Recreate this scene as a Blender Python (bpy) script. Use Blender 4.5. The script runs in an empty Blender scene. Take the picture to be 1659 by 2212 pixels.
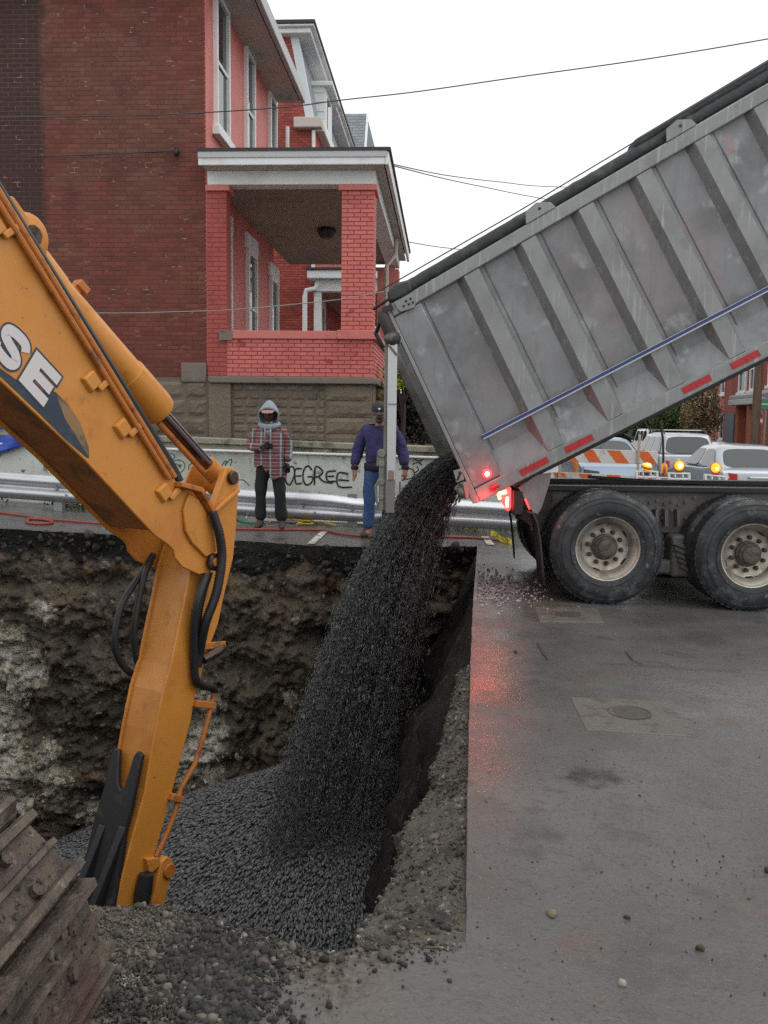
import bpy, bmesh, math, random
import numpy as np
from mathutils import Vector, Matrix, noise
R = math.radians
random.seed(7); rng = np.random.default_rng(7)
S = bpy.context.scene
COL = S.collection

# ------------------------------------------------------------------ camera
CAMZ, YAW, PITCH, ROLL, FPX = 1.6, R(3.6), R(5.55), R(0.7), 1995.0
CAM = Vector((0, 0, CAMZ))
FW = Vector((-math.sin(YAW)*math.cos(PITCH), math.cos(YAW)*math.cos(PITCH), -math.sin(PITCH)))
_r0 = Vector((math.cos(YAW), math.sin(YAW), 0)); _u0 = _r0.cross(FW)
RT = _r0*math.cos(ROLL) + _u0*math.sin(ROLL)
UP = _u0*math.cos(ROLL) - _r0*math.sin(ROLL)
cam = bpy.data.cameras.new('camera'); camo = bpy.data.objects.new('camera', cam); COL.objects.link(camo)
cam.sensor_fit = 'VERTICAL'; cam.sensor_height = 24.0; cam.lens = 24.0*FPX/2212.0
cam.clip_start = 0.05; cam.clip_end = 1500
m = Matrix((RT, UP, -FW)).transposed().to_4x4(); m.translation = CAM
camo.matrix_world = m
S.camera = camo

# ------------------------------------------------------------------ sky, sun, exposure
SUN_EL, SUN_AZ = R(66), R(110)
w = bpy.data.worlds.new('World'); S.world = w; w.use_nodes = True
nt = w.node_tree; bg = nt.nodes['Background']
sky = nt.nodes.new('ShaderNodeTexSky'); sky.sky_type = 'NISHITA'; sky.sun_disc = False
sky.sun_elevation = SUN_EL; sky.sun_rotation = SUN_AZ; sky.air_density = 1.0; sky.dust_density = 6.0; sky.ozone_density = 1.0
hs = nt.nodes.new('ShaderNodeHueSaturation'); hs.inputs['Saturation'].default_value = 0.14
# an even overcast: a grey cloud layer covers most of the sky texture
cl = nt.nodes.new('ShaderNodeMix'); cl.data_type = 'RGBA'; cl.inputs[0].default_value = 0.78; cl.inputs[7].default_value = (9.4, 9.5, 9.55, 1)
nt.links.new(sky.outputs[0], hs.inputs['Color']); nt.links.new(hs.outputs[0], cl.inputs[6]); nt.links.new(cl.outputs[2], bg.inputs['Color'])
bg.inputs['Strength'].default_value = 0.12
sl = bpy.data.lights.new('sun', 'SUN'); sl.energy = 0.5; sl.angle = R(60); sl.color = (1, 0.97, 0.93)
so = bpy.data.objects.new('sun', sl); COL.objects.link(so)
# sun direction matches the sky texture (rotation measured from +Y towards +X)
sd = Vector((math.sin(SUN_AZ)*math.cos(SUN_EL), math.cos(SUN_AZ)*math.cos(SUN_EL), math.sin(SUN_EL)))
so.rotation_euler = sd.to_track_quat('Z', 'Y').to_euler()
S.view_settings.view_transform = 'Standard'; S.view_settings.look = 'None'
S.view_settings.exposure = 0.22; S.view_settings.gamma = 1.0; S.view_settings.use_curve_mapping = False
S.render.engine = 'CYCLES'
S.cycles.max_bounces = 6; S.cycles.diffuse_bounces = 3; S.cycles.glossy_bounces = 3
S.cycles.use_denoising = False

# ------------------------------------------------------------------ survey helpers (photo sight lines onto real planes)
def ray(u, v): return FW*FPX + RT*(u-829.5) - UP*(v-1106.0)
def PY(u, v, Y):
    d = ray(u, v); return CAM + d*(Y/d.y)
def PX(u, v, X):
    d = ray(u, v); return CAM + d*(X/d.x)
def PL(u, v, p, n):
    d = ray(u, v); return CAM + d*((Vector(p)-CAM).dot(n)/d.dot(n))
SLOPE = 0.035
def g(x, y=0):
    return -SLOPE*max(-30, min(60, x)) - 0.004*max(0, min(120, y-14))
def PG(u, v, dz=0.0):
    d = ray(u, v); n = Vector((SLOPE, 0, 1))
    return CAM + d*((Vector((0, 0, dz))-CAM).dot(n)/d.dot(n))

# ------------------------------------------------------------------ materials
MATS = {}
def lk(nt, a, b): nt.links.new(a, b)
def mat(name, col, rough=0.7, metal=0.0, var=(), bump=(), isl=0.0, spec=0.5, emis=None, coord='Object', rvar=None, coat=0.0, stretch=None, trans=0.0):
    """var: list of (scale, detail, colour, lo, hi[, stretch]) noise layers mixed over the base; bump: (scale, strength, distance)"""
    if name in MATS: return MATS[name]
    m = bpy.data.materials.new(name); m.use_nodes = True; MATS[name] = m
    nt = m.node_tree; N = nt.nodes; b = N['Principled BSDF']
    b.inputs['Roughness'].default_value = rough; b.inputs['Metallic'].default_value = metal
    b.inputs['Specular IOR Level'].default_value = spec
    if coat: b.inputs['Coat Weight'].default_value = coat; b.inputs['Coat Roughness'].default_value = 0.15
    if trans: b.inputs['Transmission Weight'].default_value = trans
    tc = N.new('ShaderNodeTexCoord'); src = tc.outputs[coord] if coord != 'World' else N.new('ShaderNodeNewGeometry').outputs['Position']
    cs = None
    def noisef(sc, det, st=None, seed=0):
        n = N.new('ShaderNodeTexNoise'); n.inputs['Scale'].default_value = sc; n.inputs['Detail'].default_value = det
        n.inputs['Roughness'].default_value = 0.6
        mp = N.new('ShaderNodeMapping'); lk(nt, src, mp.inputs[0])
        mp.inputs['Location'].default_value = (seed*3.7, seed*1.9, seed*5.3)
        if st: mp.inputs['Scale'].default_value = st
        lk(nt, mp.outputs[0], n.inputs['Vector'])
        return n.outputs['Fac']
    rgb = N.new('ShaderNodeRGB'); rgb.outputs[0].default_value = (*col, 1); cs = rgb.outputs[0]
    for i, L in enumerate(var):
        sc, det, c2, lo, hi = L[:5]; st = L[5] if len(L) > 5 else stretch
        f = noisef(sc, det, st, i+1)
        mr = N.new('ShaderNodeMapRange'); mr.inputs['From Min'].default_value = lo; mr.inputs['From Max'].default_value = hi
        mr.interpolation_type = 'SMOOTHSTEP'
        lk(nt, f, mr.inputs['Value'])
        mx = N.new('ShaderNodeMix'); mx.data_type = 'RGBA'; lk(nt, mr.outputs[0], mx.inputs[0]); lk(nt, cs, mx.inputs[6]); mx.inputs[7].default_value = (*c2, 1)
        cs = mx.outputs[2]
    if isl:
        ge = N.new('ShaderNodeNewGeometry'); oi = N.new('ShaderNodeObjectInfo')
        ad = N.new('ShaderNodeMath'); ad.operation = 'ADD'; lk(nt, ge.outputs['Random Per Island'], ad.inputs[0]); lk(nt, oi.outputs['Random'], ad.inputs[1])
        fr = N.new('ShaderNodeMath'); fr.operation = 'FRACT'; lk(nt, ad.outputs[0], fr.inputs[0])
        mr = N.new('ShaderNodeMapRange'); mr.inputs['To Min'].default_value = 1-isl; mr.inputs['To Max'].default_value = 1+isl; lk(nt, fr.outputs[0], mr.inputs['Value'])
        mx = N.new('ShaderNodeMix'); mx.data_type = 'RGBA'; mx.blend_type = 'MULTIPLY'; mx.inputs[0].default_value = 1
        cb = N.new('ShaderNodeCombineColor'); 
        for k in range(3): lk(nt, mr.outputs[0], cb.inputs[k])
        lk(nt, cs, mx.inputs[6]); lk(nt, cb.outputs[0], mx.inputs[7]); cs = mx.outputs[2]
    lk(nt, cs, b.inputs['Base Color'])
    if rvar:
        f = noisef(rvar[0], 4, rvar[3] if len(rvar) > 3 else None, 9); mr = N.new('ShaderNodeMapRange'); mr.inputs['From Min'].default_value = 0.35; mr.inputs['From Max'].default_value = 0.65
        mr.inputs['To Min'].default_value = rvar[1]; mr.inputs['To Max'].default_value = rvar[2]; lk(nt, f, mr.inputs['Value']); lk(nt, mr.outputs[0], b.inputs['Roughness'])
    last = None
    for i, L in enumerate(bump):
        f = noisef(L[0], 6, L[3] if len(L) > 3 else stretch, 20+i)
        bp = N.new('ShaderNodeBump'); bp.inputs['Strength'].default_value = L[1]; bp.inputs['Distance'].default_value = L[2]
        lk(nt, f, bp.inputs['Height'])
        if last: lk(nt, last, bp.inputs['Normal'])
        last = bp.outputs[0]
    if last: lk(nt, last, b.inputs['Normal'])
    if emis:
        b.inputs['Emission Color'].default_value = (*emis[0], 1); b.inputs['Emission Strength'].default_value = emis[1]
    m['out'] = 1
    return m

# ------------------------------------------------------------------ mesh building
ORI = {}
def setp(o, label=None, cat=None, group=None, kind=None):
    if label: o['label'] = label
    if cat: o['category'] = cat
    if group: o['group'] = group
    if kind: o['kind'] = kind
    return o
def empty(name, loc, label, cat, group=None):
    o = bpy.data.objects.new(name, None); COL.objects.link(o); o.location = loc; o.empty_display_size = 0.2
    ORI[o.name] = Vector(loc); return setp(o, label, cat, group)
def link(name, me, material, parent=None, ori=None):
    o = bpy.data.objects.new(name, me); COL.objects.link(o)
    mats = material if isinstance(material, (list, tuple)) else [material]
    for mm in mats: me.materials.append(mm)
    if parent:
        o.parent = parent; ORI[o.name] = ORI[parent.name]
    else:
        ORI[o.name] = Vector(ori) if ori is not None else Vector((0, 0, 0)); o.location = ORI[o.name]
    return o
class MB:
    def __init__(s): s.v = []; s.f = []; s.mi = []; s.cur = 0
    def add(s, vs, fs):
        n = len(s.v); s.v += [Vector(p) for p in vs]
        for f in fs: s.f.append([i+n for i in f]); s.mi.append(s.cur)
        return s
    def box(s, a, b, M=None):
        x0, y0, z0 = a; x1, y1, z1 = b
        vs = [Vector(p) for p in ((x0,y0,z0),(x1,y0,z0),(x1,y1,z0),(x0,y1,z0),(x0,y0,z1),(x1,y0,z1),(x1,y1,z1),(x0,y1,z1))]
        if M: vs = [M @ p for p in vs]
        return s.add(vs, [(3,2,1,0),(4,5,6,7),(0,1,5,4),(1,2,6,5),(2,3,7,6),(3,0,4,7)])
    def hexa(s, vs): return s.add(vs, [(3,2,1,0),(4,5,6,7),(0,1,5,4),(1,2,6,5),(2,3,7,6),(3,0,4,7)])
    def prism(s, pa, pb):
        n = len(pa); vs = list(pa)+list(pb)
        fs = [list(range(n))[::-1], list(range(n, 2*n))] + [(i, (i+1) % n, n+(i+1) % n, n+i) for i in range(n)]
        return s.add(vs, fs)
    def bar(s, p, q, w, h, up=(0, 0, 1)):
        p, q = Vector(p), Vector(q); d = (q-p).normalized(); up = Vector(up)
        sd = d.cross(up)
        if sd.length < 1e-4: sd = d.cross(Vector((1, 0, 0)))
        sd.normalize(); u2 = sd.cross(d)
        c = [(-1,-1),(1,-1),(1,1),(-1,1)]
        return s.prism([p+sd*(a*w/2)+u2*(b*h/2) for a, b in c], [q+sd*(a*w/2)+u2*(b*h/2) for a, b in c])
    def tube(s, pts, r, n=8, caps=True):
        pts = [Vector(p) for p in pts]; rs = r if isinstance(r, (list, tuple)) else [r]*len(pts)
        up = Vector((0.123, 0.456, 0.88)); ring0 = len(s.v); k = len(pts); vs = []; prev = None
        for i, p in enumerate(pts):
            d = (pts[min(i+1, k-1)]-pts[max(i-1, 0)]).normalized()
            a = d.cross(up) if prev is None else (prev - d*prev.dot(d))
            if a.length < 1e-5: a = d.cross(Vector((1, 0, 0)))
            a.normalize(); prev = a; b2 = d.cross(a)
            for j in range(n):
                t = 2*math.pi*j/n; vs.append(p + (a*math.cos(t)+b2*math.sin(t))*rs[i])
        fs = [(i*n+j, i*n+(j+1) % n, (i+1)*n+(j+1) % n, (i+1)*n+j) for i in range(k-1) for j in range(n)]
        if caps: fs += [list(range(n))[::-1], list(range((k-1)*n, k*n))]
        return s.add(vs, fs)
    def lathe(s, prof, c, ax, n=32, e1=None, closed=False, caps=True):
        """prof: list of (radius, distance along ax)"""
        c = Vector(c); ax = Vector(ax).normalized()
        e1 = Vector(e1) if e1 else ax.cross(Vector((0.3, 0.2, 1))); e1 = (e1-ax*e1.dot(ax)).normalized(); e2 = ax.cross(e1)
        k = len(prof); vs = []
        for r, h in prof:
            for j in range(n):
                t = 2*math.pi*j/n; vs.append(c+ax*h+(e1*math.cos(t)+e2*math.sin(t))*r)
        fs = [(i*n+j, i*n+(j+1) % n, (i+1)*n+(j+1) % n, (i+1)*n+j) for i in range(k-1) for j in range(n)]
        if closed: fs += [((k-1)*n+j, (k-1)*n+(j+1) % n, (j+1) % n, j) for j in range(n)]
        elif caps: fs += [list(range(n))[::-1], list(range((k-1)*n, k*n))]
        return s.add(vs, fs)
    def grid(s, P):
        """P: 2D list of points"""
        r, c = len(P), len(P[0]); vs = [p for row in P for p in row]
        return s.add(vs, [(i*c+j, i*c+j+1, (i+1)*c+j+1, (i+1)*c+j) for i in range(r-1) for j in range(c-1)])
    def ball(s, c, r, n=10, k=7):
        rx, ry, rz = r if isinstance(r, (tuple, list)) else (r, r, r); c = Vector(c); vs = []
        for i in range(k+1):
            t = math.pi*i/k; rr = max(math.sin(t), 0.02)
            for j in range(n):
                a = 2*math.pi*j/n; vs.append(c+Vector((rx*rr*math.cos(a), ry*rr*math.sin(a), rz*math.cos(t))))
        return s.add(vs, [(i*n+j, (i+1)*n+j, (i+1)*n+(j+1) % n, i*n+(j+1) % n) for i in range(k) for j in range(n)])
    def build(s, name, material, parent=None, smooth=False, bevel=0, seg=2, ori=None, recalc=True, angle=35):
        o_ = ORI[parent.name] if parent else (Vector(ori) if ori is not None else Vector((0, 0, 0)))
        me = bpy.data.meshes.new(name)
        me.from_pydata([tuple(p-o_) for p in s.v], [], s.f)
        if recalc and len(s.f) < 60000:
            bm = bmesh.new(); bm.from_mesh(me); bmesh.ops.recalc_face_normals(bm, faces=bm.faces); bm.to_mesh(me); bm.free()
        if any(s.mi): me.polygons.foreach_set('material_index', s.mi)
        o = link(name, me, material, parent, o_)
        if smooth:
            me.polygons.foreach_set('use_smooth', [True]*len(me.polygons))
            if smooth == 'auto' and not bevel: me.set_sharp_from_angle(angle=R(angle))
        if bevel:
            b = o.modifiers.new('bevel', 'BEVEL'); b.width = bevel; b.segments = seg; b.limit_method = 'ANGLE'; b.angle_limit = R(angle)
            b.harden_normals = False
            me.polygons.foreach_set('use_smooth', [True]*len(me.polygons)); me.set_sharp_from_angle(angle=R(40))
        return o
def mesh_np(name, V, F, material, parent=None, ori=None, kind=None, smooth=False):
    o_ = ORI[parent.name] if parent else (Vector(ori) if ori is not None else Vector((0, 0, 0)))
    V = np.asarray(V, dtype=np.float32).reshape(-1, 3) - np.array(o_, dtype=np.float32); F = np.asarray(F, dtype=np.int32)
    k = F.shape[1]; me = bpy.data.meshes.new(name)
    me.vertices.add(len(V)); me.vertices.foreach_set('co', V.ravel())
    me.loops.add(F.size); me.loops.foreach_set('vertex_index', F.ravel())
    me.polygons.add(len(F)); me.polygons.foreach_set('loop_start', np.arange(len(F), dtype=np.int32)*k)
    if smooth: me.polygons.foreach_set('use_smooth', np.ones(len(F), dtype=bool))
    me.update(calc_edges=True); me.validate()
    o = link(name, me, material, parent, o_)
    if kind: o['kind'] = kind
    return o
def copy_tree(o, parent=None):
    c = o.copy(); COL.objects.link(c)
    if parent: c.parent = parent
    for ch in list(o.children): copy_tree(ch, c)
    return c
def nz(x, y, z, s=1.0, seed=0.0): return noise.noise(Vector((x*s+seed, y*s+seed*1.7, z*s-seed)))
def fbm(x, y, z, s=1.0, o=4, seed=0.0):
    return noise.fractal(Vector((x*s+seed, y*s+seed*1.7, z*s-seed)), 1.0, 2.1, o)*1.3

# stones as octahedra / icosahedra in one numpy mesh
OCT_V = np.array([(1,0,0),(-1,0,0),(0,1,0),(0,-1,0),(0,0,1),(0,0,-1)], float)
OCT_F = np.array([(0,2,4),(2,1,4),(1,3,4),(3,0,4),(2,0,5),(1,2,5),(3,1,5),(0,3,5)])
_p = (1+5**0.5)/2
ICO_V = np.array([(-1,_p,0),(1,_p,0),(-1,-_p,0),(1,-_p,0),(0,-1,_p),(0,1,_p),(0,-1,-_p),(0,1,-_p),(_p,0,-1),(_p,0,1),(-_p,0,-1),(-_p,0,1)], float)/math.hypot(1, _p)
ICO_F = np.array([(0,11,5),(0,5,1),(0,1,7),(0,7,10),(0,10,11),(1,5,9),(5,11,4),(11,10,2),(10,7,6),(7,1,8),(3,9,4),(3,4,2),(3,2,6),(3,6,8),(3,8,9),(4,9,5),(2,4,11),(6,2,10),(8,6,7),(9,8,1)])
def rand_rot(n):
    q = rng.normal(size=(n, 4)); q /= np.linalg.norm(q, axis=1)[:, None]; a, b, c, d = q.T
    return np.stack([np.stack([1-2*(c*c+d*d), 2*(b*c-a*d), 2*(b*d+a*c)], -1), np.stack([2*(b*c+a*d), 1-2*(b*b+d*d), 2*(c*d-a*b)], -1), np.stack([2*(b*d-a*c), 2*(c*d+a*b), 1-2*(b*b+c*c)], -1)], 1)
TET_V = np.array([(1,1,1),(1,-1,-1),(-1,1,-1),(-1,-1,1)], float)*.75
TET_F = np.array([(0,1,2),(0,3,1),(0,2,3),(1,3,2)])
def stones(P, size, elong=None, dirs=None, ico=False, jit=0.25, tet=False):
    """P (n,3), size (n,), elong (n,) stretch along dirs"""
    P = np.asarray(P, float); n = len(P); BV, BF = (ICO_V, ICO_F) if ico else (TET_V, TET_F) if tet else (OCT_V, OCT_F); k = len(BV)
    V = BV[None]*(1+jit*rng.uniform(-1, 1, size=(n, k, 1))) * rng.uniform(0.5 if ico else 0.7, 1.15, size=(n, 1, 3))
    Rm = rand_rot(n); V = np.einsum('nij,nkj->nki', Rm, V)*np.asarray(size)[:, None, None]
    if dirs is not None:
        al = np.einsum('nkj,nj->nk', V, dirs); V += (al*(np.asarray(elong)-1)[:, None])[:, :, None]*dirs[:, None, :]
    V += P[:, None, :]
    F = (BF[None]+(np.arange(n)*k)[:, None, None]).reshape(-1, 3)
    return V.reshape(-1, 3), F
# ------------------------------------------------------------------ palette
ASPH = dict(var=[(1.3, 6, (.076, .074, .070), .48, .66), (.5, 4, (.124, .118, .110), .5, .7), (5, 8, (.080, .077, .072), .54, .68), (1.9, 7, (.040, .038, .036), .62, .72), (.8, 5, (.10, .088, .077), .60, .72), (2.8, 7, (.105, .084, .072), .58, .68), (45, 6, (.072, .070, .066), .54, .66), (120, 2, (.16, .155, .145), .64, .72)],
              bump=[(60, .22, .010), (7, .25, .025)], rvar=(2.4, .17, .44), spec=.5)
asphalt = mat('wet_asphalt', (.095, .093, .088), .5, **ASPH)
slabm = mat('concrete_patch', (.110, .104, .092), .5, var=[(9, 6, (.08, .07, .055), .5, .62), (60, 3, (.19, .17, .14), .6, .7)], bump=[(80, .4, .008)])
ironm = mat('cast_iron', (.085, .08, .073), .55, .3, var=[(14, 4, (.09, .06, .04), .5, .65)], bump=[(120, .5, .004)])
soil = mat('trench_soil', (.128, .106, .078), .95, coord='World',
           var=[(1.1, 5, (.085, .072, .056), .45, .6), (2.0, 6, (.18, .118, .07), .56, .68), (5, 8, (.30, .27, .21), .62, .69), (3, 6, (.06, .052, .044), .58, .7)],
           bump=[(11, 1, .09), (40, .8, .03)], spec=.25)
soil_shade = mat('shaded_wall_soil', (.030, .026, .022), .9, coord='World', var=[(3, 6, (.012, .011, .01), .5, .65), (8, 6, (.075, .066, .055), .56, .68)], bump=[(14, 1, .12), (45, 1, .04)], spec=.25)  # dark soil, with the side wall's deep shade put into its colour
shoulder_m = mat('gravelly_fill', (.125, .115, .098), .93, coord='World', var=[(4, 7, (.06, .055, .048), .5, .62), (30, 4, (.24, .225, .20), .58, .68), (7, 5, (.15, .11, .07), .6, .7)], bump=[(26, 1, .04), (80, .8, .015)], spec=.3)
rubble_m = mat('mixed_rubble', (.10, .088, .070), .9, isl=.75, var=[(2.5, 3, (.05, .046, .040), .45, .6), (9, 3, (.26, .24, .205), .61, .70)], coord='World', bump=[(50, .5, .01)])
gravel_m = mat('dark_gravel', (.140, .146, .143), .85, isl=.32, spec=.25)
gravel_b = mat('gravel_bed', (.085, .093, .096), .75, coord='World', var=[(30, 5, (.10, .11, .112), .5, .66)], bump=[(34, 1, .05)])
palestone = mat('pale_stone', (.30, .285, .27), .8, isl=.5)
brownbrick = mat('brown_brick', (.175, .052, .040), .9, isl=.16, coord='World', var=[(.55, 4, (.150, .066, .046), .45, .62), (2.5, 5, (.120, .042, .034), .52, .68), (1.1, 5, (.165, .075, .048), .58, .7), (16, 5, (.11, .045, .036), .55, .7), (7, 7, (.20, .10, .075), .64, .72)], bump=[(60, .6, .006)], spec=.3)
oldmortar = mat('old_mortar', (.125, .060, .047), .95, coord='World', var=[(1.4, 5, (.10, .045, .036), .42, .58), (5, 7, (.30, .20, .17), .59, .66)], bump=[(60, .4, .006)])
pink = mat('salmon_paint', (.58, .175, .15), .62, coord='World', var=[(2, 6, (.50, .13, .11), .5, .68), (7, 7, (.66, .28, .25), .62, .7)], bump=[(35, .5, .01)])
pinkbrick = mat('salmon_painted_brick', (.59, .152, .132), .6, isl=.07, coord='World', var=[(1.6, 6, (.51, .12, .105), .5, .64), (2.6, 5, (.31, .055, .05), .62, .70), (9, 6, (.60, .20, .18), .6, .7)], bump=[(50, .5, .006)])
pinkjoint = mat('salmon_painted_joint', (.33, .07, .062), .75, coord='World')
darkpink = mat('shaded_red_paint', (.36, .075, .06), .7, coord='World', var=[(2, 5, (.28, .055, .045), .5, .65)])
redbrick = mat('red_brick', (.33, .065, .048), .85, isl=.22, coord='World', var=[(1.5, 5, (.25, .05, .038), .5, .65)])
redmortar = mat('red_mortar', (.22, .07, .055), .9, coord='World')
whitep = mat('white_paint', (.72, .74, .74), .55, coord='World', var=[(1.3, 6, (.60, .60, .57), .5, .68), (6, 6, (.45, .41, .35), .66, .74)])
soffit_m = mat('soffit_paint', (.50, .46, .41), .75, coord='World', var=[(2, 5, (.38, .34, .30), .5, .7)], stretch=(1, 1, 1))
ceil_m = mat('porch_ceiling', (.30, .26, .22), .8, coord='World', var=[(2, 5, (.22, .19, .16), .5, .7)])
roof_m = mat('dark_shingle', (.05, .045, .045), .9, coord='World', bump=[(30, .5, .01)])
slate_m = mat('grey_slate', (.20, .225, .245), .75, isl=.16, coord='World')
glass_d = mat('window_glass', (.02, .022, .025), .06, spec=.6)
stone_m = mat('old_block_stone', (.185, .152, .115), .92, isl=.13, coord='World', var=[(1.3, 5, (.115, .10, .078), .47, .65), (9, 7, (.22, .19, .15), .58, .7), (2.2, 6, (.21, .13, .10), .58, .72)], bump=[(22, 1, .03), (70, .6, .01)])
stone_j = mat('stone_joint', (.15, .125, .098), .95, coord='World')
capst = mat('coping_stone', (.19, .165, .135), .9, coord='World', var=[(3, 6, (.11, .095, .08), .5, .66)], bump=[(40, .6, .01)])
wallwhite = mat('old_whitewash', (.58, .61, .56), .8, coord='World', var=[(1.1, 6, (.44, .46, .40), .46, .62), (5, 6, (.30, .29, .24), .56, .68, (1, 1, .22)), (3.5, 7, (.20, .19, .15), .58, .67), (9, 7, (.10, .095, .08), .63, .69), (1.6, 5, (.70, .74, .72), .6, .7)], bump=[(30, .5, .01)])
mosscap = mat('mossy_coping', (.30, .28, .22), .9, coord='World', var=[(2.5, 7, (.14, .13, .09), .48, .62), (9, 6, (.46, .44, .38), .6, .7)], bump=[(30, .8, .012)])
galv = mat('galvanised_steel', (.54, .56, .59), .40, .7, var=[(3, 5, (.48, .49, .50), .5, .65)], bump=[(5, .08, .02)])
galvd = mat('dull_galvanised', (.33, .35, .35), .55, .6, var=[(5, 5, (.24, .24, .23), .5, .65)])
black_spray = mat('black_spray_paint', (.012, .012, .014), .6)
green_spray = mat('green_spray_paint', (.015, .12, .06), .6)
grey_spray = mat('grey_spray_paint', (.10, .10, .10), .6)

# ------------------------------------------------------------------ ground sheets round the trench
edge_pts = [PG(u, v) for u, v in ((1031, 1180), (1022, 1300), (1016, 1450), (1010, 1700), (1007, 1990), (1005, 2036))]
def edgeX(y):
    ys = [p.y for p in edge_pts][::-1]; xs = [p.x for p in edge_pts][::-1]
    return float(np.interp(y, ys, xs)) + 0.006*nz(y*3, 1, 2) + 0.003*nz(y*11, 4, 2)
rim_pts = [PG(u, v) for u, v in ((-900, 1905), (-300, 1905), (120, 1930), (210, 1955), (300, 1957), (350, 1955), (430, 1975), (500, 1998), (560, 2008), (640, 2042), (700, 2056), (755, 2060), (775, 2046), (830, 2040), (900, 2036), (1005, 2036))]
far_pts = [PG(u, v) for u, v in ((-1400, 1120), (0, 1142), (200, 1152), (510, 1167), (664, 1178), (800, 1182), (1031, 1180))]
def rimY(x): return float(np.interp(x, [p.x for p in rim_pts], [p.y for p in rim_pts])) + 0.02*nz(x*6, 3, 1)
def farY(x): return float(np.interp(x, [p.x for p in far_pts], [p.y for p in far_pts])) + 0.05*nz(x*2.5, 7, 1) + 0.025*nz(x*9, 2, 5)
YF = edge_pts[0].y; YN = edge_pts[-1].y; XE = edge_pts[0].x
def sheet(P, name, material):
    b = MB(); b.grid(P); return setp(b.build(name, material, None, smooth=True, recalc=False), kind='structure')
def Z(x, y, d=0): return g(x, y) + 0.006*nz(x*1.3, y*1.3, 4) + d
xs_out = [0, .02, .06, .15, .3, .6, 1, 1.5, 2.2, 3.5, 5, 8, 14, 24, 40, 70]
# right hand pavement
xe = edge_pts[-1].x
ysr = [YF + (YN-YF)*i/90 for i in range(91)]; ysn = [YN-(YN+9)*i/30 for i in range(1, 31)]
EX = {y: (edgeX(y) if y > YN else edgeX(YN)) for y in ysr+ysn}
sheet([[Vector((EX[y]+d, y, Z(EX[y]+d, y))) for d in xs_out] for y in ysr+ysn], 'pavement', asphalt)
xe = EX[YN]
nearx = [-40, -20, -12, -8] + [-6+(XE+6)*i/140 for i in range(141)]
# near ground, left of the pavement edge, ends at the trench rim
P = []
nearx = [-40, -20, -12, -8] + [-6+(xe+6)*i/150 for i in range(151)]
for j in range(41):
    t = (j/40)**1.6; row = []
    for x in nearx:
        ry = rimY(x) if x < xe else YN
        y = ry-(ry+9)*t
        bumpz = (0.03*fbm(x, y, 0, 1.6, 4, 3)+.012*fbm(x, y, 3, 7, 4, 3))*math.exp(-((x+.75)/.9)**2)*(1-math.exp(-t*30))-.004
        row.append(Vector((x, y, Z(x, y, bumpz if x < xe-.02 else 0))))
    P.append(row)
near_m = mat('dirty_asphalt', (.095, .093, .088), .5, **ASPH)
def dirt_layer(m):
    """spoil spread over the same asphalt near the trench rim"""
    nt = m.node_tree; N = nt.nodes; b = N['Principled BSDF']; cs = b.inputs['Base Color'].links[0].from_socket; rs = b.inputs['Roughness'].links[0].from_socket
    at = N.new('ShaderNodeAttribute'); at.attribute_name = 'dirt'; tc = N.new('ShaderNodeTexCoord')
    n = N.new('ShaderNodeTexNoise'); n.inputs['Scale'].default_value = 5; n.inputs['Detail'].default_value = 7; lk(nt, tc.outputs['Object'], n.inputs['Vector'])
    n2 = N.new('ShaderNodeTexNoise'); n2.inputs['Scale'].default_value = 38; n2.inputs['Detail'].default_value = 5; lk(nt, tc.outputs['Object'], n2.inputs['Vector'])
    cr_ = N.new('ShaderNodeValToRGB'); e = cr_.color_ramp.elements; e[0].position = .32; e[0].color = (.045, .039, .031, 1); e[1].position = .72; e[1].color = (.17, .15, .12, 1); lk(nt, n2.outputs['Fac'], cr_.inputs[0])
    a = N.new('ShaderNodeMath'); a.operation = 'MULTIPLY_ADD'; lk(nt, n.outputs['Fac'], a.inputs[0]); a.inputs[1].default_value = 1.2; lk(nt, at.outputs['Fac'], a.inputs[2])
    mr = N.new('ShaderNodeMapRange'); mr.inputs['From Min'].default_value = .95; mr.inputs['From Max'].default_value = 1.35; lk(nt, a.outputs[0], mr.inputs['Value'])
    mx = N.new('ShaderNodeMix'); mx.data_type = 'RGBA'; lk(nt, mr.outputs[0], mx.inputs[0]); lk(nt, cs, mx.inputs[6]); lk(nt, cr_.outputs[0], mx.inputs[7]); lk(nt, mx.outputs[2], b.inputs['Base Color'])
    m2 = N.new('ShaderNodeMix'); lk(nt, mr.outputs[0], m2.inputs[0]); lk(nt, rs, m2.inputs[2]); m2.inputs[3].default_value = .9; lk(nt, m2.outputs[0], b.inputs['Roughness'])
    bp = N.new('ShaderNodeBump'); bp.inputs['Distance'].default_value = .03; lk(nt, mr.outputs[0], bp.inputs['Strength']); lk(nt, n2.outputs['Fac'], bp.inputs['Height']); lk(nt, b.inputs['Normal'].links[0].from_socket, bp.inputs['Normal']); lk(nt, bp.outputs[0], b.inputs['Normal'])
dirt_layer(near_m)
DA = []
for row in P:
    for p in row:
        e = min(1, max(0, (xe-.30-p.x)/.5)); r_ = math.exp(-max(0, rimY(min(p.x, xe-.01))-p.y-.10)/.22)*min(1, max(0, (xe-.02-p.x)/.25))
        DA.append(max(e*min(1, math.exp(-max(0, 1.55-p.y)/.4)), .75*r_))
ng = sheet(P, 'near_ground', near_m); at_ = ng.data.attributes.new('dirt', 'FLOAT', 'POINT'); at_.data.foreach_set('value', DA)
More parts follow.
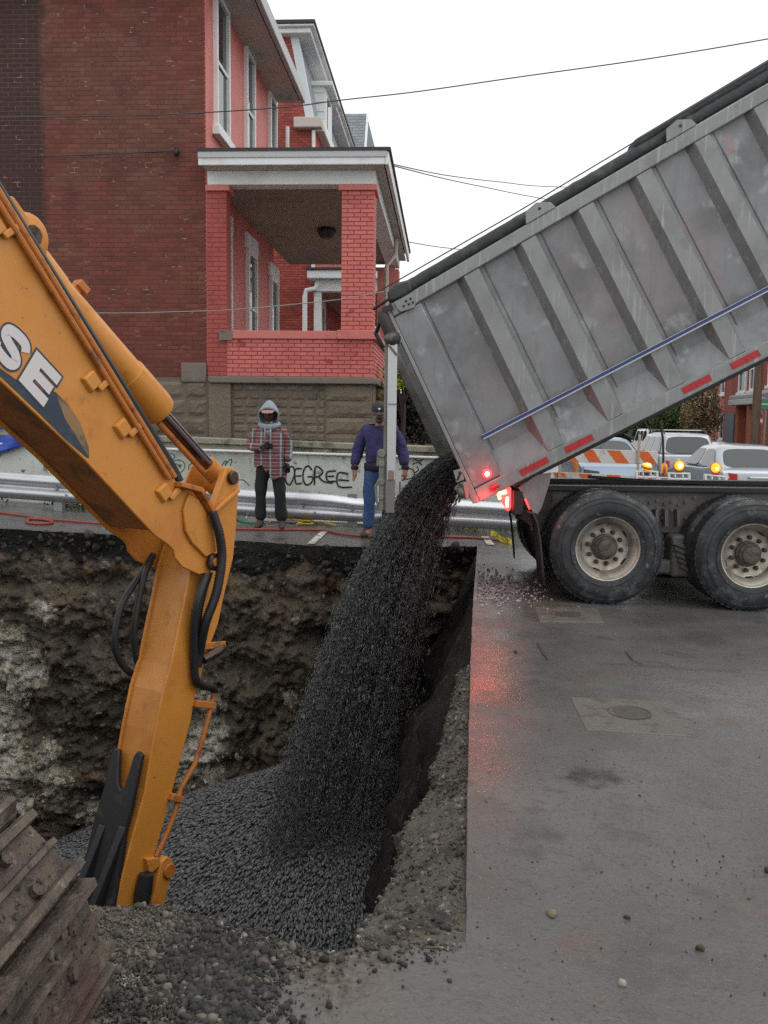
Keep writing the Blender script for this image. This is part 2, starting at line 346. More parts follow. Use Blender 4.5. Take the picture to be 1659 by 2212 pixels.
# far strip and the street beyond
fx = [-600, -250, -90, -60, -40, -25, -16, -12] + [-9+(XE+9)*i/110 for i in range(111)] + [XE+d for d in xs_out[1:]] + [110, 160, 230, 500, 900]
P = []
for t in [0, .003, .008, .015, .03, .05, .09, .15, .25, .4, .6, 1, 4.4]:
    row = []
    for x in fx:
        fy = farY(x) if x < XE else YF
        y = fy+(300-fy)*t; row.append(Vector((x, y, Z(x, y))))
    P.append(row)
sheet(P, 'street', asphalt)

# ------------------------------------------------------------------ trench walls
OUT = [(PY(u, v, 11.8), r/1995*11.8) for u, v, r in ((30, 1370, 42), (75, 1395, 45), (30, 1480, 45), (95, 1430, 35), (15, 1560, 55), (60, 1610, 45), (165, 1650, 38), (150, 1590, 26), (80, 1700, 42), (15, 1700, 45), (470, 1490, 30), (425, 1560, 42), (485, 1560, 28), (465, 1620, 40), (400, 1630, 30), (130, 1300, 22), (640, 1480, 16), (350, 1560, 26), (230, 1720, 30))]
def paleness(x, z):
    t = sum(math.exp(-((x-p.x)**2+(z-p.z)**2)/(r*r)) for p, r in OUT)
    return min(1, t*1.1)
def far_wall():
    xs = [-11+2*i/30 for i in range(30)]+[-9+(XE+.25+9)*i/470 for i in range(471)]; rows = 190; P = []; A = []
    for j in range(rows):
        t = (j/(rows-1)); row = []
        for x in xs:
            z0 = g(x, 12); z = z0-0.002-4.7*t
            pl = paleness(x, z) if x > -9 else 0
            d = 0.22*fbm(x, z*1.2, 1, .8, 4, 5)+.10*fbm(x*1.0, z*1.4, 3, 2.6, 5, 2)+.055*fbm(x, z, 5, 9, 4, 7)
            d += .07*max(0, nz(x*.8, z*2.6, 9, 1.6))-.10*max(0, nz(x*.9, z*3.2, 4, 1.5)-.30)*2+.02*fbm(x, z, 8, 24, 3, 1)
            amp = min(1, t*7)
            lip = -0.10*math.exp(-((t-.045)/.03)**2)*(1+.8*nz(x*2, 0, 0))
            row.append(Vector((x+.10*amp*nz(x, z, 8, 2.3), farY(min(x, XE))-(d+.35*t)*amp-lip*amp+.05*amp, z+.05*amp*nz(x, z, 2, 4))))
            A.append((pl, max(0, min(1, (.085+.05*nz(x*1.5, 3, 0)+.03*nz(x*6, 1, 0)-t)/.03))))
        P.append(row)
    return P, A
P, A = far_wall(); P_wall = P
b = MB(); b.grid(P); o = setp(b.build('trench_wall', soil, None, smooth=True, recalc=False), kind='structure')
for nm, k in (('pale', 0), ('top', 1)):
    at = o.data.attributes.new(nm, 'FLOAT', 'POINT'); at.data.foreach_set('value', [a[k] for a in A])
def wall_colours(m):
    """pale rock outcrops and the black road base at the top are the ground's own layers"""
    nt = m.node_tree; N = nt.nodes; b = N['Principled BSDF']; cs = b.inputs['Base Color'].links[0].from_socket
    ge = N.new('ShaderNodeNewGeometry')
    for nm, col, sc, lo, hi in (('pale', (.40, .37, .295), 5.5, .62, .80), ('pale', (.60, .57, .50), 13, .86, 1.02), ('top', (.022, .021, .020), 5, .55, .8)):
        at = N.new('ShaderNodeAttribute'); at.attribute_name = nm; n = N.new('ShaderNodeTexNoise'); n.inputs['Scale'].default_value = sc; n.inputs['Detail'].default_value = 7; n.inputs['Roughness'].default_value = .68
        lk(nt, ge.outputs['Position'], n.inputs['Vector'])
        a = N.new('ShaderNodeMath'); a.operation = 'MULTIPLY_ADD'; lk(nt, at.outputs['Fac'], a.inputs[0]); a.inputs[1].default_value = .5; lk(nt, n.outputs['Fac'], a.inputs[2])
        mr = N.new('ShaderNodeMapRange'); mr.inputs['From Min'].default_value = lo; mr.inputs['From Max'].default_value = hi; lk(nt, a.outputs[0], mr.inputs['Value'])
        mx = N.new('ShaderNodeMix'); mx.data_type = 'RGBA'; lk(nt, mr.outputs[0], mx.inputs[0]); lk(nt, cs, mx.inputs[6]); mx.inputs[7].default_value = (*col, 1); cs = mx.outputs[2]
    lk(nt, cs, b.inputs['Base Color'])
wall_colours(soil)
# right wall: clean slab edge, gravelly shoulder near the camera, then the drop
sh = [PG(u, v, -.2) for u, v in ((1012, 1430), (985, 1520), (958, 1600), (930, 1700), (872, 1800), (850, 1880), (818, 1950), (790, 2030))]
shy = [p.y for p in sh][::-1]; shx = [p.x for p in sh][::-1]
def shd(y): t = max(0, min(1, (y-YN)/.6)); return t*t*(3-2*t)
def shoulderX(y):
    e = edgeX(y)
    if y > sh[0].y: return e-.03-.02*nz(y*3, 1, 1)
    x = float(np.interp(y, shy, shx)); return min(x + .05*nz(y*4, 2, 2)+.035*nz(y*11, 6, 2)+.015*nz(y*29, 6, 4), e-.02)
P = []
ys = [YF+.2 + (6.3-YF-.2)*i/90 for i in range(90)]+[6.3+(YN-.05-6.3)*i/260 for i in range(261)]
for y in ys:
    e, s_ = edgeX(y), shoulderX(y); wd = e-s_; row = [Vector((e, y, g(e, y)+.003)), Vector((e-.004, y, g(e, y)-.035*(.04+.96*shd(y)) if wd > .08 else g(e, y)-.12))]
    for k in range(1, 25):
        t = k/24; x = e-wd*t
        z = g(e, y)-.035*(.04+.96*shd(y))-.16*t**1.5*min(1, wd/.2)*(.05+.95*shd(y))-(.08 if wd < .08 else 0)
        dd = (.04*fbm(x, y, 2, 6, 5, 9)+.02*fbm(x, y, 5, 22, 3, 9))*min(1, wd/.1)*(.25+.75*shd(y))*min(1, t*4)
        row.append(Vector((x+.5*dd, y+.4*dd, z+dd)))
    for k in range(1, 44):
        t = (k/43)**1.3; z = row[25].z-4.4*t
        bl = max(0, min(1, (y-4.9)/2.2)); bl = bl*bl*(3-2*bl); d = (.20*fbm(3, y, z, 1.7, 5, 4)+.05*fbm(3, y, z, 8, 3, 4))*min(1, t*5)+(1-bl)*.40*min(1, t*4)-bl*(.22*min(1, t*5)+.85*t)
        row.append(Vector((row[25].x+d, y, z)))
    P.append(row)
b = MB(); b.grid([r[:2] for r in P]); setp(b.build('pavement_edge', slabm, None, recalc=False), kind='structure')
b = MB(); b.grid([r[1:29] for r in P[90:]]); setp(b.build('trench_shoulder', shoulder_m, None, smooth=True, recalc=False), kind='structure')
b = MB(); b.grid([r[28:] for r in P[90:]]); b.grid([r[1:] for r in P[:91]]); setp(b.build('trench_side', soil_shade, None, smooth=True, recalc=False), kind='structure')
P_sh = P[95:]
# near wall (drops away below the rim) and floor
xs = [-11+(xe+11)*i/200 for i in range(201)]
P = [[Vector((x, rimY(x)+(.16*fbm(x, z, 1, 2, 4, 8)-.25*z/4)*min(1, -z*3), Z(x, rimY(x), z-.001))) for x in xs] for z in [0, -.03, -.08, -.16, -.3, -.5, -.8, -1.2, -2, -3, -4.6]]
b = MB(); b.grid(P); setp(b.build('trench_near_wall', shoulder_m, None, smooth=True, recalc=False), kind='structure')
P = [[Vector((-10.8, y, z)) for y in (2.5, 5, 8, 11, 13)] for z in (.4, -4.6)]
b = MB(); b.grid(P); setp(b.build('trench_end_wall', soil, None, recalc=False), kind='structure')
b = MB(); b.grid([[Vector((x, y, -4.4)) for y in (2, 6, 10, 14)] for x in (-11, -6, -2, 1)]); setp(b.build('trench_floor', soil, None, recalc=False), kind='structure')

# gravel heap in the trench
PKX, PKY = -1.15, 10.5
def heapz(x, y):
    d = math.hypot(x-PKX, (y-PKY)*.95); return -2.36-.33*d+.05*math.exp(-(d/.7)**2)+.04*fbm(x, y, 0, 1.2, 3)-.02*d*d
xs = [-6.5+7.2*i/130 for i in range(131)]; ys = [6+6.6*i/120 for i in range(121)]
b = MB(); b.grid([[Vector((x, y, heapz(x, y)-.02)) for y in ys] for x in xs]); setp(b.build('gravel_heap', gravel_b, None, smooth=True, recalc=False), kind='stuff')
n = 60000
X = rng.uniform(-5.6, .6, n); Y = rng.uniform(7.6, 12.3, n)
Zs = np.array([heapz(x, y) for x, y in zip(X, Y)])+rng.uniform(-.01, .03, n)
dx, dy = X-PKX, Y-PKY; dd = np.hypot(dx, dy)+1e-6
dirs = np.stack([dx/dd, dy/dd, -.33*np.ones(n)], 1); dirs /= np.linalg.norm(dirs, axis=1)[:, None]
far = np.clip((dd-.3)/1.2, 0, 1)
V, F = stones(np.stack([X, Y, Zs], 1), rng.uniform(.009, .019, n), 1+rng.uniform(.3, 2.4, n)*far, dirs)
mesh_np('heaped_gravel', V, F, gravel_m, kind='stuff')

# rocks bedded in the far wall, loose rubble on the near rim and shoulder, spilled chips
hx = np.array([[p.x for p in r] for r in P_wall]); hz = np.array([[p.z for p in r] for r in P_wall]); hy = np.array([[p.y for p in r] for r in P_wall])
wallrock = mat('bedded_rock', (.12, .10, .075), .95, isl=.55, coord='World', var=[(2, 4, (.045, .04, .035), .52, .64), (7, 6, (.13, .10, .07), .56, .7)], bump=[(30, .9, .03)], spec=.3)
palerock = mat('pale_bedded_rock', (.34, .315, .255), .95, isl=.4, coord='World', var=[(5, 6, (.20, .18, .14), .48, .62), (14, 6, (.46, .44, .39), .58, .7)], bump=[(26, .9, .03)], spec=.3)
for kind_, cnt in (('d', 3600), ('p', 1500)):
    pts, sz = [], []
    while len(pts) < cnt:
        i_, j_ = random.randrange(14, hx.shape[0]-1), random.randrange(40, hx.shape[1]-1); p = P_wall[i_][j_]; pl = paleness(p.x, p.z)
        if kind_ == 'p' and random.random() > pl*1.2-.05: continue
        if kind_ == 'd' and random.random() < pl*.8: continue
        s_ = min(.10, random.gammavariate(1.3, .014)+.008); pts.append((p.x, p.y+s_*.45, p.z)); sz.append(s_)
    V, F = stones(pts, np.array(sz), ico=True, jit=.42)
    mesh_np('bedded_rocks' if kind_ == 'd' else 'pale_bedded_rocks', V, F, wallrock if kind_ == 'd' else palerock, kind='stuff')
asph_crumb = mat('asphalt_crumb', (.035, .034, .033), .9, isl=.5, coord='World', var=[(20, 4, (.09, .085, .08), .58, .68)], bump=[(60, .7, .01)])
for kind_, cnt in (('fine', 16000), ('mid', 1100), ('dark', 2600)):
    pts, sz = [], []
    while len(pts) < cnt:
        if kind_ == 'dark': u, v = random.gauss(480, 60), random.gauss(2120, 62)
        else: u, v = random.gauss(430, 135), random.uniform(1950, 2350)
        if u < 185 or u > 760: continue
        if kind_ != 'dark' and u > 560+(2212-v)*.2 and random.random() < .85: continue
        p = PG(u, v)
        if p.y > rimY(p.x)-.004 or (p.x < -.72 and p.y < 2.1): continue
        q = (.03*fbm(p.x, p.y, 0, 1.6, 4, 3)+.012*fbm(p.x, p.y, 3, 7, 4, 3))*math.exp(-((p.x+.75)/.9)**2)*(1-math.exp(-(((rimY(p.x)-p.y)/(rimY(p.x)+9))**(1/1.6))**1.6*30))
        s_ = {'fine': random.uniform(.0012, .0050), 'mid': min(.017, random.gammavariate(1.4, .0034)+.003), 'dark': min(.02, random.gammavariate(1.5, .0036)+.0025)}[kind_]
        pts.append(p+Vector((0, 0, q+s_*.25))); sz.append(s_)
    V, F = stones([tuple(p) for p in pts], np.array(sz), ico=True, jit=.38)
    mesh_np({'fine': 'rim_grit', 'mid': 'rim_rubble', 'dark': 'asphalt_crumbs'}[kind_], V, F, asph_crumb if kind_ == 'dark' else rubble_m, kind='stuff')
pts, sz = [], []
for i in range(900):
    p = P_wall[random.randrange(0, 15)][random.randrange(60, 490)]; s_ = min(.09, random.gammavariate(1.2, .016)+.008); pts.append((p.x, p.y+s_*.35, p.z-s_*.2)); sz.append(s_)
V, F = stones(pts, np.array(sz), ico=True, jit=.42); mesh_np('broken_asphalt', V, F, mat('broken_asphalt', (.04, .038, .036), .9, isl=.6, coord='World', var=[(12, 5, (.10, .095, .088), .56, .68)], bump=[(40, .8, .015)]), kind='stuff')
pts, sz = [], []
while len(pts) < 5200:
    r_ = random.choice(P_sh); k = random.randrange(2, 30) if random.random() < .9 else random.randrange(24, 30); p = r_[k]
    if r_[1].x-r_[25].x < .05: continue
    s_ = min(.028, random.gammavariate(.8, .0036)+.0013); pts.append(p+Vector((random.uniform(-.01, .01), random.uniform(-.012, .012), s_*.25))); sz.append(s_)
for i in range(260):
    x = random.uniform(-.5, .05); y = rimY(x)-abs(random.gauss(0, .07)); s_ = random.gammavariate(1.3, .003)+.0015; pts.append(Vector((x, y, g(x, y)+s_*.2))); sz.append(s_)
V, F = stones([tuple(p) for p in pts], np.array(sz), ico=True, jit=.3)
mesh_np('shoulder_rubble', V, F, rubble_m, kind='stuff')
pts, sz = [], []
while len(pts) < 420:
    u = 1032+abs(random.gauss(0, 75)); v = 1268+random.gauss(0, 20)+(u-1032)*.12
    p = PG(u, v)
    if p.x < edgeX(p.y)+.02 or v > 1345: continue
    pts.append(p+Vector((0, 0, .008))); sz.append(random.uniform(.006, .017))
V, F = stones([tuple(p) for p in pts], np.array(sz), ico=True)
mesh_np('spilled_gravel', V, F, palestone, kind='stuff')
pts, sz = [], []
for i in range(170):
    u, v = random.uniform(1015, 1700), random.uniform(1330, 2230)
    if random.random() < .25: u, v = random.gauss(1540, 90), random.gauss(1890, 40)
    p = PG(u, v)
    if p.x < edgeX(p.y)+.02: continue
    pts.append(p+Vector((0, 0, .004))); sz.append(random.uniform(.0015, .0055))
V, F = stones([tuple(p) for p in pts], np.array(sz), ico=True)
mesh_np('grit', V, F, rubble_m, kind='stuff')
loose = [(1193, 1980, .021, 'brown angular stone lying on the wet pavement, largest near its cracked edge', (.17, .14, .10)), (1355, 1985, .013, 'small dark stone on the pavement right of the brown angular stone', (.05, .045, .04)),
         (1512, 2053, .016, 'dark rounded stone alone on the pavement, far right foreground', (.07, .05, .035)), (1343, 2130, .015, 'whitish flat chip lying on the nearest part of the pavement', (.30, .285, .25)),
         (955, 1908, .045, 'rusty orange stone sitting in the gravelly shoulder of the trench', (.22, .12, .05)), (1113, 1411, .026, 'dark lump on the pavement near the spilled gravel', (.05, .05, .05)),
         (1660, 1885, .018, 'blackish stone on the pavement at the right side', (.04, .03, .03))]
for i, (u, v, s_, lab, c) in enumerate(loose):
    p = PG(u, v, -.12 if u == 955 else 0); V, F = stones([(p.x, p.y, p.z+s_*.45)], np.array([s_]), ico=True, jit=.3)
    setp(mesh_np('stone', V, F, mat('stone_%d' % i, c, .85, bump=[(60, .6, .01)]), ori=p), lab, 'stone')

# pavement patches with iron covers
def cover(quad, cu, cv, rpx, label, pu, pv):
    q = [PG(*p) for p in quad]; c0 = sum(q, Vector())/4
    t = empty('valve_cover', c0, label, 'valve cover')
    b = MB(); up = Vector((0, 0, .006)); dn = Vector((0, 0, -.05)); b.prism([p+dn for p in q], [p+up for p in q]); b.build('concrete_collar', slabm, t, bevel=.006)
    c = PG(cu, cv); r = (PG(cu+rpx, cv)-c).length
    b = MB(); b.lathe([(r, -.04), (r, .012), (r*.93, .014), (r*.9, .009), (.02, .010)], c, (0, 0, 1), 28); b.build('iron_lid', ironm, t, smooth='auto')
cover([(1231, 1507), (1443, 1517), (1509, 1593), (1267, 1578)], 1359, 1542, 44, 'cast iron valve lid in a square concrete patch, middle of the pavement', 0, 0)
cover([(1155, 1312), (1290, 1314), (1305, 1345), (1166, 1343)], 1222, 1328, 30, 'small iron lid in a patch just in front of the rear truck wheel', 0, 0)
# cracks: saw-cut lines in the pavement
cr = MB()
def crack(pts, wd=.012):
    for (a, c) in zip(pts, pts[1:]):
        p, q = PG(*a), PG(*c); b_ = (q-p).normalized().cross(Vector((0, 0, 1)))*wd/2; up = Vector((0, 0, .012))
        cr.add([p-b_+up, q-b_+up, q+b_+up, p+b_+up], [(0, 1, 2, 3)])
crack([(1160, 1390), (1172, 1412), (1184, 1428)]); crack([(1352, 1410), (1366, 1428), (1390, 1438)]); crack([(1285, 1434), (1340, 1436), (1385, 1439), (1480, 1446), (1600, 1452)], .008)
setp(cr.build('pavement_crack', mat('crack_dirt', (.035, .032, .028), .9), None, recalc=False), kind='structure')
# worn white parking marks by the guardrail
mk = mat('worn_road_paint', (.55, .52, .46), .7, var=[(14, 6, (.2, .19, .17), .45, .6)])
for (a, c, lab) in (((700, 1150), (672, 1176), 'worn white paint mark between the two men'), ((1047, 1160), (1060, 1178), 'worn white paint mark behind the truck tail')):
    p, q = PG(*a), PG(*c); d = (q-p).normalized(); s_ = d.cross(Vector((0, 0, 1)))*.05; up = Vector((0, 0, .011))
    b = MB(); b.add([p-s_+up, q-s_+up, q+s_+up, p+s_+up], [(0, 1, 2, 3)]); setp(b.build('road_marking', mk, None, recalc=False), lab, 'road marking', kind='structure')
# ------------------------------------------------------------------ bricks
_bm = {}
def brick_shape(l, h, d, c=.004):
    x, z = l/2, h/2
    V = [(-x,0,-z),(x,0,-z),(x,0,z),(-x,0,z), (-x,-d+c,-z),(x,-d+c,-z),(x,-d+c,z),(-x,-d+c,z), (-x+c,-d,-z+c),(x-c,-d,-z+c),(x-c,-d,z-c),(-x+c,-d,z-c)]
    F = [(8,9,10,11)]+[(4+i,4+(i+1)%4,8+(i+1)%4,8+i) for i in range(4)]+[(i,(i+1)%4,4+(i+1)%4,4+i) for i in range(4)]
    return V, F
def brick_data(l, h, d, material):
    k = (round(l, 3), round(h, 3), d, material.name)
    if k not in _bm:
        V, F = brick_shape(l, h, d); me = bpy.data.meshes.new('brick'); me.from_pydata(V, [], F); me.materials.append(material); _bm[k] = me
    return _bm[k]
def bricks(parent, P0, U, N, wd, ht, material, single=None, L=.215, Hh=.0752, jl=.012, jh=.012, d=.008, skip=None, rest='brick_courses', uneven=.003):
    """running bond on the plane through P0 spanned by U (unit, horizontal) and +Z, proud along N"""
    P0, U, N = Vector(P0), Vector(U), Vector(N); o_ = ORI[parent.name]; mb = MB(); n = int(ht/Hh); ang = math.atan2(U.y, U.x); cnt = 0
    flip = U.cross(N).z > 0   # brick front is -Y in its own frame
    for r in range(n):
        a = -L/2 if r % 2 else 0.0
        while a < wd-.02:
            s0, s1 = max(a, 0), min(a+L-jl, wd); a += L
            if s1-s0 < .03: continue
            if wd-s1 < .05: s1 = wd; a = wd
            l = s1-s0; cx = (s0+s1)/2; z = r*Hh+Hh/2
            if skip and skip(cx, z): continue
            c = P0+U*cx+Vector((0, 0, z)); pr = d+random.uniform(-uneven, uneven)*.5
            if single and single(cx, z) and cnt < 300:
                o = bpy.data.objects.new('brick', brick_data(l, Hh-jh, d, material)); COL.objects.link(o); o.parent = parent
                o.location = c-o_-N*(d-pr); o.rotation_euler = (random.uniform(-.01, .01), random.uniform(-.006, .006), ang if not flip else ang+math.pi); cnt += 1
            else:
                V, F = brick_shape(l, Hh-jh, pr); V2 = []
                for (x, y, zz) in V: V2.append(c+U*x+N*(-y)+Vector((0, 0, zz)))
                mb.add(V2, F)
    if mb.f:
        o = mb.build(rest, material, parent, recalc=False); o['kind'] = 'stuff'
    return cnt

# ------------------------------------------------------------------ first house (brown brick side, salmon front, porch)
YW = 15.2
XF = PY(446, 700, YW).x
def zy(u, v, y=YW): return PY(u, v, y).z
Z_FND = zy(640, 945); Z_CAP0 = zy(640, 829); Z_CAP1 = zy(640, 815); Z_P0 = zy(640, 733); Z_P1 = zy(640, 715)
Z_COLT = zy(775, 413); Z_COLC = zy(775, 400); Z_BEAM1 = min(zy(640, 362), zy(640, 353, YW-.40)-.012); Z_FAS0 = zy(640, 353, YW-.40); Z_ROOF = zy(640, 323, YW-.42)
XC0, XC1 = PY(738, 560, YW).x, PY(806, 560, YW).x
XPIL = PY(490, 560, YW).x
XRO = PY(832, 330, YW-.35).x     # outer roof edge
YE = 23.3                          # far end of the porch
YH = PX(648, 217, XF+.62).y+.1        # far end of the main walls
ZE = PX(648, 217, XF+.62).z
house = empty('brick_house', (XF, YW, 1.3), 'brown brick house with salmon painted front and porch behind the excavator boom', 'house')
sw = MB().box((-12, YW+.02, 1.0), (XF-.02, YH, ZE)).build('side_wall', oldmortar, house)
# soot: a band with its own outline where a chimney breast once stood
nt = brownbrick.node_tree
def soot(m):
    nt = m.node_tree; N = nt.nodes; b = N['Principled BSDF']; cs = b.inputs['Base Color'].links[0].from_socket
    ge = N.new('ShaderNodeNewGeometry'); nn = N.new('ShaderNodeTexNoise'); nn.inputs['Scale'].default_value = 2.2; nn.inputs['Detail'].default_value = 5
    lk(nt, ge.outputs['Position'], nn.inputs['Vector'])
    sx = N.new('ShaderNodeSeparateXYZ'); lk(nt, ge.outputs['Position'], sx.inputs[0])
    a = N.new('ShaderNodeMath'); a.operation = 'MULTIPLY_ADD'; lk(nt, nn.outputs['Fac'], a.inputs[0]); a.inputs[1].default_value = .35; lk(nt, sx.outputs['X'], a.inputs[2])
    mr = N.new('ShaderNodeMapRange'); x0 = PY(97, 400, YW).x+.17; mr.inputs['From Min'].default_value = x0+.06; mr.inputs['From Max'].default_value = x0-.06; mr.inputs['To Max'].default_value = .82
    lk(nt, a.outputs[0], mr.inputs['Value'])
    mx = N.new('ShaderNodeMix'); mx.data_type = 'RGBA'; lk(nt, mr.outputs[0], mx.inputs[0]); lk(nt, cs, mx.inputs[6]); mx.inputs[7].default_value = (.030, .027, .027, 1)
    lk(nt, mx.outputs[2], b.inputs['Base Color'])
soot(brownbrick)
ZB = Z_CAP1-.02
bricks(sw, (-11.9, YW+.02, ZB), (1, 0, 0), (0, -1, 0), XF+11.9, ZE-ZB, brownbrick, single=lambda a, z: .35 < z < 2.6 and a > 11.9+XF-1.75, d=.0035, uneven=.002)
# stone foundation of the side wall
fnd = MB().box((-12, YW-.03, .6), (XF+.03, YW+.02, ZB)).build('foundation', stone_j, house)
def stone_block(parent, x0, x1, z0, z1, y, N=(0, -1, 0), bulge=.03, face=True):
    """rock-faced block on a wall facing -Y"""
    nx, nz_ = 5, 4; b = MB(); P = []; sd = random.uniform(0, 99)
    for j in range(nz_+1):
        row = []
        for i in range(nx+1):
            a, c = i/nx, j/nz_; e = min(a, 1-a, c, 1-c); k = 0 if e < .01 else bulge*(.55+.9*abs(nz(a*2.2, c*2.2, sd, 1.4))+.35*nz(a*5, c*5, sd))
            row.append(Vector((x0+(x1-x0)*a, y-k-(.008 if e > .01 else -.008), z0+(z1-z0)*c)))
        P.append(row)
    b.grid(P)
    return b.build('stone_block', stone_m, parent, smooth=False, recalc=False)
z = .75; r = 0
while z < ZB-.05:
    x = -8.2-(.22 if r % 2 else 0); hh = .30
    while x < XF-.02:
        x1 = min(x+random.uniform(.42, .55), XF+.03); stone_block(fnd, x+.006, x1-.006, z+.006, min(z+hh, ZB-.01)-.006, YW-.03, bulge=.026); x = x1
    z += hh; r += 1
MB().box((XF-.42, YW-.06, Z_CAP1-.10), (XF+.0, YW-.005, Z_CAP1+.22)).build('corner_stone', capst, house, bevel=.015)
# front wall (faces the street) and its windows
fw = MB().box((XF-.019, YW+.021, 1.0), (XF+.012, YH-.002, ZE)).build('front_wall', pink, house)
def side_window(parent, y0, y1, z0, z1, x, lintel=.32, sill=True, door=False):
    f = MB(); t = .09
    for a, c in (((y0, z0), (y0+t, z1)), ((y1-t, z0), (y1, z1)), ((y0+t, z1-t), (y1-t, z1)), ((y0+t, z0), (y1-t, z0+t))):
        f.box((x-.02, a[0], a[1]), (x+.075, c[0], c[1]))
    fo = f.build('window' if not door else 'door_frame', whitep, parent, bevel=.006)
    MB().box((x+.004, y0+t, (z0+z1)/2-.03), (x+.045, y1-t, (z0+z1)/2+.03)).build('sash_rail', whitep, fo)
    MB().box((x+.005, y0+t+.001, z0+t+.001), (x+.018, y1-t-.001, z1-t-.001)).build('pane', glass_d, fo)
    if lintel: MB().box((x, y0-.12, z1+.002), (x+.06, y1+.12, z1+lintel)).build('lintel', whitep, fo, bevel=.006)
    if sill: MB().box((x, y0-.1, z0-.14), (x+.13, y1+.1, z0-.002)).build('sill', whitep, fo, bevel=.008)
    return fo
def yat(u, x=XF+.06): return PX(u, 600, x).y
ZW0 = PX(468, 268, XF+.1).z; ZW1 = PX(530, 95, XF+.06).z
for (ua, ub) in ((469, 497), (533, 551), (583, 597)):
    side_window(house, yat(ua), yat(ub), ZW0, ZW1, XF+.012)
for (ua, ub) in ((491, 500.5), (536, 555)):
    side_window(house, yat(ua), yat(ub), Z_P1-.35, Z_COLT-.35, XF+.012, lintel=.3)
dr = side_window(house, yat(586), yat(601), Z_CAP1+.1, Z_COLT-.5, XF+.012, lintel=.3, sill=False, door=True)
MB().box((XF+.02, yat(588), Z_P1-.1), (XF+.10, yat(588)+.12, Z_P1+.2)).build('mailbox', mat('black_metal', (.02, .02, .02), .5), house, bevel=.01)
# main eave
XEV = XF+.62; 
ev = MB(); ev.box((-12.4, YW-.35, ZE), (XEV-.02, YH, ZE+.03)); ev.build('soffit', soffit_m, house)
ru = MB(); ru.hexa([Vector(p) for p in ((-12.4, YW-.4, ZE+.03), (XEV, YW-.4, ZE+.03), (XEV, YH, ZE+.03), (-12.4, YH, ZE+.03), (-12.4, YW-.4, ZE+.30), (XEV, YW-.4, ZE+.30), (XEV, YH, ZE+.30), (-12.4, YH, ZE+.30))]); ru.build('roof', roof_m, house)
MB().box((XEV+.002, YW-.42, ZE-.02), (XEV+.10, YH+.05, ZE+.24)).build('gutter', mat('grey_gutter', (.44, .44, .45), .5), house, bevel=.02)
yd = PX(622, 270, XF+.1).y
MB().tube([(XF+.09, yd, ZE-.1), (XF+.09, yd, Z_ROOF)], .045, 8).build('downspout', whitep, house, smooth='auto')
# porch: floor, base, parapet, columns, beam, roof
XB1 = PY(806, 800, YW).x
pf = MB().box((XF+.02, YW+.25, Z_CAP1-.3), (XB1-.05, YE, Z_CAP1-.02)).build('porch_floor', soffit_m, house)
base = MB().box((XF+.031, YW, .8), (XB1-.02, YE, Z_CAP0)).build('porch_base', stone_j, house)
xa, xb, xc, xd = XF+.04, PY(500, 880, YW).x, PY(703, 880, YW).x, XB1
def plaster_panel(x0, x1, nm): MB().box((x0, YW-.07, .9), (x1, YW-.001, Z_CAP0-.002)).build(nm, stone_m, house, bevel=.015)
plaster_panel(xa, xb, 'base_pier'); 
for i in range(2): pass
z = Z_CAP0-.002; r = 0; rowh = .135
while z > 1.0:
    x = xb+.01; k = 0
    while x < xc-.05:
        wd_ = .27 if (r+k) % 2 else .20
        x1 = min(x+wd_+random.uniform(-.02, .02), xc-.01); stone_block(base, x+.004, x1-.004, z-rowh+.004, z-.004, YW, bulge=.013); x = x1; k += 1
    z -= rowh; r += 1
z = Z_CAP0-.002
while z > 1.0:
    stone_block(base, xc+.01, xd-.01, z-.27+.005, z-.005, YW-.02, bulge=.018); z -= .27
MB().box((XF+.05, YW-.12, Z_CAP0), (XB1+.08, YW+.22, Z_CAP1)).build('stone_cap', capst, house, bevel=.015)
MB().box((XB1-.22, YW+.222, Z_CAP0), (XB1+.08, YE, Z_CAP1)).build('stone_cap', capst, house, bevel=.015)
MB().box((XB1-.3, YW+.01, .7), (XB1-.0, YE, Z_CAP0-.001)).build('side_base', stone_m, house)
# near parapet
PY0 = YW-.02
xb2 = XPIL+.002
pw = MB().box((xb2, PY0, Z_CAP1+.001), (XB1, PY0+.2, Z_P0)).build('parapet', pinkjoint, house)
bricks(pw, (xb2, PY0, Z_CAP1+.004), (1, 0, 0), (0, -1, 0), XB1-xb2, Z_P0-Z_CAP1-.004, pinkbrick, single=lambda a, z: True, L=.205, Hh=(Z_P0-Z_CAP1-.004)/9.0, jl=.014, jh=.013, d=.009, uneven=.001)
pr = MB().box((XB1-.2, PY0+.202, Z_CAP1+.001), (XB1-.0, YE, Z_P0)).build('side_parapet', pinkjoint, house)
bricks(pr, (XB1, PY0+.012, Z_CAP1+.004), (0, 1, 0), (1, 0, 0), YE-PY0-.02, Z_P0-Z_CAP1-.004, pinkbrick, single=lambda a, z: a < 4.4, L=.205, Hh=(Z_P0-Z_CAP1-.004)/9.0, jl=.014, jh=.013, d=.009, uneven=.001)
for (x0, y0, x1, y1) in ((xb-.05, PY0-.04, XC0-.06, PY0+.25), (XC0-.058, PY0-.07, XC1+.10, PY0+.56), (XB1-.24, PY0+.562, XB1+.06, YE-.6)):
    MB().box((x0, y0, Z_P0), (x1, y1, Z_P1 + (.015 if x0 == XC0-.058 else 0))).build('parapet_cap', pink, house, bevel=.012)
MB().box((XPIL-.12, PY0-.05, Z_P0-.03), (XPIL+.1, PY0-.041+.0, Z_P1)).build('cap_end', capst, house, bevel=.01)
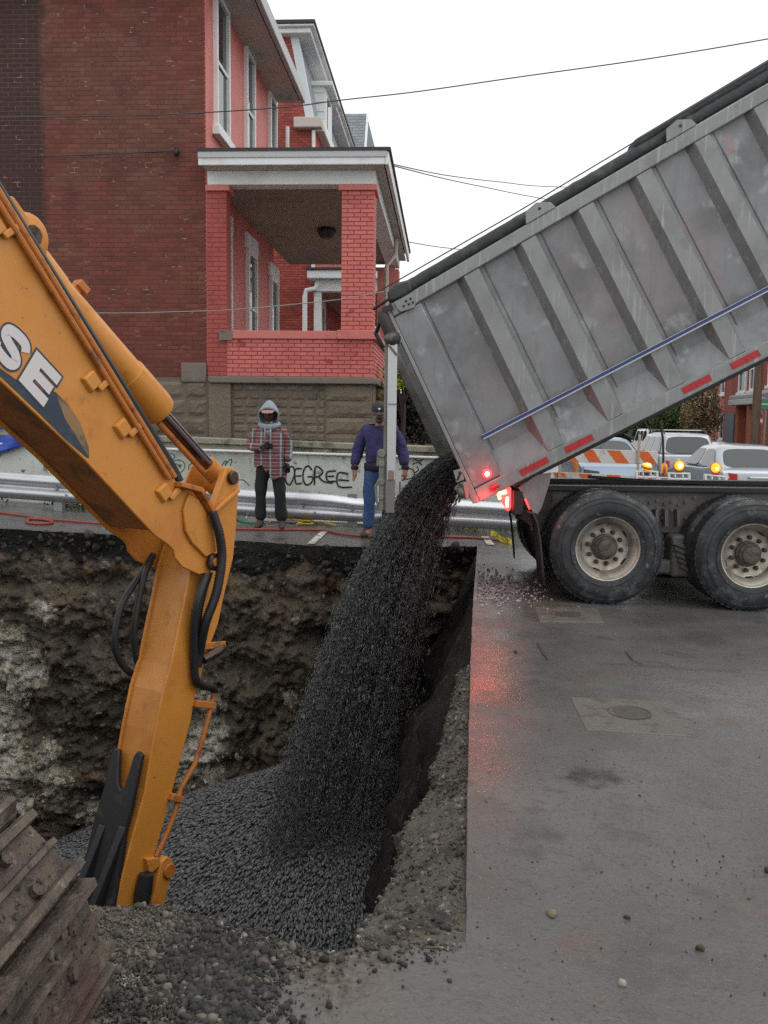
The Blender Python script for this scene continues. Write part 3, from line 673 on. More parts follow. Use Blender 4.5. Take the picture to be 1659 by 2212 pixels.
def column(x0, x1, y0, y1, nm='column'):
    c = MB().box((x0, y0, Z_P1+.016), (x1, y1, Z_COLT)).build(nm, pinkjoint, house)
    h_ = (Z_COLT-Z_P1-.02)
    bricks(c, (x0, y0, Z_P1+.018), (1, 0, 0), (0, -1, 0), x1-x0, h_, pinkbrick, single=lambda a, z: True, L=.2068, Hh=h_/32, jl=.013, jh=.012, d=.009, uneven=.001)
    bricks(c, (x1, y0, Z_P1+.018), (0, 1, 0), (1, 0, 0), y1-y0, h_, pinkbrick, single=lambda a, z: True, L=.2068, Hh=h_/32, jl=.013, jh=.012, d=.009, uneven=.001)
    MB().box((x0-.05, y0-.05, Z_COLT+.001), (x1+.05, y1+.05, Z_COLC)).build('column_cap', pink, house, bevel=.01)
    return c
column(XC0, XC1, PY0-.005, PY0+.5)
# far end column, plain painted (too far to tell its bricks apart)
xf0, xf1 = PX(0, 0, -1).x and PY(815, 640, YE-.5).x, PY(861, 640, YE-.5).x
MB().box((xf0, YE-.55, Z_CAP1), (xf1, YE-.05, Z_COLT)).build('end_column', pink, house)
pil = MB().box((XF+.02, PY0+.01, Z_CAP1), (XPIL, PY0+.3, Z_COLT)).build('pilaster', pinkjoint, house)
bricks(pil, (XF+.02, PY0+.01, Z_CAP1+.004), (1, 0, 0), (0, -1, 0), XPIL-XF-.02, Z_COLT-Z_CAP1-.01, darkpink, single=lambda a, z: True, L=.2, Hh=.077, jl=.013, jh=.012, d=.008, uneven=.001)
MB().box((XF+.01, PY0-.05, Z_COLT+.001), (XPIL+.06, PY0+.34, Z_COLC)).build('column_cap', pink, house, bevel=.01)
YR0 = YW-.35
bmz = Z_COLC+.003
MB().box((XF+.04, PY0-.03, bmz), (XC1+.03, PY0+.28, Z_BEAM1)).build('porch_beam', whitep, house, bevel=.01)
MB().box((XC1-.28, PY0+.282, bmz), (XC1+.03, YE, Z_BEAM1)).build('side_beam', whitep, house, bevel=.01)
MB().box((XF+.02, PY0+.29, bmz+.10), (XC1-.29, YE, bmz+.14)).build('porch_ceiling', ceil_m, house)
MB().box((XF+.02, YR0, Z_BEAM1+.001), (XRO-.02, YE+.2, Z_FAS0)).build('porch_soffit', soffit_m, house)
MB().box((XF-.02, YR0-.04, Z_FAS0+.003-.02), (XRO, YR0-.002, Z_ROOF-.02)).build('fascia', whitep, house, bevel=.012)
MB().box((XF-.02, YR0-.06, Z_FAS0+(Z_ROOF-Z_FAS0)*.45), (XRO+.03, YR0-.042, Z_ROOF-.01)).build('gutter', mat('grey_gutter', (.44, .44, .45), .5), house, bevel=.008)
MB().box((XRO+.001, YR0-.04, Z_FAS0-.02), (XRO+.06, YE+.3, Z_ROOF-.02)).build('fascia', whitep, house, bevel=.012)
MB().box((XF-.02, YR0-.07, Z_ROOF-.018), (XRO+.09, YE+.3, Z_ROOF+.035)).build('porch_roof', roof_m, house)
pl_ = PY(705, 528, 19.0)
MB().lathe([(.03, .14), (.19, .13), (.2, .09), (.13, -.02), (.06, -.05)], (pl_.x, pl_.y, bmz+.0-.06), (0, 0, 1), 16).build('porch_lamp', mat('dark_lamp', (.03, .03, .03), .4), house, smooth='auto')
dx_ = PY(856, 470, 20.5)
MB().tube([(dx_.x, 20.6, Z_BEAM1-.02), (dx_.x-.01, 20.6, Z_BEAM1-.35), (dx_.x-.2, 20.6, Z_BEAM1-.6), (dx_.x-.2, 20.6, Z_P1)], .05, 8).build('downspout', soffit_m, house, smooth='auto')

# ------------------------------------------------------------------ second house with mansard roof, third with slate roof
Y2 = 29.4; XF2 = PY(690, 300, Y2).x-.15
h2 = empty('brick_house', (XF2, Y2, 1.0), 'red brick house with white trimmed mansard roof and siding dormer, behind the salmon house', 'house')
ZC2 = PY(670, 262, Y2).z; ZM2 = PY(650, 80, Y2).z
s2 = MB().box((-12, Y2+.02, .5), (XF2, Y2+13, ZC2)).build('side_wall', redmortar, h2)
bricks(s2, (-7.5, Y2+.02, 1.0), (1, 0, 0), (0, -1, 0), XF2+7.5, ZC2-1.0, redbrick, d=.01, L=.22, Hh=.08, jh=.014)
xm1 = PY(660, 100, Y2).x-.02; xm0 = XF2-.02
gb = MB(); gb.prism([Vector((-12, Y2+.02, ZC2)), Vector((xm0-.25, Y2+.02, ZC2)), Vector((xm1-.45, Y2+.02, ZM2)), Vector((-12, Y2+.02, ZM2))], [Vector((-12, Y2+.3, ZC2)), Vector((xm0-.25, Y2+.3, ZC2)), Vector((xm1-.45, Y2+.3, ZM2)), Vector((-12, Y2+.3, ZM2))]); go = gb.build('gable_wall', redmortar, h2)
hh = ZM2-ZC2
bricks(go, (-7.5, Y2+.02, ZC2), (1, 0, 0), (0, -1, 0), 7.5+xm0-.28, hh, redbrick, d=.01, L=.22, Hh=.08, jh=.014, skip=lambda a, z: a-7.5 > xm0-.3+(xm1-.45-xm0+.25)*z/hh)
ms = MB(); ms.prism([Vector((xm0-.25, Y2, ZC2)), Vector((xm0, Y2, ZC2)), Vector((xm1-.2, Y2, ZM2)), Vector((xm1-.45, Y2, ZM2))], [Vector((xm0-.25, Y2+.25, ZC2)), Vector((xm0, Y2+.25, ZC2)), Vector((xm1-.2, Y2+.25, ZM2)), Vector((xm1-.45, Y2+.25, ZM2))]); ms.build('gable_trim', mat('pale_trim', (.58, .62, .66), .6), h2, bevel=.01)
ms = MB(); ms.prism([Vector((xm0-.3, Y2+.3, ZC2)), Vector((xm0-.02, Y2+.3, ZC2)), Vector((xm1-.22, Y2+.3, ZM2)), Vector((xm1-.6, Y2+.3, ZM2))], [Vector((xm0-.3, Y2+13, ZC2)), Vector((xm0-.02, Y2+13, ZC2)), Vector((xm1-.22, Y2+13, ZM2)), Vector((xm1-.6, Y2+13, ZM2))]); ms.build('mansard_slope', slate_m, h2)
zt = PY(655, 50, Y2-.3).z
MB().box((-12, Y2-.3, ZM2+.002), (xm1+.22, Y2+13, ZM2+(zt-ZM2)*.55)).build('cornice', whitep, h2, bevel=.03)
MB().box((-12, Y2-.42, ZM2+(zt-ZM2)*.55+.002), (xm1+.34, Y2+13.1, zt-.05)).build('cornice_top', whitep, h2, bevel=.03)
MB().box((-12, Y2-.46, zt-.048), (xm1+.37, Y2+13.1, zt+.05)).build('roof', roof_m, h2)
MB().box((XF2-.62, Y2-.28, ZC2-.26), (XF2+.25, Y2-.002, ZC2+.06)).build('cornice_return', soffit_m, h2, bevel=.03)
MB().box((XF2+.002, Y2, ZC2-.30), (XF2+.30, Y2+13, ZC2+.03)).build('eave', whitep, h2, bevel=.03)
MB().box((XF2+.001, Y2+.01, .5), (XF2+.03, Y2+13, ZC2-.31)).build('front_wall', redbrick, h2)
MB().tube([(XF2-.02, Y2-.08, ZC2-.3), (XF2-.02, Y2-.08, 6)], .06, 8).build('downspout', whitep, h2, smooth='auto')
# dormer
pd0, pd1 = PY(679, 180, Y2+2.2), PY(703, 315, Y2+2.2)
xd1 = PY(716, 200, Y2+2.2).x
dm = MB().box((pd0.x-.9, Y2+2.2, pd1.z-.8), (PY(701, 250, Y2+2.2).x, Y2+4.0, pd0.z-.12)).build('dormer', whitep, h2)
k = 0; zz = pd1.z-.7
while zz < pd0.z-.2:
    MB().hexa([Vector(p) for p in ((pd0.x-.9, Y2+2.165, zz), (dm.location.x+PY(700, 250, Y2+2.2).x, Y2+2.165, zz), (PY(700, 250, Y2+2.2).x, Y2+2.199, zz), (pd0.x-.9, Y2+2.199, zz), (pd0.x-.9, Y2+2.188, zz+.29), (PY(700, 250, Y2+2.2).x, Y2+2.188, zz+.29), (PY(700, 250, Y2+2.2).x, Y2+2.199, zz+.29), (pd0.x-.9, Y2+2.199, zz+.29))]).build('siding_board', whitep, dm); zz += .30
dr_ = MB(); xr = PY(701, 250, Y2+2.2).x
dr_.prism([Vector((pd0.x-.9, Y2+2.05, pd0.z-.118)), Vector((xd1+.05, Y2+2.05, pd0.z-.118)), Vector((xd1+.05, Y2+2.05, pd0.z+.02)), Vector((pd0.x-.9, Y2+2.05, pd0.z+.06))], [Vector((pd0.x-.9, Y2+4.2, pd0.z-.118)), Vector((xd1+.05, Y2+4.2, pd0.z-.118)), Vector((xd1+.05, Y2+4.2, pd0.z+.02)), Vector((pd0.x-.9, Y2+4.2, pd0.z+.06))]); dr_.build('dormer_roof', whitep, dm, bevel=.02)
MB().box((xr+.001, Y2+2.25, pd1.z-.5), (xr+.04, Y2+3.9, pd0.z-.13)).build('dormer_front', whitep, dm)
MB().box((xr+.042, Y2+2.6, pd1.z+.1), (xr+.06, Y2+3.5, pd0.z-.35)).build('pane', glass_d, dm)
# its porch, seen through the first porch
YP2 = 27.6
zb1, zb0, zf0 = PY(700, 583, YP2).z, PY(700, 627, YP2).z, PY(700, 601, YP2).z
x20, x21 = PY(663, 600, YP2).x, PY(812, 600, YP2).x+.5
MB().box((x20, YP2, zf0), (x21, Y2+9, zb1)).build('porch_fascia', whitep, h2, bevel=.02)
MB().box((x20+.2, YP2+.25, zb0), (x21-.3, YP2+.55, zf0-.002)).build('porch_beam', whitep, h2, bevel=.02)
MB().box((x20-.03, YP2-.05, zb1+.002), (x21+.05, Y2+9, zb1+.07)).build('porch_roof', roof_m, h2)
MB().box((x20+.2, YP2+.6, zb0+.05), (x21-.3, Y2+9, zb0+.09)).build('porch_ceiling', ceil_m, h2)
c2x = PY(679, 660, YP2+.4).x
MB().box((c2x, YP2+.3, .5), (c2x+.22, YP2+.52, zb0-.002)).build('porch_post', whitep, h2)
MB().box((x20-.3, Y2-.8, .5), (x21-.2, Y2+9, 2.4)).build('porch_base', redbrick, h2)
ps = PY(660, 640, YP2+.2)
MB().tube([(ps.x+.35, YP2+.2, zb0+.22), (ps.x+.30, YP2+.2, zb0+.08), (ps.x+.02, YP2+.2, zb0+.02), (ps.x-.02, YP2+.2, zb0-.15), (ps.x-.02, YP2+.2, 1.5)], .075, 10).build('downspout', whitep, h2, smooth='auto')
side_window(h2, Y2+1.2, Y2+2.2, 3.2, 5.4, XF2+.03, lintel=.25)
MB().box((XF2+.032, Y2+3.0, 2.4), (XF2+.07, Y2+4.0, 4.8)).build('door', mat('brown_door', (.20, .08, .04), .5), h2)
Y3 = 44.0
h3 = empty('slate_roof_house', (-9, Y3, 0), 'house with a steep grey slate roof beyond the mansard house', 'house')
a3, b3 = PY(722, 247, Y3+1.3), PY(786, 319, Y3)
z3t, z3b = a3.z, PY(786, 345, Y3).z
MB().box((-12, Y3+.1, 0), (b3.x-.05, Y3+9, z3b-.01)).build('wall', redbrick, h3)
n3 = 16
for r in range(n3):
    t0, t1 = r/n3, (r+1)/n3; zz0, zz1 = z3b+(z3t-z3b)*t0, z3b+(z3t-z3b)*t1; yy0, yy1 = Y3-.1+1.4*t0, Y3-.1+1.4*t1
    if r == 0: so_ = None
    sb = MB(); xx = PY(716, 300, Y3).x-1.2-(.15 if r % 2 else 0)
    while xx < b3.x:
        x1 = min(xx+.30, b3.x); 
        sb.add([Vector((xx+.004, yy0-.035, zz0)), Vector((x1-.004, yy0-.035, zz0)), Vector((x1-.004, yy1-.008, zz1+.02)), Vector((xx+.004, yy1-.008, zz1+.02))], [(0, 1, 2, 3)])
        xx = x1
    so_ = sb.build('slate_course', slate_m, h3, recalc=False)
MB().prism([Vector((-12, Y3-.06, z3b)), Vector((b3.x, Y3-.06, z3b)), Vector((b3.x, Y3+1.34, z3t)), Vector((-12, Y3+1.34, z3t))], [Vector((-12, Y3+9, z3b)), Vector((b3.x, Y3+9, z3b)), Vector((b3.x, Y3+8.8, z3t)), Vector((-12, Y3+8.8, z3t))]).build('roof', slate_m, h3)
MB().bar((b3.x+.05, Y3-.1, z3b), (b3.x+.05, Y3+1.3, z3t), .1, .12).build('roof_trim', whitep, h3)

# ------------------------------------------------------------------ retaining wall with graffiti, lot behind it
YRW = 14.6
def rwz(x): return np.interp(x, [-4.57, 0], [PY(330, 941, YRW).z, PY(950, 965, YRW).z]) + 0*x if x <= 0 and x >= -4.57 else PY(330, 941, YRW).z+(x+4.57)/4.57*(PY(950, 965, YRW).z-PY(330, 941, YRW).z)
rw = empty('retaining_wall', (-3, YRW, 0), 'whitewashed retaining wall with black and green graffiti behind the guardrail', 'wall')
XR1 = 1.3
P0 = [(-14, rwz(-14)), (XR1, rwz(XR1))]
def along(y0, y1, zo0, zo1, x0=-14, x1=XR1): return [Vector((x0, y0, (rwz(x0)+zo0) if zo0 > -1 else -.6)), Vector((x1, y0, (rwz(x1)+zo0) if zo0 > -1 else -.6)), Vector((x1, y1, (rwz(x1)+zo0) if zo0 > -1 else -.6)), Vector((x0, y1, (rwz(x0)+zo0) if zo0 > -1 else -.6)), Vector((x0, y0, rwz(x0)+zo1)), Vector((x1, y0, rwz(x1)+zo1)), Vector((x1, y1, rwz(x1)+zo1)), Vector((x0, y1, rwz(x0)+zo1))]
MB().hexa(along(YRW, YRW+.3, -9, -.20)).build('wall_face', wallwhite, rw, bevel=.01)
MB().hexa(along(YRW-.02, YRW+.3, -.198, -.10)).build('upper_course', mosscap, rw, bevel=.01)
MB().hexa(along(YRW-.07, YRW+.36, -.098, 0)).build('coping', mosscap, rw, bevel=.015)
MB().box((XR1-.3, YRW+.37, -.8), (XR1, YRW+12, rwz(XR1)-.03)).build('return_wall', wallwhite, rw)
pz0, pz1 = PY(400, 971, YRW-.05).z, PY(930, 988, YRW-.05).z; px0, px1 = PY(400, 971, YRW-.05).x, PY(930, 988, YRW-.05).x
def pipez(x): return pz0+(pz1-pz0)*(x-px0)/(px1-px0)
MB().tube([(-9, YRW-.05, pipez(-9)), (-4, YRW-.05, pipez(-4)), (1.2, YRW-.05, pipez(1.2))], .022, 8).build('conduit', mat('white_pvc', (.75, .77, .75), .4), rw, smooth='auto')
lot = MB(); lot.grid([[Vector((x, y, rwz(min(x, XR1))-.05+(.02*nz(x*2, y*2, 0)))) for x in [-14, -10, -6, -3, -1.5, -1, -.5, 0, .5, 1]] for y in (YRW+.29, 15.0, 15.6, 16.5, 18, 22, 40, 60)])
setp(lot.build('house_lot', mat('bare_earth', (.075, .06, .045), .95, coord='World', var=[(4, 6, (.12, .07, .04), .55, .7), (9, 5, (.05, .08, .03), .6, .7)], bump=[(20, .8, .04)]), None, smooth=True, recalc=False), kind='structure')

# spray strokes: thin ribbons on the wall face
def strokes(parent, name, lines, wd, material, off=.004):
    b = MB()
    for i, ln in enumerate(lines):
        o_ = off+.0008*i; pts = [PY(u, v, YRW-o_) for u, v in ln]
        # smooth the polyline
        if len(pts) > 2:
            q = [pts[0]]
            for k in range(len(pts)-1):
                p0, p1, p2, p3 = pts[max(k-1, 0)], pts[k], pts[k+1], pts[min(k+2, len(pts)-1)]
                for s_ in (1/3, 2/3, 1):
                    q.append(.5*((2*p1)+(p2-p0)*s_+(2*p0-5*p1+4*p2-p3)*s_*s_+(3*p1-p0-3*p2+p3)*s_**3))
            pts = q
        vs = []
        for k, p in enumerate(pts):
            d = (pts[min(k+1, len(pts)-1)]-pts[max(k-1, 0)]); d.y = 0
            d = d.normalized() if d.length > 1e-6 else Vector((1, 0, 0)); s_ = Vector((d.z, 0, -d.x))*wd/2*(1+.15*nz(p.x*9, p.z*9, i))
            vs += [p-s_, p+s_]
        b.add(vs, [(2*k, 2*k+1, 2*k+3, 2*k+2) for k in range(len(pts)-1)])
    return b.build(name, material, parent, recalc=False)
def c3(L): return [(406.6+.3677*x, 610+.3677*y) for x, y in L]
deg = [c3(l) for l in (
    [(575, 1105), (610, 1080), (625, 1110), (618, 1150), (595, 1190), (572, 1165), (578, 1105)],
    [(668, 1095), (628, 1100), (632, 1180), (668, 1178)], [(632, 1138), (665, 1136)],
    [(728, 1105), (705, 1078), (680, 1100), (674, 1150), (690, 1188), (720, 1180), (732, 1145), (700, 1142)],
    [(742, 1190), (745, 1090), (770, 1088), (790, 1115), (765, 1140), (745, 1142)], [(765, 1140), (795, 1170), (850, 1178)],
    [(868, 1108), (815, 1115), (818, 1165), (866, 1168)], [(818, 1140), (858, 1138)],
    [(940, 1125), (880, 1120), (882, 1198), (962, 1202)], [(882, 1160), (945, 1164)])]
strokes(rw, 'graffiti_word', deg, .026, black_spray)
def cg(L): return [(338.9+.1634*x, 948.8+.1634*y) for x, y in L]
strokes(rw, 'graffiti_scrawl', [cg([(120, 240), (170, 190), (230, 210), (220, 260), (150, 270), (110, 240)]), cg([(200, 280), (320, 280), (370, 340), (330, 430), (240, 430), (190, 370), (240, 320), (300, 350)]), c3([(265, 1190), (300, 1160), (330, 1165), (360, 1195)])], .014, grey_spray)
strokes(rw, 'graffiti_scrawl', [cg([(500, 300), (430, 340), (420, 400), (460, 440), (520, 430)]), cg([(740, 300), (760, 350)]), cg([(850, 360), (890, 300), (920, 290), (900, 350), (940, 290), (990, 265), (970, 350)])], .014, green_spray)
def c5_(L): return [(731.9+.1501*x, 833.6+.1501*y) for x, y in L]
strokes(rw, 'graffiti_scrawl', [c5_([(870, 1200), (950, 1190), (1060, 1200), (1090, 1270), (1040, 1330), (900, 1350)]), c5_([(880, 1380), (880, 1530)]), c5_([(1060, 1130), (1130, 1100), (1200, 1140)]), c5_([(1080, 1060), (1160, 1080), (1210, 1060)]), c5_([(1100, 1250), (1150, 1200), (1120, 1160)])], .016, black_spray)

# ------------------------------------------------------------------ guardrail
YG = 13.55
gz = lambda x: np.interp(x, [-12, PY(0, 1018, YG).x, PY(560, 1061, YG).x, PY(1050, 1083, YG).x, 8], [PY(0, 1018, YG).z+.22, PY(0, 1018, YG).z, PY(560, 1059, YG).z, PY(1050, 1083, YG).z, PY(1050, 1083, YG).z-.36])
gr = empty('guardrail', (-2, YG, 0), 'galvanised W-beam guardrail with a dented top edge along the far side of the trench', 'guardrail')
prof = [(0, 0), (.03, -.012), (.055, -.05), (.08, -.075), (.115, -.08), (.15, -.05), (.175, -.012), (.20, 0), (.225, -.012), (.25, -.05), (.285, -.08), (.32, -.075), (.345, -.05), (.37, -.012), (.40, 0)]
P = []
for i in range(141):
    x = -12+19.6*i/140; dn = .05*math.exp(-((x+1.2)/.35)**2)-.025*math.exp(-((x+.55)/.3)**2)
    P.append([Vector((x, YG+dy*(1-.5*math.exp(-((x+1.0)/.4)**2)*(h < .1))+.01*nz(x*1.5, 0, 0)+.03*math.exp(-((x+1.0)/.5)**2), gz(x)-h-dn*(1-h/.4))) for h, dy in prof])
b = MB(); b.grid(P)
o = b.build('rail', galv, gr, smooth=True, recalc=False); sm = o.modifiers.new('thick', 'SOLIDIFY'); sm.thickness = .006
for x in (-9.6, -7.7, -5.8, -3.95, -2.05, PY(760, 1130, YG).x, 1.85, 3.75):
    p = MB().box((x-.07, YG+.02, g(x, YG)-.2), (x+.07, YG+.14, gz(x)+.02)).build('post', galvd, gr, bevel=.008)
    MB().lathe([(.022, 0), (.022, .016), (.012, .02)], (x, YG-.012, gz(x)-.2), (0, -1, 0), 8).build('bolt', galvd, gr)
    MB().box((x+.16, YG-.093, gz(x)-.30), (x+.20, YG-.085, gz(x)-.275)).build('bolt', galvd, gr)
# ------------------------------------------------------------------ excavator
orange = mat('excavator_paint', (.58, .235, .040), .42, var=[(2.2, 5, (.50, .185, .034), .48, .68), (5, 7, (.40, .145, .032), .60, .72), (1.5, 7, (.30, .125, .045), .64, .76, (1, 1, .35)), (26, 6, (.22, .10, .04), .66, .72), (60, 3, (.66, .33, .10), .68, .73)], bump=[(3, .06, .02), (70, .12, .002)], rvar=(5, .28, .6), spec=.5)
orange_d = mat('worn_excavator_paint', (.46, .155, .03), .6, var=[(9, 6, (.20, .075, .03), .5, .66)], bump=[(20, .3, .005)])
orange_u = mat('dark_underside_paint', (.34, .12, .03), .7, var=[(4, 6, (.17, .075, .035), .48, .66)], bump=[(25, .3, .005)])  # darker, browner orange for the boom's box section
blackp = mat('black_wear_paint', (.014, .013, .014), .5, var=[(8, 5, (.04, .03, .028), .55, .7)])
rubber = mat('black_hose_rubber', (.018, .019, .02), .45)
chrome = mat('dark_chrome', (.16, .12, .125), .16, .95)
pinsteel = mat('greasy_steel', (.10, .07, .055), .4, .8, var=[(20, 4, (.04, .03, .028), .5, .65)])
rust = mat('muddy_track_steel', (.105, .084, .064), .58, .25, coord='World', var=[(5, 6, (.05, .036, .029), .46, .62), (12, 6, (.19, .165, .135), .56, .70), (3, 5, (.085, .048, .038), .55, .7), (20, 4, (.035, .028, .024), .6, .7)], bump=[(34, .9, .015), (90, .5, .006)])
mudm = mat('packed_mud', (.10, .085, .062), .95, coord='World', var=[(6, 6, (.09, .08, .06), .5, .65), (30, 4, (.25, .22, .17), .58, .7)], bump=[(30, 1, .03)])
decal_d = mat('navy_decal', (.02, .035, .055), .4, var=[(8, 6, (.05, .08, .10), .5, .7)])
decal_w = mat('white_decal', (.62, .58, .58), .4)
bronze = mat('bronze_decal', (.26, .15, .07), .4, var=[(6, 4, (.03, .045, .06), .45, .65)])
OE = PY(455, 1215, 6.4); HE = Vector((math.cos(R(60)), math.sin(R(60)), 0)); NE = Vector((math.sin(R(60)), -math.cos(R(60)), 0))
def EB(u, v, off=0.0): return PL(u, v, OE+NE*off, NE)
def pe(pts, off=0.0): return [EB(u, v, off) for u, v in pts]
def shift(P, off): return [p+NE*off for p in P]
def inset(P, d):
    """inset a polygon lying in the boom plane"""
    n = len(P); out = []; c2 = [(p.dot(HE), p.z) for p in P]
    area = sum(c2[i][0]*c2[(i+1) % n][1]-c2[(i+1) % n][0]*c2[i][1] for i in range(n)); s_ = 1 if area > 0 else -1
    for i in range(n):
        a, b_, c = c2[i-1], c2[i], c2[(i+1) % n]
        def nrm(p, q):
            dx, dz = q[0]-p[0], q[1]-p[1]; l = math.hypot(dx, dz)+1e-9; return (-dz/l*s_, dx/l*s_)
        n1, n2 = nrm(a, b_), nrm(b_, c); mx, mz = n1[0]+n2[0], n1[1]+n2[1]; l = mx*mx+mz*mz
        k = min(2/max(l, .3), 2.5) if l > 0 else 1
        out.append(P[i]+HE*(mx*d*k*1.0)+Vector((0, 0, mz*d*k*1.0)))
    return out
TC = Vector((-4.35, 1.0, 0))
ex = empty('excavator', (TC.x, TC.y, g(TC.x)), 'orange yellow tracked excavator reaching its boom and stick down into the trench', 'excavator')
boom_o = [(-430, -270), (0, 425), (110, 605), (235, 804), (298, 907), (368, 1020), (388, 1053), (409, 1062), (427, 1080), (443, 1109), (457, 1137), (464, 1194), (463, 1223), (452, 1240), (430, 1241), (394, 1225), (378, 1204), (375, 1189), (363, 1176), (339, 1160), (331, 1153), (184, 995), (0, 822), (-200, 640), (-430, 470)]
WB = .48
Pn = pe(boom_o)
b = MB(); b.prism(Pn, shift(Pn, -.022)); boom = b.build('boom', orange, ex, bevel=.006)
b = MB(); b.prism(shift(Pn, -WB+.022), shift(Pn, -WB)); b.build('far_plate', orange, boom, bevel=.006)
Pi = inset(pe(boom_o[:8]+[(404, 1090), (392, 1128), (372, 1150), (350, 1150), (339, 1155)]+boom_o[20:]), .022)
b = MB(); b.prism(shift(Pi, -.023), shift(Pi, -WB+.023)); b.build('box_section', orange_u, boom)
# outer boom section back to the machine
e0 = EB(-430, 100, -WB/2); e1 = Vector((OE.x, OE.y, 0))-HE*6.6; e1.z = 1.35
b = MB(); b.bar(e0, e1, WB, .8); b.build('lower_boom', orange, ex, bevel=.01)
# raised reinforcement at the boom nose
rp = pe([(372, 1118), (384, 1098), (395, 1110), (398, 1148), (412, 1176), (440, 1208), (455, 1232), (440, 1236), (408, 1206), (388, 1180), (378, 1150)], .001)
nose = pe([(396, 1146), (410, 1172), (440, 1203), (462, 1190), (457, 1140), (444, 1112), (424, 1078), (404, 1066), (392, 1100)], .001)
b = MB(); b.prism(nose, shift(nose, .026)); b.build('nose_plate', orange, boom, bevel=.008)
def disc(c, r, h0, h1, name, material, parent, n=24):
    b = MB(); b.lathe([(r*.98, h0), (r, h0+.002), (r, h1-.004), (r*.9, h1)], c, NE, n); return b.build(name, material, parent, smooth='auto')
pc = EB(455, 1213); disc(pc, .062, .02, .05, 'pin', pinsteel, boom); disc(pc, .032, .045, .062, 'pin_cap', orange_d, boom)
# flange pipe, hose and clamps along the top edge
t0, t1 = EB(-430, -280, .02), EB(376, 1030, .02)
b = MB(); b.tube([t0, t1], .022, 10); b.build('hydraulic_pipe', orange_d, boom, smooth='auto')
b = MB(); b.tube([EB(-430, -286, -.05), EB(60, 510, -.05), EB(240, 796, -.05), EB(372, 1008, -.05), EB(388, 1040, -.03)], .03, 8); b.build('hose', rubber, boom, smooth='auto')
b = MB(); b.tube([EB(-430, -250, .03), EB(366, 1034, .03)], .018, 8); b.build('hydraulic_pipe', orange_d, boom, smooth='auto')
for (u, v) in ((7, 480), (212, 813), (278, 914), (366, 1052)):
    c = EB(u, v, .0); q = MB(); dT = (EB(235, 804)-EB(0, 425)).normalized(); up = dT.cross(NE); up = up if up.z > 0 else -up
    q.hexa([c+dT*a-up*b_+NE*e for e in (.001, .05) for a, b_ in ((-.06, .03), (.05, .03), (.05, .20), (-.06, .20))]) if False else None
    q.prism([c-dT*.07-up*.02, c+dT*.045-up*.02, c+dT*.045-up*.12, c-dT*.07-up*.12], [p+NE*.032 for p in (c-dT*.06-up*.02, c+dT*.035-up*.02, c+dT*.035-up*.11, c-dT*.06-up*.11)])
    q.bar(c+dT*.055-up*.06+NE*.02, c+dT*.055+up*.05+NE*.02, .04, .03, up=NE)
    q.build('hose_clamp', orange, boom, bevel=.008)
br = MB(); br.bar(EB(383, 1046, .03), EB(428, 1058, .03), .035, .10, up=NE); br.bar(EB(428, 1058, .03), EB(459, 1112, .03), .035, .09, up=NE); br.build('hose_bracket', orange_d, boom, bevel=.006)
# stick
st_o = [(484, 1008), (502, 1011), (513, 1030), (516, 1040), (513, 1100), (510, 1145), (504, 1205), (484, 1287), (472, 1345), (450, 1406), (421, 1506), (412, 1559), (383, 1669), (359, 1760), (335, 1842), (318, 1930), (300, 2020), (232, 2020), (251, 1947), (283, 1823), (314, 1708), (335, 1583), (352, 1497), (369, 1439), (398, 1300), (412, 1225), (440, 1140), (456, 1090), (470, 1045)]
OS, WS = -.07, .34
Sn = [p+NE*0 for p in pe(st_o, OS)]
b = MB(); b.prism(Sn, shift(Sn, -.02)); stick = b.build('stick', orange, ex, bevel=.006)
b = MB(); b.prism(shift(Sn, -WS+.02), shift(Sn, -WS)); b.build('far_plate', orange, stick, bevel=.006)
Sb = inset(pe([(506, 1120)]+st_o[5:26]+[(450, 1110), (475, 1100)], OS), .02)
b = MB(); b.prism(shift(Sb, -.021), shift(Sb, -WS+.021)); b.build('box_section', orange, stick)
# front face sits flush with the plate edges
A_, B_ = EB(372, 1425, OS), EB(283, 1823, OS)
NF = (B_-A_).cross(NE).normalized(); NF = NF if NF.dot(CAM-A_) > 0 else -NF
def FB(u, v, off=0.0): return PL(u, v, A_+NF*off, NF)
fp = [EB(412, 1225, OS-.004), EB(232, 2020, OS-.004)]
# lug stiffeners and rod pin
b = MB(); b.bar(EB(486, 1012, OS+.012), EB(452, 1108, OS+.012), .03, .05, up=NE); b.bar(EB(513, 1058, OS+.012), EB(455, 1108, OS+.012), .03, .05, up=NE); b.build('lug_rib', orange, stick, bevel=.006)
b = MB(); b.bar(EB(486, 1012, OS-WS-.012), EB(452, 1108, OS-WS-.012), .03, .05, up=NE); b.build('lug_rib', orange, stick, bevel=.006)
pc = EB(500, 1032, OS); disc(pc, .05, .002, .03, 'pin', pinsteel, stick); 
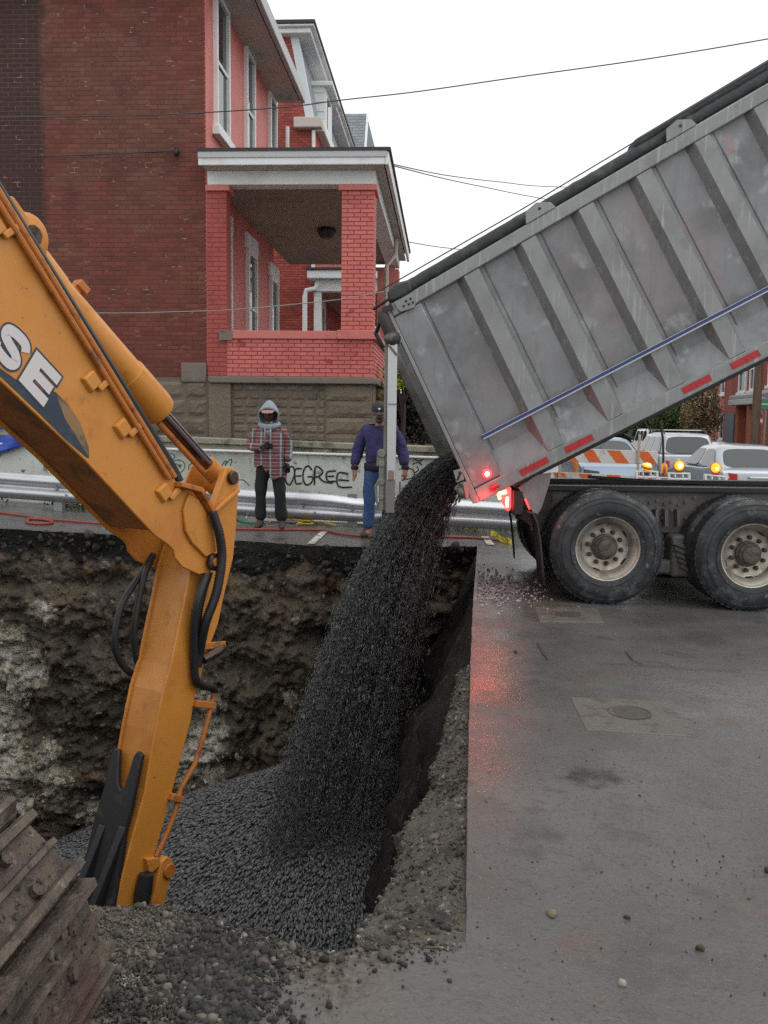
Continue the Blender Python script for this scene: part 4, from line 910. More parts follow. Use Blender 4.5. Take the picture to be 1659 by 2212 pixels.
# stick cylinder
OC = OS-WS/2
def ax_pt(u): return EB(u, 1017+1.125*(u-458), OC)
c0, c1, r1 = ax_pt(52), ax_pt(338), ax_pt(478)
RB = .118
ca = (c1-c0).normalized()
L_ = (c1-c0).length
b = MB(); b.lathe([(.03, -.05), (RB*.82, -.03), (RB, .06), (RB, L_-.34), (RB*1.09, L_-.335), (RB*1.09, L_-.02), (RB*1.0, L_+.03), (.03, L_+.035)], c0, ca, 40)
cyl = b.build('stick_cylinder', orange, ex, smooth='auto')
b = MB(); b.tube([c1+ca*.02, r1-ca*.12], .052, 20); b.build('rod', chrome, cyl, smooth='auto')
b = MB(); b.tube([c1+ca*.02-Vector((0, 0, .085))-HE*.0, r1-ca*.12-Vector((0, 0, .075))], .024, 10); b.build('guard_pipe', orange_d, cyl, smooth='auto')
b = MB(); b.lathe([(.10, -.085), (.105, -.08), (.105, .08), (.10, .085)], r1, NE, 24); b.tube([r1-ca*.2, r1], .075, 16); b.build('rod_eye', orange, cyl, smooth='auto')
# cylinder foot boss
cf = EB(62, 512, OC+.15)-NE*.15
b = MB(); b.lathe([(.125, -.15), (.14, -.14), (.14, .14), (.125, .15)], cf, NE, 28); b.tube([cf, ax_pt(110)], .125, 20); b.build('foot_boss', orange, cyl, smooth='auto')
ch = MB(); c_ = EB(72, 508, OC+.152); ch.lathe([(.012, 0), (.06, .001), (.06, .004), (.012, .005)], c_, NE, 9); ch.build('bare_patch', pinsteel, cyl)
lug = pe([(-10, 415), (30, 425), (62, 470), (66, 560), (40, 530), (5, 470)], OC+.16)
b = MB(); b.prism(lug, shift(lug, -.03)); b.prism(shift(lug, -.29), shift(lug, -.32)); b.build('cylinder_lug', orange, boom, bevel=.006)
nb = ax_pt(140); up = ca.cross(NE); up = up if up.z > 0 else -up
b = MB(); b.bar(nb+up*(RB-.01), nb+up*(RB+.05), .035, .06, up=ca); b.bar(nb+up*(RB+.055)-ca*.03, nb+up*(RB+.055)+ca*.06, .075, .05, up=up); b.build('port_block', orange_d, cyl, bevel=.006)
# hoses
def corr(pts, r, off, name='hose', parent=None, step=.016):
    P = [EB(u, v, o_) for (u, v), o_ in zip(pts, off if isinstance(off, (list, tuple)) else [off]*len(pts))]
    q = []
    for k in range(len(P)-1):
        p0, p1, p2, p3 = P[max(k-1, 0)], P[k], P[k+1], P[min(k+2, len(P)-1)]; n = max(2, int((p2-p1).length/(step/2)))
        for i in range(n):
            s_ = i/n; q.append(.5*((2*p1)+(p2-p0)*s_+(2*p0-5*p1+4*p2-p3)*s_*s_+(3*p1-p0-3*p2+p3)*s_**3))
    q.append(P[-1]); rs = [r if i % 2 else r*.84 for i in range(len(q))]
    b = MB(); b.tube(q, rs, 10); return b.build(name, rubber, parent or stick, smooth=True)
corr([(458, 1105), (466, 1128), (474, 1155), (479, 1195), (476, 1235), (466, 1285), (446, 1340), (436, 1380), (431, 1410), (426, 1440)], .036, [.06, .07, .08, .08, .08, .07, .04, .0, -.03, -.04])
corr([(447, 1240), (430, 1290), (421, 1340), (419, 1395), (420, 1445), (424, 1470), (436, 1480), (455, 1484), (464, 1492)], .031, [.02, .02, .0, -.02, -.03, -.03, -.04, -.05, -.06])
corr([(452, 1235), (438, 1280), (428, 1330), (425, 1390), (424, 1440)], .032, [-.02, -.03, -.03, -.04, -.04])
corr([(331, 1196), (306, 1238), (268, 1296), (251, 1353), (249, 1401), (263, 1434), (284, 1455)], .026, -.46)
corr([(330, 1200), (314, 1238), (297, 1310), (290, 1363), (293, 1410), (300, 1440)], .026, -.42)
b = MB(); b.tube([EB(u, v, -.055) for u, v in ((464, 1490), (450, 1550), (433, 1612), (421, 1650), (390, 1704), (378, 1756), (357, 1808), (338, 1850))], .018, 10); b.build('hydraulic_pipe', orange_d, stick, smooth='auto')
for q0, q1, w_ in ((EB(420, 1519, -.06), EB(462, 1524, -.06), .05), (EB(366, 1720, -.06), EB(390, 1726, -.06), .07), (EB(440, 1396, -.05), EB(486, 1392, -.05), .02)):
    b = MB(); b.bar(q0, q1, w_, .05); b.build('pipe_bracket', orange_d, stick, bevel=.006)
b = MB(); b.tube([EB(438, 1425, -.03), EB(470, 1408, -.02), EB(486, 1396, -.03)], [.035, .035, .02], 10); b.build('valve_fitting', pinsteel, stick, smooth='auto')
# bucket linkage at the foot of the stick
lk1 = pe([(318, 1856), (344, 1853), (350, 1868), (330, 1885), (322, 1884)], -.03)
b = MB(); b.prism(lk1, shift(lk1, -.06)); b.build('link_block', orange, stick, bevel=.006)
lk2 = pe([(349, 1862), (362, 1850), (374, 1858), (375, 1880), (368, 1905), (350, 1975), (318, 1990), (336, 1920)], -.02)
b = MB(); b.prism(lk2, shift(lk2, -.06)); b.build('bucket_link', orange, stick, bevel=.008)
disc(EB(364, 1880, -.02), .052, 0, .02, 'pin', orange_d, stick)
b = MB(); b.tube([EB(316, 1888, -.02), EB(310, 1925, -.02), EB(304, 1960, -.02)], [.05, .06, .05], 12); b.build('grease_boot', rubber, stick, smooth='auto')
# black forked wear plate on the face towards the cab
fk = [(256, 1616), (265, 1620), (263, 1650), (262, 1690), (267, 1706), (276, 1700), (297, 1632), (305, 1622), (314, 1631), (305, 1676), (291, 1748), (279, 1790), (259, 1925), (240, 2020), (180, 2020), (186, 1925), (188, 1868), (211, 1770), (233, 1699), (244, 1641)]
F0 = [FB(u, v, .003) for u, v in fk]
b = MB(); b.prism(F0, [p+NF*.035 for p in F0]); wear = b.build('wear_plate', blackp, stick, bevel=.008)
for (a, c) in (((222, 1783), (196, 1868)), ((266, 1786), (236, 1880))):
    p, q = FB(*a, .036), FB(*c, .036); d2 = (q-p)
    b = MB(); w_ = NE*.03
    b.prism([p-w_, p+w_, q+w_+d2*.9, q-w_+d2*.9], [p-w_+NF*.01, p+w_+NF*.01, q+w_+NF*.06+d2*.9, q-w_+NF*.06+d2*.9]); b.build('wear_bar', mat('worn_black_bar', (.035, .037, .042), .38, .3), wear, bevel=.006)
# lettering: C A S E on a dark swoosh
lf = lambda x, y: (.2451*x, 406.6+.2451*y)
def let(cell, pts): return [EB(*lf(320+220*(px_+cell*1.16)-160*py_, 1425+230*(px_+cell*1.16)*1.04+265*py_), 0) for px_, py_ in pts]
sw_ = pe([(-60, 735), (0, 795), (60, 838), (119, 846), (147, 874), (173, 914), (191, 965), (192, 990), (186, 988), (140, 949), (81, 890), (0, 813), (-60, 757)])
b = MB(); b.add(shift(sw_, .0015), [list(range(len(sw_)))]); b.build('decal_swoosh', decal_d, boom, recalc=False)
sw2 = pe([(119, 847), (147, 875), (173, 915), (190, 965), (189, 984), (165, 945), (140, 905)])
b = MB(); b.add(shift(sw2, .0024), [list(range(len(sw2)))]); b.build('decal_flash', bronze, boom, recalc=False)
def ribbon(pts, wd):
    L, Rr = [], []
    for i, p in enumerate(pts):
        a, c = pts[max(i-1, 0)], pts[min(i+1, len(pts)-1)]; dx, dy = c[0]-a[0], c[1]-a[1]; l = math.hypot(dx, dy)+1e-9
        nx, ny = -dy/l*wd/2, dx/l*wd/2; L.append((p[0]+nx, p[1]+ny)); Rr.append((p[0]-nx, p[1]-ny))
    return L, Rr
def smooth2(pts, n=6):
    q = []
    for k in range(len(pts)-1):
        p0, p1, p2, p3 = [np.array(pts[min(max(j, 0), len(pts)-1)], float) for j in (k-1, k, k+1, k+2)]
        for i in range(n):
            s_ = i/n; q.append(tuple(.5*((2*p1)+(p2-p0)*s_+(2*p0-5*p1+4*p2-p3)*s_*s_+(3*p1-p0-3*p2+p3)*s_**3)))
    return q+[pts[-1]]
E_poly = [(0, 0), (1, 0), (1, .27), (.36, .27), (.36, .37), (.95, .37), (.95, .63), (.36, .63), (.36, .73), (1, .73), (1, 1), (0, 1)]
def letters(off, grow, material, name):
    b = MB()
    def quadstrip(cell, pts, wd):
        L, Rr = ribbon(smooth2(pts), wd); A = let(cell, L); Bq = let(cell, Rr); n = len(A)
        b.add(shift(A, off)+shift(Bq, off), [(i, i+1, n+i+1, n+i) for i in range(n-1)])
    # E as rectangles, no overlap
    gq = grow
    for (x0, y0, x1, y1) in ((0-gq, 0-gq, .36+gq, 1+gq), (.36+gq, 0-gq, 1+gq, .27+gq), (.36+gq, .37-gq*.3, .95+gq, .63+gq*.3), (.36+gq, .73-gq, 1+gq, 1+gq)):
        b.add(shift(let(0, [(x0, y0), (x1, y0), (x1, y1), (x0, y1)]), off), [(0, 1, 2, 3)])
    quadstrip(-1, [(.93, .30), (.80, .14), (.48, .12), (.20, .20), (.18, .38), (.42, .48), (.70, .56), (.84, .70), (.72, .86), (.42, .88), (.14, .82), (.06, .68)], .28+2*gq)
    quadstrip(-2, [(.05, 1), (.42, .08), (.58, .08), (.95, 1)], .26+2*gq)
    quadstrip(-3, [(.92, .3), (.7, .12), (.35, .14), (.15, .4), (.15, .62), (.35, .86), (.7, .88), (.92, .7)], .28+2*gq)
    return b.build(name, material, boom, recalc=False)
letters(.0032, .055, decal_d, 'letter_outline'); letters(.0042, 0, decal_w, 'lettering')
# undercarriage: near track, ends with its idler by the trench rim
YT0, YT1 = 1.42, 2.0; RC = .385; CX1, CX0 = -1.16, -6.3; CZ = .35
trk = MB().box((CX0, YT0+.14, CZ-.2), (CX1-.05, YT1-.14, CZ+.16)).build('track_frame', mudm, ex, bevel=.02)
MB().lathe([(.05, -.2), (RC-.12, -.2), (RC-.1, -.17), (RC-.1, .17), (RC-.12, .2), (.05, .2)], (CX1, (YT0+YT1)/2, CZ), (0, 1, 0), 28).build('idler', rust, trk, smooth='auto')
b = MB(); per = 2*(CX1-CX0)+2*math.pi*RC; pitch = .196; ns = int(per/pitch)
def loop(s_):
    L1 = CX1-CX0; s_ = s_ % per
    if s_ < L1: return Vector((CX0+s_, 0, CZ+RC)), Vector((1, 0, 0)), Vector((0, 0, 1))
    s_ -= L1
    if s_ < math.pi*RC:
        a = math.pi/2-s_/RC; return Vector((CX1+RC*math.cos(a), 0, CZ+RC*math.sin(a))), Vector((math.sin(a), 0, -math.cos(a))), Vector((math.cos(a), 0, math.sin(a)))
    s_ -= math.pi*RC
    if s_ < L1: return Vector((CX1-s_, 0, CZ-RC)), Vector((-1, 0, 0)), Vector((0, 0, -1))
    s_ -= L1; a = -math.pi/2-s_/RC
    return Vector((CX0+RC*math.cos(a), 0, CZ+RC*math.sin(a))), Vector((math.sin(a), 0, -math.cos(a))), Vector((math.cos(a), 0, math.sin(a)))
# one shoe: plate with three grousers of uneven height, bolt holes between them
def shoe():
    b = MB(); hw = pitch/2-.004
    b.box((-hw, 0, -.022), (hw, YT1-YT0, -.006))
    for gx, hgt, wd in ((-hw+.016, .030, .028), (0, .018, .020), (hw-.016, .030, .028)):
        b.prism([Vector((gx-wd/2, 0, -.0055)), Vector((gx+wd/2, 0, -.0055)), Vector((gx+wd*.34, .004, hgt)), Vector((gx-wd*.34, .004, hgt))], [Vector((gx-wd/2, YT1-YT0, -.0055)), Vector((gx+wd/2, YT1-YT0, -.0055)), Vector((gx+wd*.34, YT1-YT0-.004, hgt)), Vector((gx-wd*.34, YT1-YT0-.004, hgt))])
    for yy in (.17, .42):
        for gx in (-.047, .047): b.lathe([(.016, -.006), (.016, .010), (.009, .012)], (gx, yy, 0), (0, 0, 1), 6)
    return b
sh_b = shoe(); me = bpy.data.meshes.new('track_shoe'); me.from_pydata([tuple(p) for p in sh_b.v], [], sh_b.f); me.materials.append(rust)
bmm = bmesh.new(); bmm.from_mesh(me); bmesh.ops.recalc_face_normals(bmm, faces=bmm.faces); bmm.to_mesh(me); bmm.free()
o_ = ORI[trk.name]
for i in range(ns):
    p, t, nn = loop(i*per/ns+.085)
    o = bpy.data.objects.new('track_shoe', me); COL.objects.link(o); o.parent = trk
    mm = Matrix((t, nn.cross(t), nn)).transposed().to_4x4(); 
    mm = Matrix((t, Vector((0, 1, 0)), nn)).transposed().to_4x4(); mm.translation = p+Vector((0, YT0, 0))-o_; o.matrix_local = mm
# mud packed between the grousers
V = []; 
for k in range(3600):
    s_ = rng.uniform(3.6, per*.55); p, t, nn = loop(s_); V.append(p+Vector((0, YT0+rng.uniform(.02, .56), 0))+nn*rng.uniform(-.006, .006))
Vv, Ff = stones([tuple(p) for p in V], np.minimum(.009, rng.gamma(1.3, .0018, len(V))+.0015), ico=True, jit=.3)
setp(mesh_np('mud_clods', Vv, Ff, mudm, trk), kind='stuff')
# far track and a plain upper body, outside the picture
MB().box((CX0, -.75, CZ-RC), (CX1+.1, -.2, CZ+RC)).build('far_track', rust, ex, bevel=.2, seg=4)
MB().box((-5.9, -.9, CZ+RC+.12), (-3.3, 2.1, 2.1)).build('machine_house', orange, ex, bevel=.06)
MB().box((-4.9, 1.15, 2.101), (-3.4, 2.1, 3.2)).build('cab', mat('dark_cab_glass', (.02, .022, .025), .1), ex, bevel=.05)

# ------------------------------------------------------------------ dump truck
alu = mat('weathered_aluminium', (.225, .235, .242), .52, .35, var=[(1.7, 6, (.165, .166, .17), .45, .62), (3.4, 7, (.31, .33, .335), .54, .68), (1.1, 5, (.24, .21, .215), .52, .68), (2.4, 4, (.36, .16, .14), .67, .76), (16, 5, (.19, .195, .20), .5, .7, (1, 1, .12))], bump=[(2.0, .06, .03), (30, .10, .003)], rvar=(2.5, .40, .62))
alu_r = mat('aluminium_rail', (.245, .255, .252), .5, .38, var=[(3, 6, (.205, .21, .205), .48, .66), (30, 3, (.33, .34, .335), .55, .7, (1, 1, .08))], rvar=(4, .38, .6))
dirtyalu = mat('dirty_aluminium', (.20, .195, .175), .55, .35, var=[(4, 6, (.13, .12, .105), .45, .65)])
tyre_m = mat('wet_tyre_rubber', (.020, .022, .025), .42, var=[(5, 7, (.095, .10, .105), .54, .70), (16, 7, (.13, .135, .135), .60, .70), (9, 6, (.04, .042, .045), .5, .66)], bump=[(30, .25, .006)], rvar=(6, .28, .6))
rim_m = mat('dirty_aluminium_rim', (.50, .46, .40), .42, .6, var=[(6, 6, (.30, .26, .21), .48, .66)])
hub_m = mat('rusty_hub', (.12, .095, .08), .7, .2, var=[(14, 5, (.06, .045, .04), .5, .66)])
nut_m = mat('rusty_nut', (.09, .06, .05), .7, .3)
frame_m = mat('grey_chassis_paint', (.135, .13, .118), .6, .1, var=[(5, 6, (.085, .08, .072), .48, .66)])
blk = mat('black_steel', (.012, .012, .013), .45)
flap = mat('mudflap_rubber', (.045, .038, .036), .65, var=[(6, 6, (.025, .022, .022), .5, .66)])
redref = mat('red_reflector_tape', (.42, .012, .02), .35, var=[(30, 2, (.30, .01, .016), .5, .6)], coord='Object')
blue = mat('blue_stripe', (.014, .036, .17), .35)
tarp_m = mat('dark_tarp', (.045, .047, .05), .75, var=[(7, 6, (.085, .088, .09), .5, .68)], bump=[(9, .7, .03)])
lens_on = mat('lit_red_lens', (.6, .02, .02), .3, emis=((1, .03, .03), 5.0))
lens_core = mat('lit_lamp_core', (1, .5, .4), .3, emis=((1, .52, .40), 30.0))
lens_amb = mat('lit_amber_core', (1, .5, .1), .3, emis=((1, .50, .08), 16.0))
lens_off = mat('red_lens', (.42, .02, .03), .25)
PSI = R(3.2); E1 = Vector((math.cos(PSI), math.sin(PSI), 0)); E2 = Vector((-math.sin(PSI), math.cos(PSI), 0))
WC = PG(1312, 1308)
def pt(u, v, off=0.0): return PL(u, v, WC+E2*off, E2)
UPZ = Vector((0, 0, 1))
tr = empty('dump_truck', (WC.x, WC.y, WC.z), 'grey aluminium dump truck with raised bed pouring gravel into the trench', 'truck')
bL = lambda u: 1083.7-.503*(u-1036.6)
tL = lambda u: 625-.586*(u-897)
BR, TR = pt(1036.6, 1083.7), pt(838, tL(838))
db = (pt(1659, bL(1659))-BR).normalized(); dtd = (pt(1445, tL(1445))-TR).normalized()
A1 = (pt(1198, bL(1198))-BR).length; T1 = (pt(990, tL(990))-TR).length; kr = T1/A1
WBED = 2.42
def B(a, t, off=0.0):
    p = BR+db*a; q = TR+dtd*(a*kr); return p+(q-p)*t+E2*off
HB = (TR-BR).length; LB = 4.9; RAILT = 1-.115/HB; KT0, KT1 = .125/HB, .36/HB; PD = .08
def plate(name, pts, th, material, parent, bevel=.006):
    b = MB(); b.prism([B(*p) for p in pts], [B(p[0], p[1], p[2]+th) for p in pts]); return b.build(name, material, parent, bevel=bevel)
# body: side sheets, floor, front
bed = plate('dump_bed', [(0.02, .02, PD), (LB, .02, PD), (LB, RAILT, PD), (.02, RAILT, PD)], .02, alu, tr, bevel=0)
plate('far_side', [(0.0, .0, WBED-.05), (LB, .0, WBED-.05), (LB, 1, WBED-.05), (.0, 1, WBED-.05)], .05, alu, bed)
plate('bed_floor', [(0.0, 0.0, .08), (LB, 0.0, .08), (LB, .04, .08), (0.0, .04, .08)], WBED-.14, dirtyalu, bed)
plate('bed_front', [(LB-.05, .041, .12), (LB, .041, .12), (LB, 1, .12), (LB-.05, 1, .12)], WBED-.18, alu, bed)
b = MB()
for off in (.0, WBED-.10): b.prism([B(0, RAILT, off), B(LB, RAILT, off), B(LB, 1, off), B(0, 1, off)], [B(0, RAILT, off+.11), B(LB, RAILT, off+.11), B(LB, 1, off+.11), B(0, 1, off+.11)])
b.build('top_rail', alu_r, bed, bevel=.012)
plate('bottom_rail', [(0, -.0, -.012), (LB, -.0, -.012), (LB, KT0, -.012), (0, KT0, -.012)], .092, alu_r, bed, bevel=.01)
plate('underbody_rail', [(.35, -.020, .10), (LB, -.020, .10), (LB, -.003, .10), (.35, -.003, .10)], .25, blk, bed)
plate('underbody_rail', [(.35, -.05, .72), (LB, -.05, .72), (LB, -.003, .72), (.35, -.003, .72)], .12, blk, bed)
plate('underbody_rail', [(.35, -.05, 1.55), (LB, -.05, 1.55), (LB, -.003, 1.55), (.35, -.003, 1.55)], .12, blk, bed)
# ribs with chamfered flanks, kick panels between them
ak = [A1+.80*A1*k for k in range(0, 6)]
CH, FL = .07, .15
for k, a in enumerate(ak):
    b = MB(); lo, hi = KT0+.002, RAILT-.002
    c = [(a-CH, PD-.001), (a, .0), (a+FL, .0), (a+FL+.035, PD-.001)]
    rows = []
    for t in (lo, KT1, .5, hi): 
        rows.append([B(x, t, o_) for x, o_ in c])
    b.grid(rows); b.add([B(x, t, o_) for t in (lo, hi) for x, o_ in c], [(0, 1, 2, 3), (7, 6, 5, 4)])
    b.build('rib', alu_r, bed, recalc=False)
    if True:
        b = MB(); b.tube([B(a+FL+.075, lo+.1, PD-.004), B(a+FL+.075, hi, PD-.004)], .006, 5); b.build('weld_seam', alu, bed)
ends = [(.30, ak[0]-CH)]+[(ak[k]+FL+.036, ak[k+1]-CH) for k in range(5)]
for a0, a1 in ends:
    b = MB(); b.add([B(a0-.034, KT0, .003), B(a1+.085, KT0, .003), B(a1, KT1, PD-.002), B(a0, KT1, PD-.002), B(a0-.034, KT0, PD-.001), B(a1+.085, KT0, PD-.001)], [(0, 1, 2, 3), (0, 3, 4), (1, 5, 2)])
    b.build('kick_panel', alu, bed, recalc=False)
# rear post of the side, joint lines
plate('rear_post', [(.0, KT0+.002, .012), (.29, KT0+.002, .012), (.29, RAILT-.002, .012), (.0, RAILT-.002, .012)], PD-.013, alu, bed, bevel=.01)
plate('rear_post_edge', [(-.035, .0, -.006), (.0, .0, -.006), (.0, .97, -.006), (-.035, .97, -.006)], .12, alu_r, bed)
plate('far_rear_post', [(-.10, .04, WBED-.16), (.0, .04, WBED-.16), (.0, .97, WBED-.16), (-.10, .97, WBED-.16)], .12, dirtyalu, bed)
b = MB(); b.tube([B(.325, KT1, PD-.004), B(.325, RAILT-.01, PD-.004)], .007, 5); b.build('weld_seam', alu, bed)
# blue stripe with bright edges
s0, s1 = pt(1042, 944, -.03), pt(1659, 623, -.03); sdn = (s1-s0).normalized(); sup = sdn.cross(E2); sup = sup if sup.z > 0 else -sup
s1 = s0+sdn*4.4
def strip(lo, hi, o0, o1, nm, mt):
    b = MB(); b.prism([s0+sup*lo+E2*o0, s1+sup*lo+E2*o0, s1+sup*hi+E2*o0, s0+sup*hi+E2*o0], [s0+sup*lo+E2*o1, s1+sup*lo+E2*o1, s1+sup*hi+E2*o1, s0+sup*hi+E2*o1]); b.build(nm, mt, bed)
strip(-.014, .014, 0, .03, 'blue_stripe', blue); strip(-.026, -.0142, -.003, .03, 'stripe_edge', mat('bright_trim', (.42, .42, .44), .35, .6)); strip(.0142, .019, -.002, .03, 'stripe_edge', MATS['bright_trim'])
# reflectors and lamps
for um in (1156, 1253, 1507, 1612):
    a = (pt(um, bL(um))-BR).length+.02; 
    b = MB()
    for j in range(2):
        x0, x1 = a-.14+.14*j+.001, a+.14*j-.001
        b.prism([B(x0, .036/HB, -.0125), B(x1, .036/HB, -.0125), B(x1, .095/HB, -.0125), B(x0, .095/HB, -.0125)], [B(x0, .036/HB, -.0165), B(x1, .036/HB, -.0165), B(x1, .095/HB, -.0165), B(x0, .095/HB, -.0165)])
    b.build('reflector', redref, bed)
c = pt(1068, 1052, -.02); b = MB(); b.tube([c-db*.045, c-db*.03, c+db*.03, c+db*.045], [.018, .027, .027, .018], 12); b.build('oval_marker', lens_off, bed, smooth='auto')
c = pt(1051.5, 1023.5, -.0); b = MB(); b.lathe([(.042, .0), (.042, .018), (.03, .024), (.02, .026)], c, -E2, 20); ml = b.build('marker_light', lens_on, bed, smooth='auto')
b = MB(); b.lathe([(.019, .0265), (.010, .031)], c, -E2, 14); b.build('lamp_core', lens_core, ml)
# corner bracket and tarp gear
cbp = [(851, 652), (886, 636), (898, 655), (896, 664), (866, 674), (858, 668)]
q = [pt(u, v, -.02) for u, v in cbp]; b = MB(); b.prism(q, [p+E2*.03 for p in q]); cb_ = b.build('corner_bracket', alu_r, bed, bevel=.004)
for (u, v) in ((887, 645), (877, 650), (892, 653), (883, 657), (872, 661)):
    b = MB(); b.lathe([(.011, 0), (.011, .006), (.006, .008)], pt(u, v, -.0205), -E2, 8); b.build('bolt', blk, cb_)
q = [pt(u, v, -.015) for u, v in ((836, 632), (852, 612), (884, 603), (890, 628), (858, 646), (842, 652))]; b = MB(); b.prism(q, [p+E2*.2 for p in q]); b.build('tarp_roller', tarp_m, bed, bevel=.02)
tn = dtd.cross(E2); tn = tn if tn.z > 0 else -tn
Pt = []
n = 80
for i in range(n+1):
    a = .06+ (LB*kr-.06)*i/n; Pt.append(TR+dtd*a+tn*(.062+.005*nz(i*.5, 0, 0))+E2*.10)
b = MB(); b.tube(Pt, [.056+.005*nz(i*.9, 3, 1) for i in range(n+1)], 10); b.build('tarp_roll', tarp_m, bed, smooth=True)
b = MB(); q0 = TR+dtd*2.55+E2*.06; q1 = TR+dtd*(LB*kr)+E2*.06; b.prism([q0+tn*.10, q1+tn*.10, q1+tn*.19, q0+dtd*.06+tn*.17], [p+E2*.25 for p in (q0+tn*.10, q1+tn*.10, q1+tn*.19, q0+dtd*.06+tn*.17)]); b.build('tarp_cover', tarp_m, bed, bevel=.03)
b = MB(); b.tube([TR+dtd*.0+tn*.15+E2*.02, TR+dtd*1.4+tn*.135+E2*.02, TR+dtd*(LB*kr)+tn*.16+E2*.02], .006, 5); b.build('tarp_cable', blk, bed)
for u in (1168, 1472):
    a = (pt(u, tL(u))-TR).length; b = MB(); c0 = TR+dtd*a+E2*.005
    q = [c0-dtd*.15+tn*.0, c0+dtd*.15+tn*.0, c0+dtd*.13+tn*.06, c0+dtd*.02+tn*.12, c0-dtd*.10+tn*.10]; b.prism(q, [p-E2*.012 for p in q]); tb_ = b.build('tarp_bracket', alu_r, bed, bevel=.004)
    b = MB(); b.lathe([(.013, 0), (.013, .006), (.006, .008)], c0+tn*.06+dtd*.02-E2*.0125, -E2, 8); b.build('bolt', blk, tb_)
# tailgate hanging plumb from its top hinge
tgx = lambda v, u, off=-.05: pt(u, v, off)
g0, g1 = pt(845, 738, -.03), pt(843, 1108, -.03)
def gate(x0, x1, z0, z1, o0, o1, nm, mt, parent, bevel=.006):
    b = MB(); c = Vector((g0.x, g0.y, 0))
    b.hexa([c+E1*x+E2*o_+UPZ*z_ for z_ in (z0, z1) for x, o_ in ((x0, o0), (x1, o0), (x1, o1), (x0, o1))]); return b.build(nm, mt, parent, bevel=bevel)
tg = gate(-.035, .03, g1.z+.06, g0.z-.02, .03, WBED-.05, 'tailgate', alu, tr)
gate(-.028, .056, g1.z+.30, g0.z, -.03, .029, 'gate_post', mat('bright_aluminium', (.50, .52, .53), .42, .5), tg)
gate(-.058, -.0285, g1.z+.02, g0.z+.02, .0, .06, 'gate_flange', dirtyalu, tg)
gate(-.035, .05, g1.z, g1.z+.298, -.03, .029, 'gate_foot', dirtyalu, tg)
gate(-.01, .04, g1.z+.31, g1.z+.39, -.042, -.031, 'foot_bracket', mat('rusty_bracket', (.25, .18, .14), .7), tg, .003)
gate(-.02, .056, g0.z-.56, g0.z-.55, -.036, -.0305, 'weld_band', dirtyalu, tg, 0)
lc = pt(824, 1003, -.03)
b = MB()
for dz, r in ((.10, .04), (.0, .03), (-.16, .032), (-.30, .026)): b.tube([lc+UPZ*dz-E2*.03, lc+UPZ*dz+E2*.05], r, 9)
b.bar(lc+UPZ*.12-E1*.02, lc-UPZ*.02-E1*.035, .03, .03, up=E2)
b.bar(lc+UPZ*.1, lc-UPZ*.42, .045, .04, up=E2); b.tube([lc+UPZ*-.12-E1*.01, lc+UPZ*-.2-E1*.05, lc-UPZ*.34-E1*.04, lc-UPZ*.4], .014, 6); b.build('gate_latch', dirtyalu, tg, bevel=.006)
b = MB(); b.tube([pt(838, 745, -.05), pt(845, 752, -.06), pt(858, 768, -.06)], .012, 6); b.build('gate_hook', dirtyalu, tg, smooth='auto')
b = MB(); b.tube([pt(826, 672, .0), pt(828, 684, .0), pt(846, 728, .0), pt(850, 738, .0)], [.04, .055, .055, .045], 12); b.ball(pt(848, 732, -.02), .075, 10, 7); b.build('hinge_actuator', mat('dirty_black_steel', (.035, .03, .028), .6, var=[(9, 5, (.12, .11, .10), .58, .7)]), bed, smooth='auto')
b = MB(); b.tube([pt(806, 668, .1), pt(834, 650, .02), pt(850, 640, 0)], .014, 6); b.tube([pt(822, 690, .05), pt(812, 720, .1), pt(828, 752, .1)], .02, 6); b.bar(pt(826, 672, -.02), pt(848, 662, -.02), .05, .05); b.build('hinge_linkage', blk, bed)
q = [pt(u, v, -.02) for u, v in ((848, 734), (858, 722), (868, 738), (858, 748))]; b = MB(); b.prism(q, [p+E2*.1 for p in q]); b.build('hinge_ear', alu_r, bed, bevel=.005)
# lower latch plate with a keyhole slot
q = [pt(u, v, -.03) for u, v in ((979, 1017), (996, 1012), (1003, 1036), (986, 1043))]; b = MB(); b.prism(q, [p+E2*.02 for p in q]); lp = b.build('latch_plate', alu_r, bed, bevel=.004)
b = MB(); b.bar(pt(994, 1022, -.0312), pt(988, 1038, -.0312), .02, .002, up=E2); b.lathe([(.016, 0), (.015, .002)], pt(994, 1022, -.0305), -E2, 10); b.build('slot', blk, lp)
b = MB(); b.bar(pt(1004, 1040, .0), pt(1010, 1075, .02), .07, .10); b.ball(pt(1000, 1062, .02), .06, 8, 6); b.bar(pt(996, 1048, .05), pt(985, 1060, .05), .06, .06); b.build('latch_arm', dirtyalu, bed, bevel=.008)
q = [pt(u, v, -.02) for u, v in ((1008, 1050), (1018, 1046), (1037, 1085), (1022, 1088), (1016, 1078))]; b = MB(); b.prism(q, [p+E2*.03 for p in q]); b.build('hook_plate', alu_r, bed, bevel=.004)
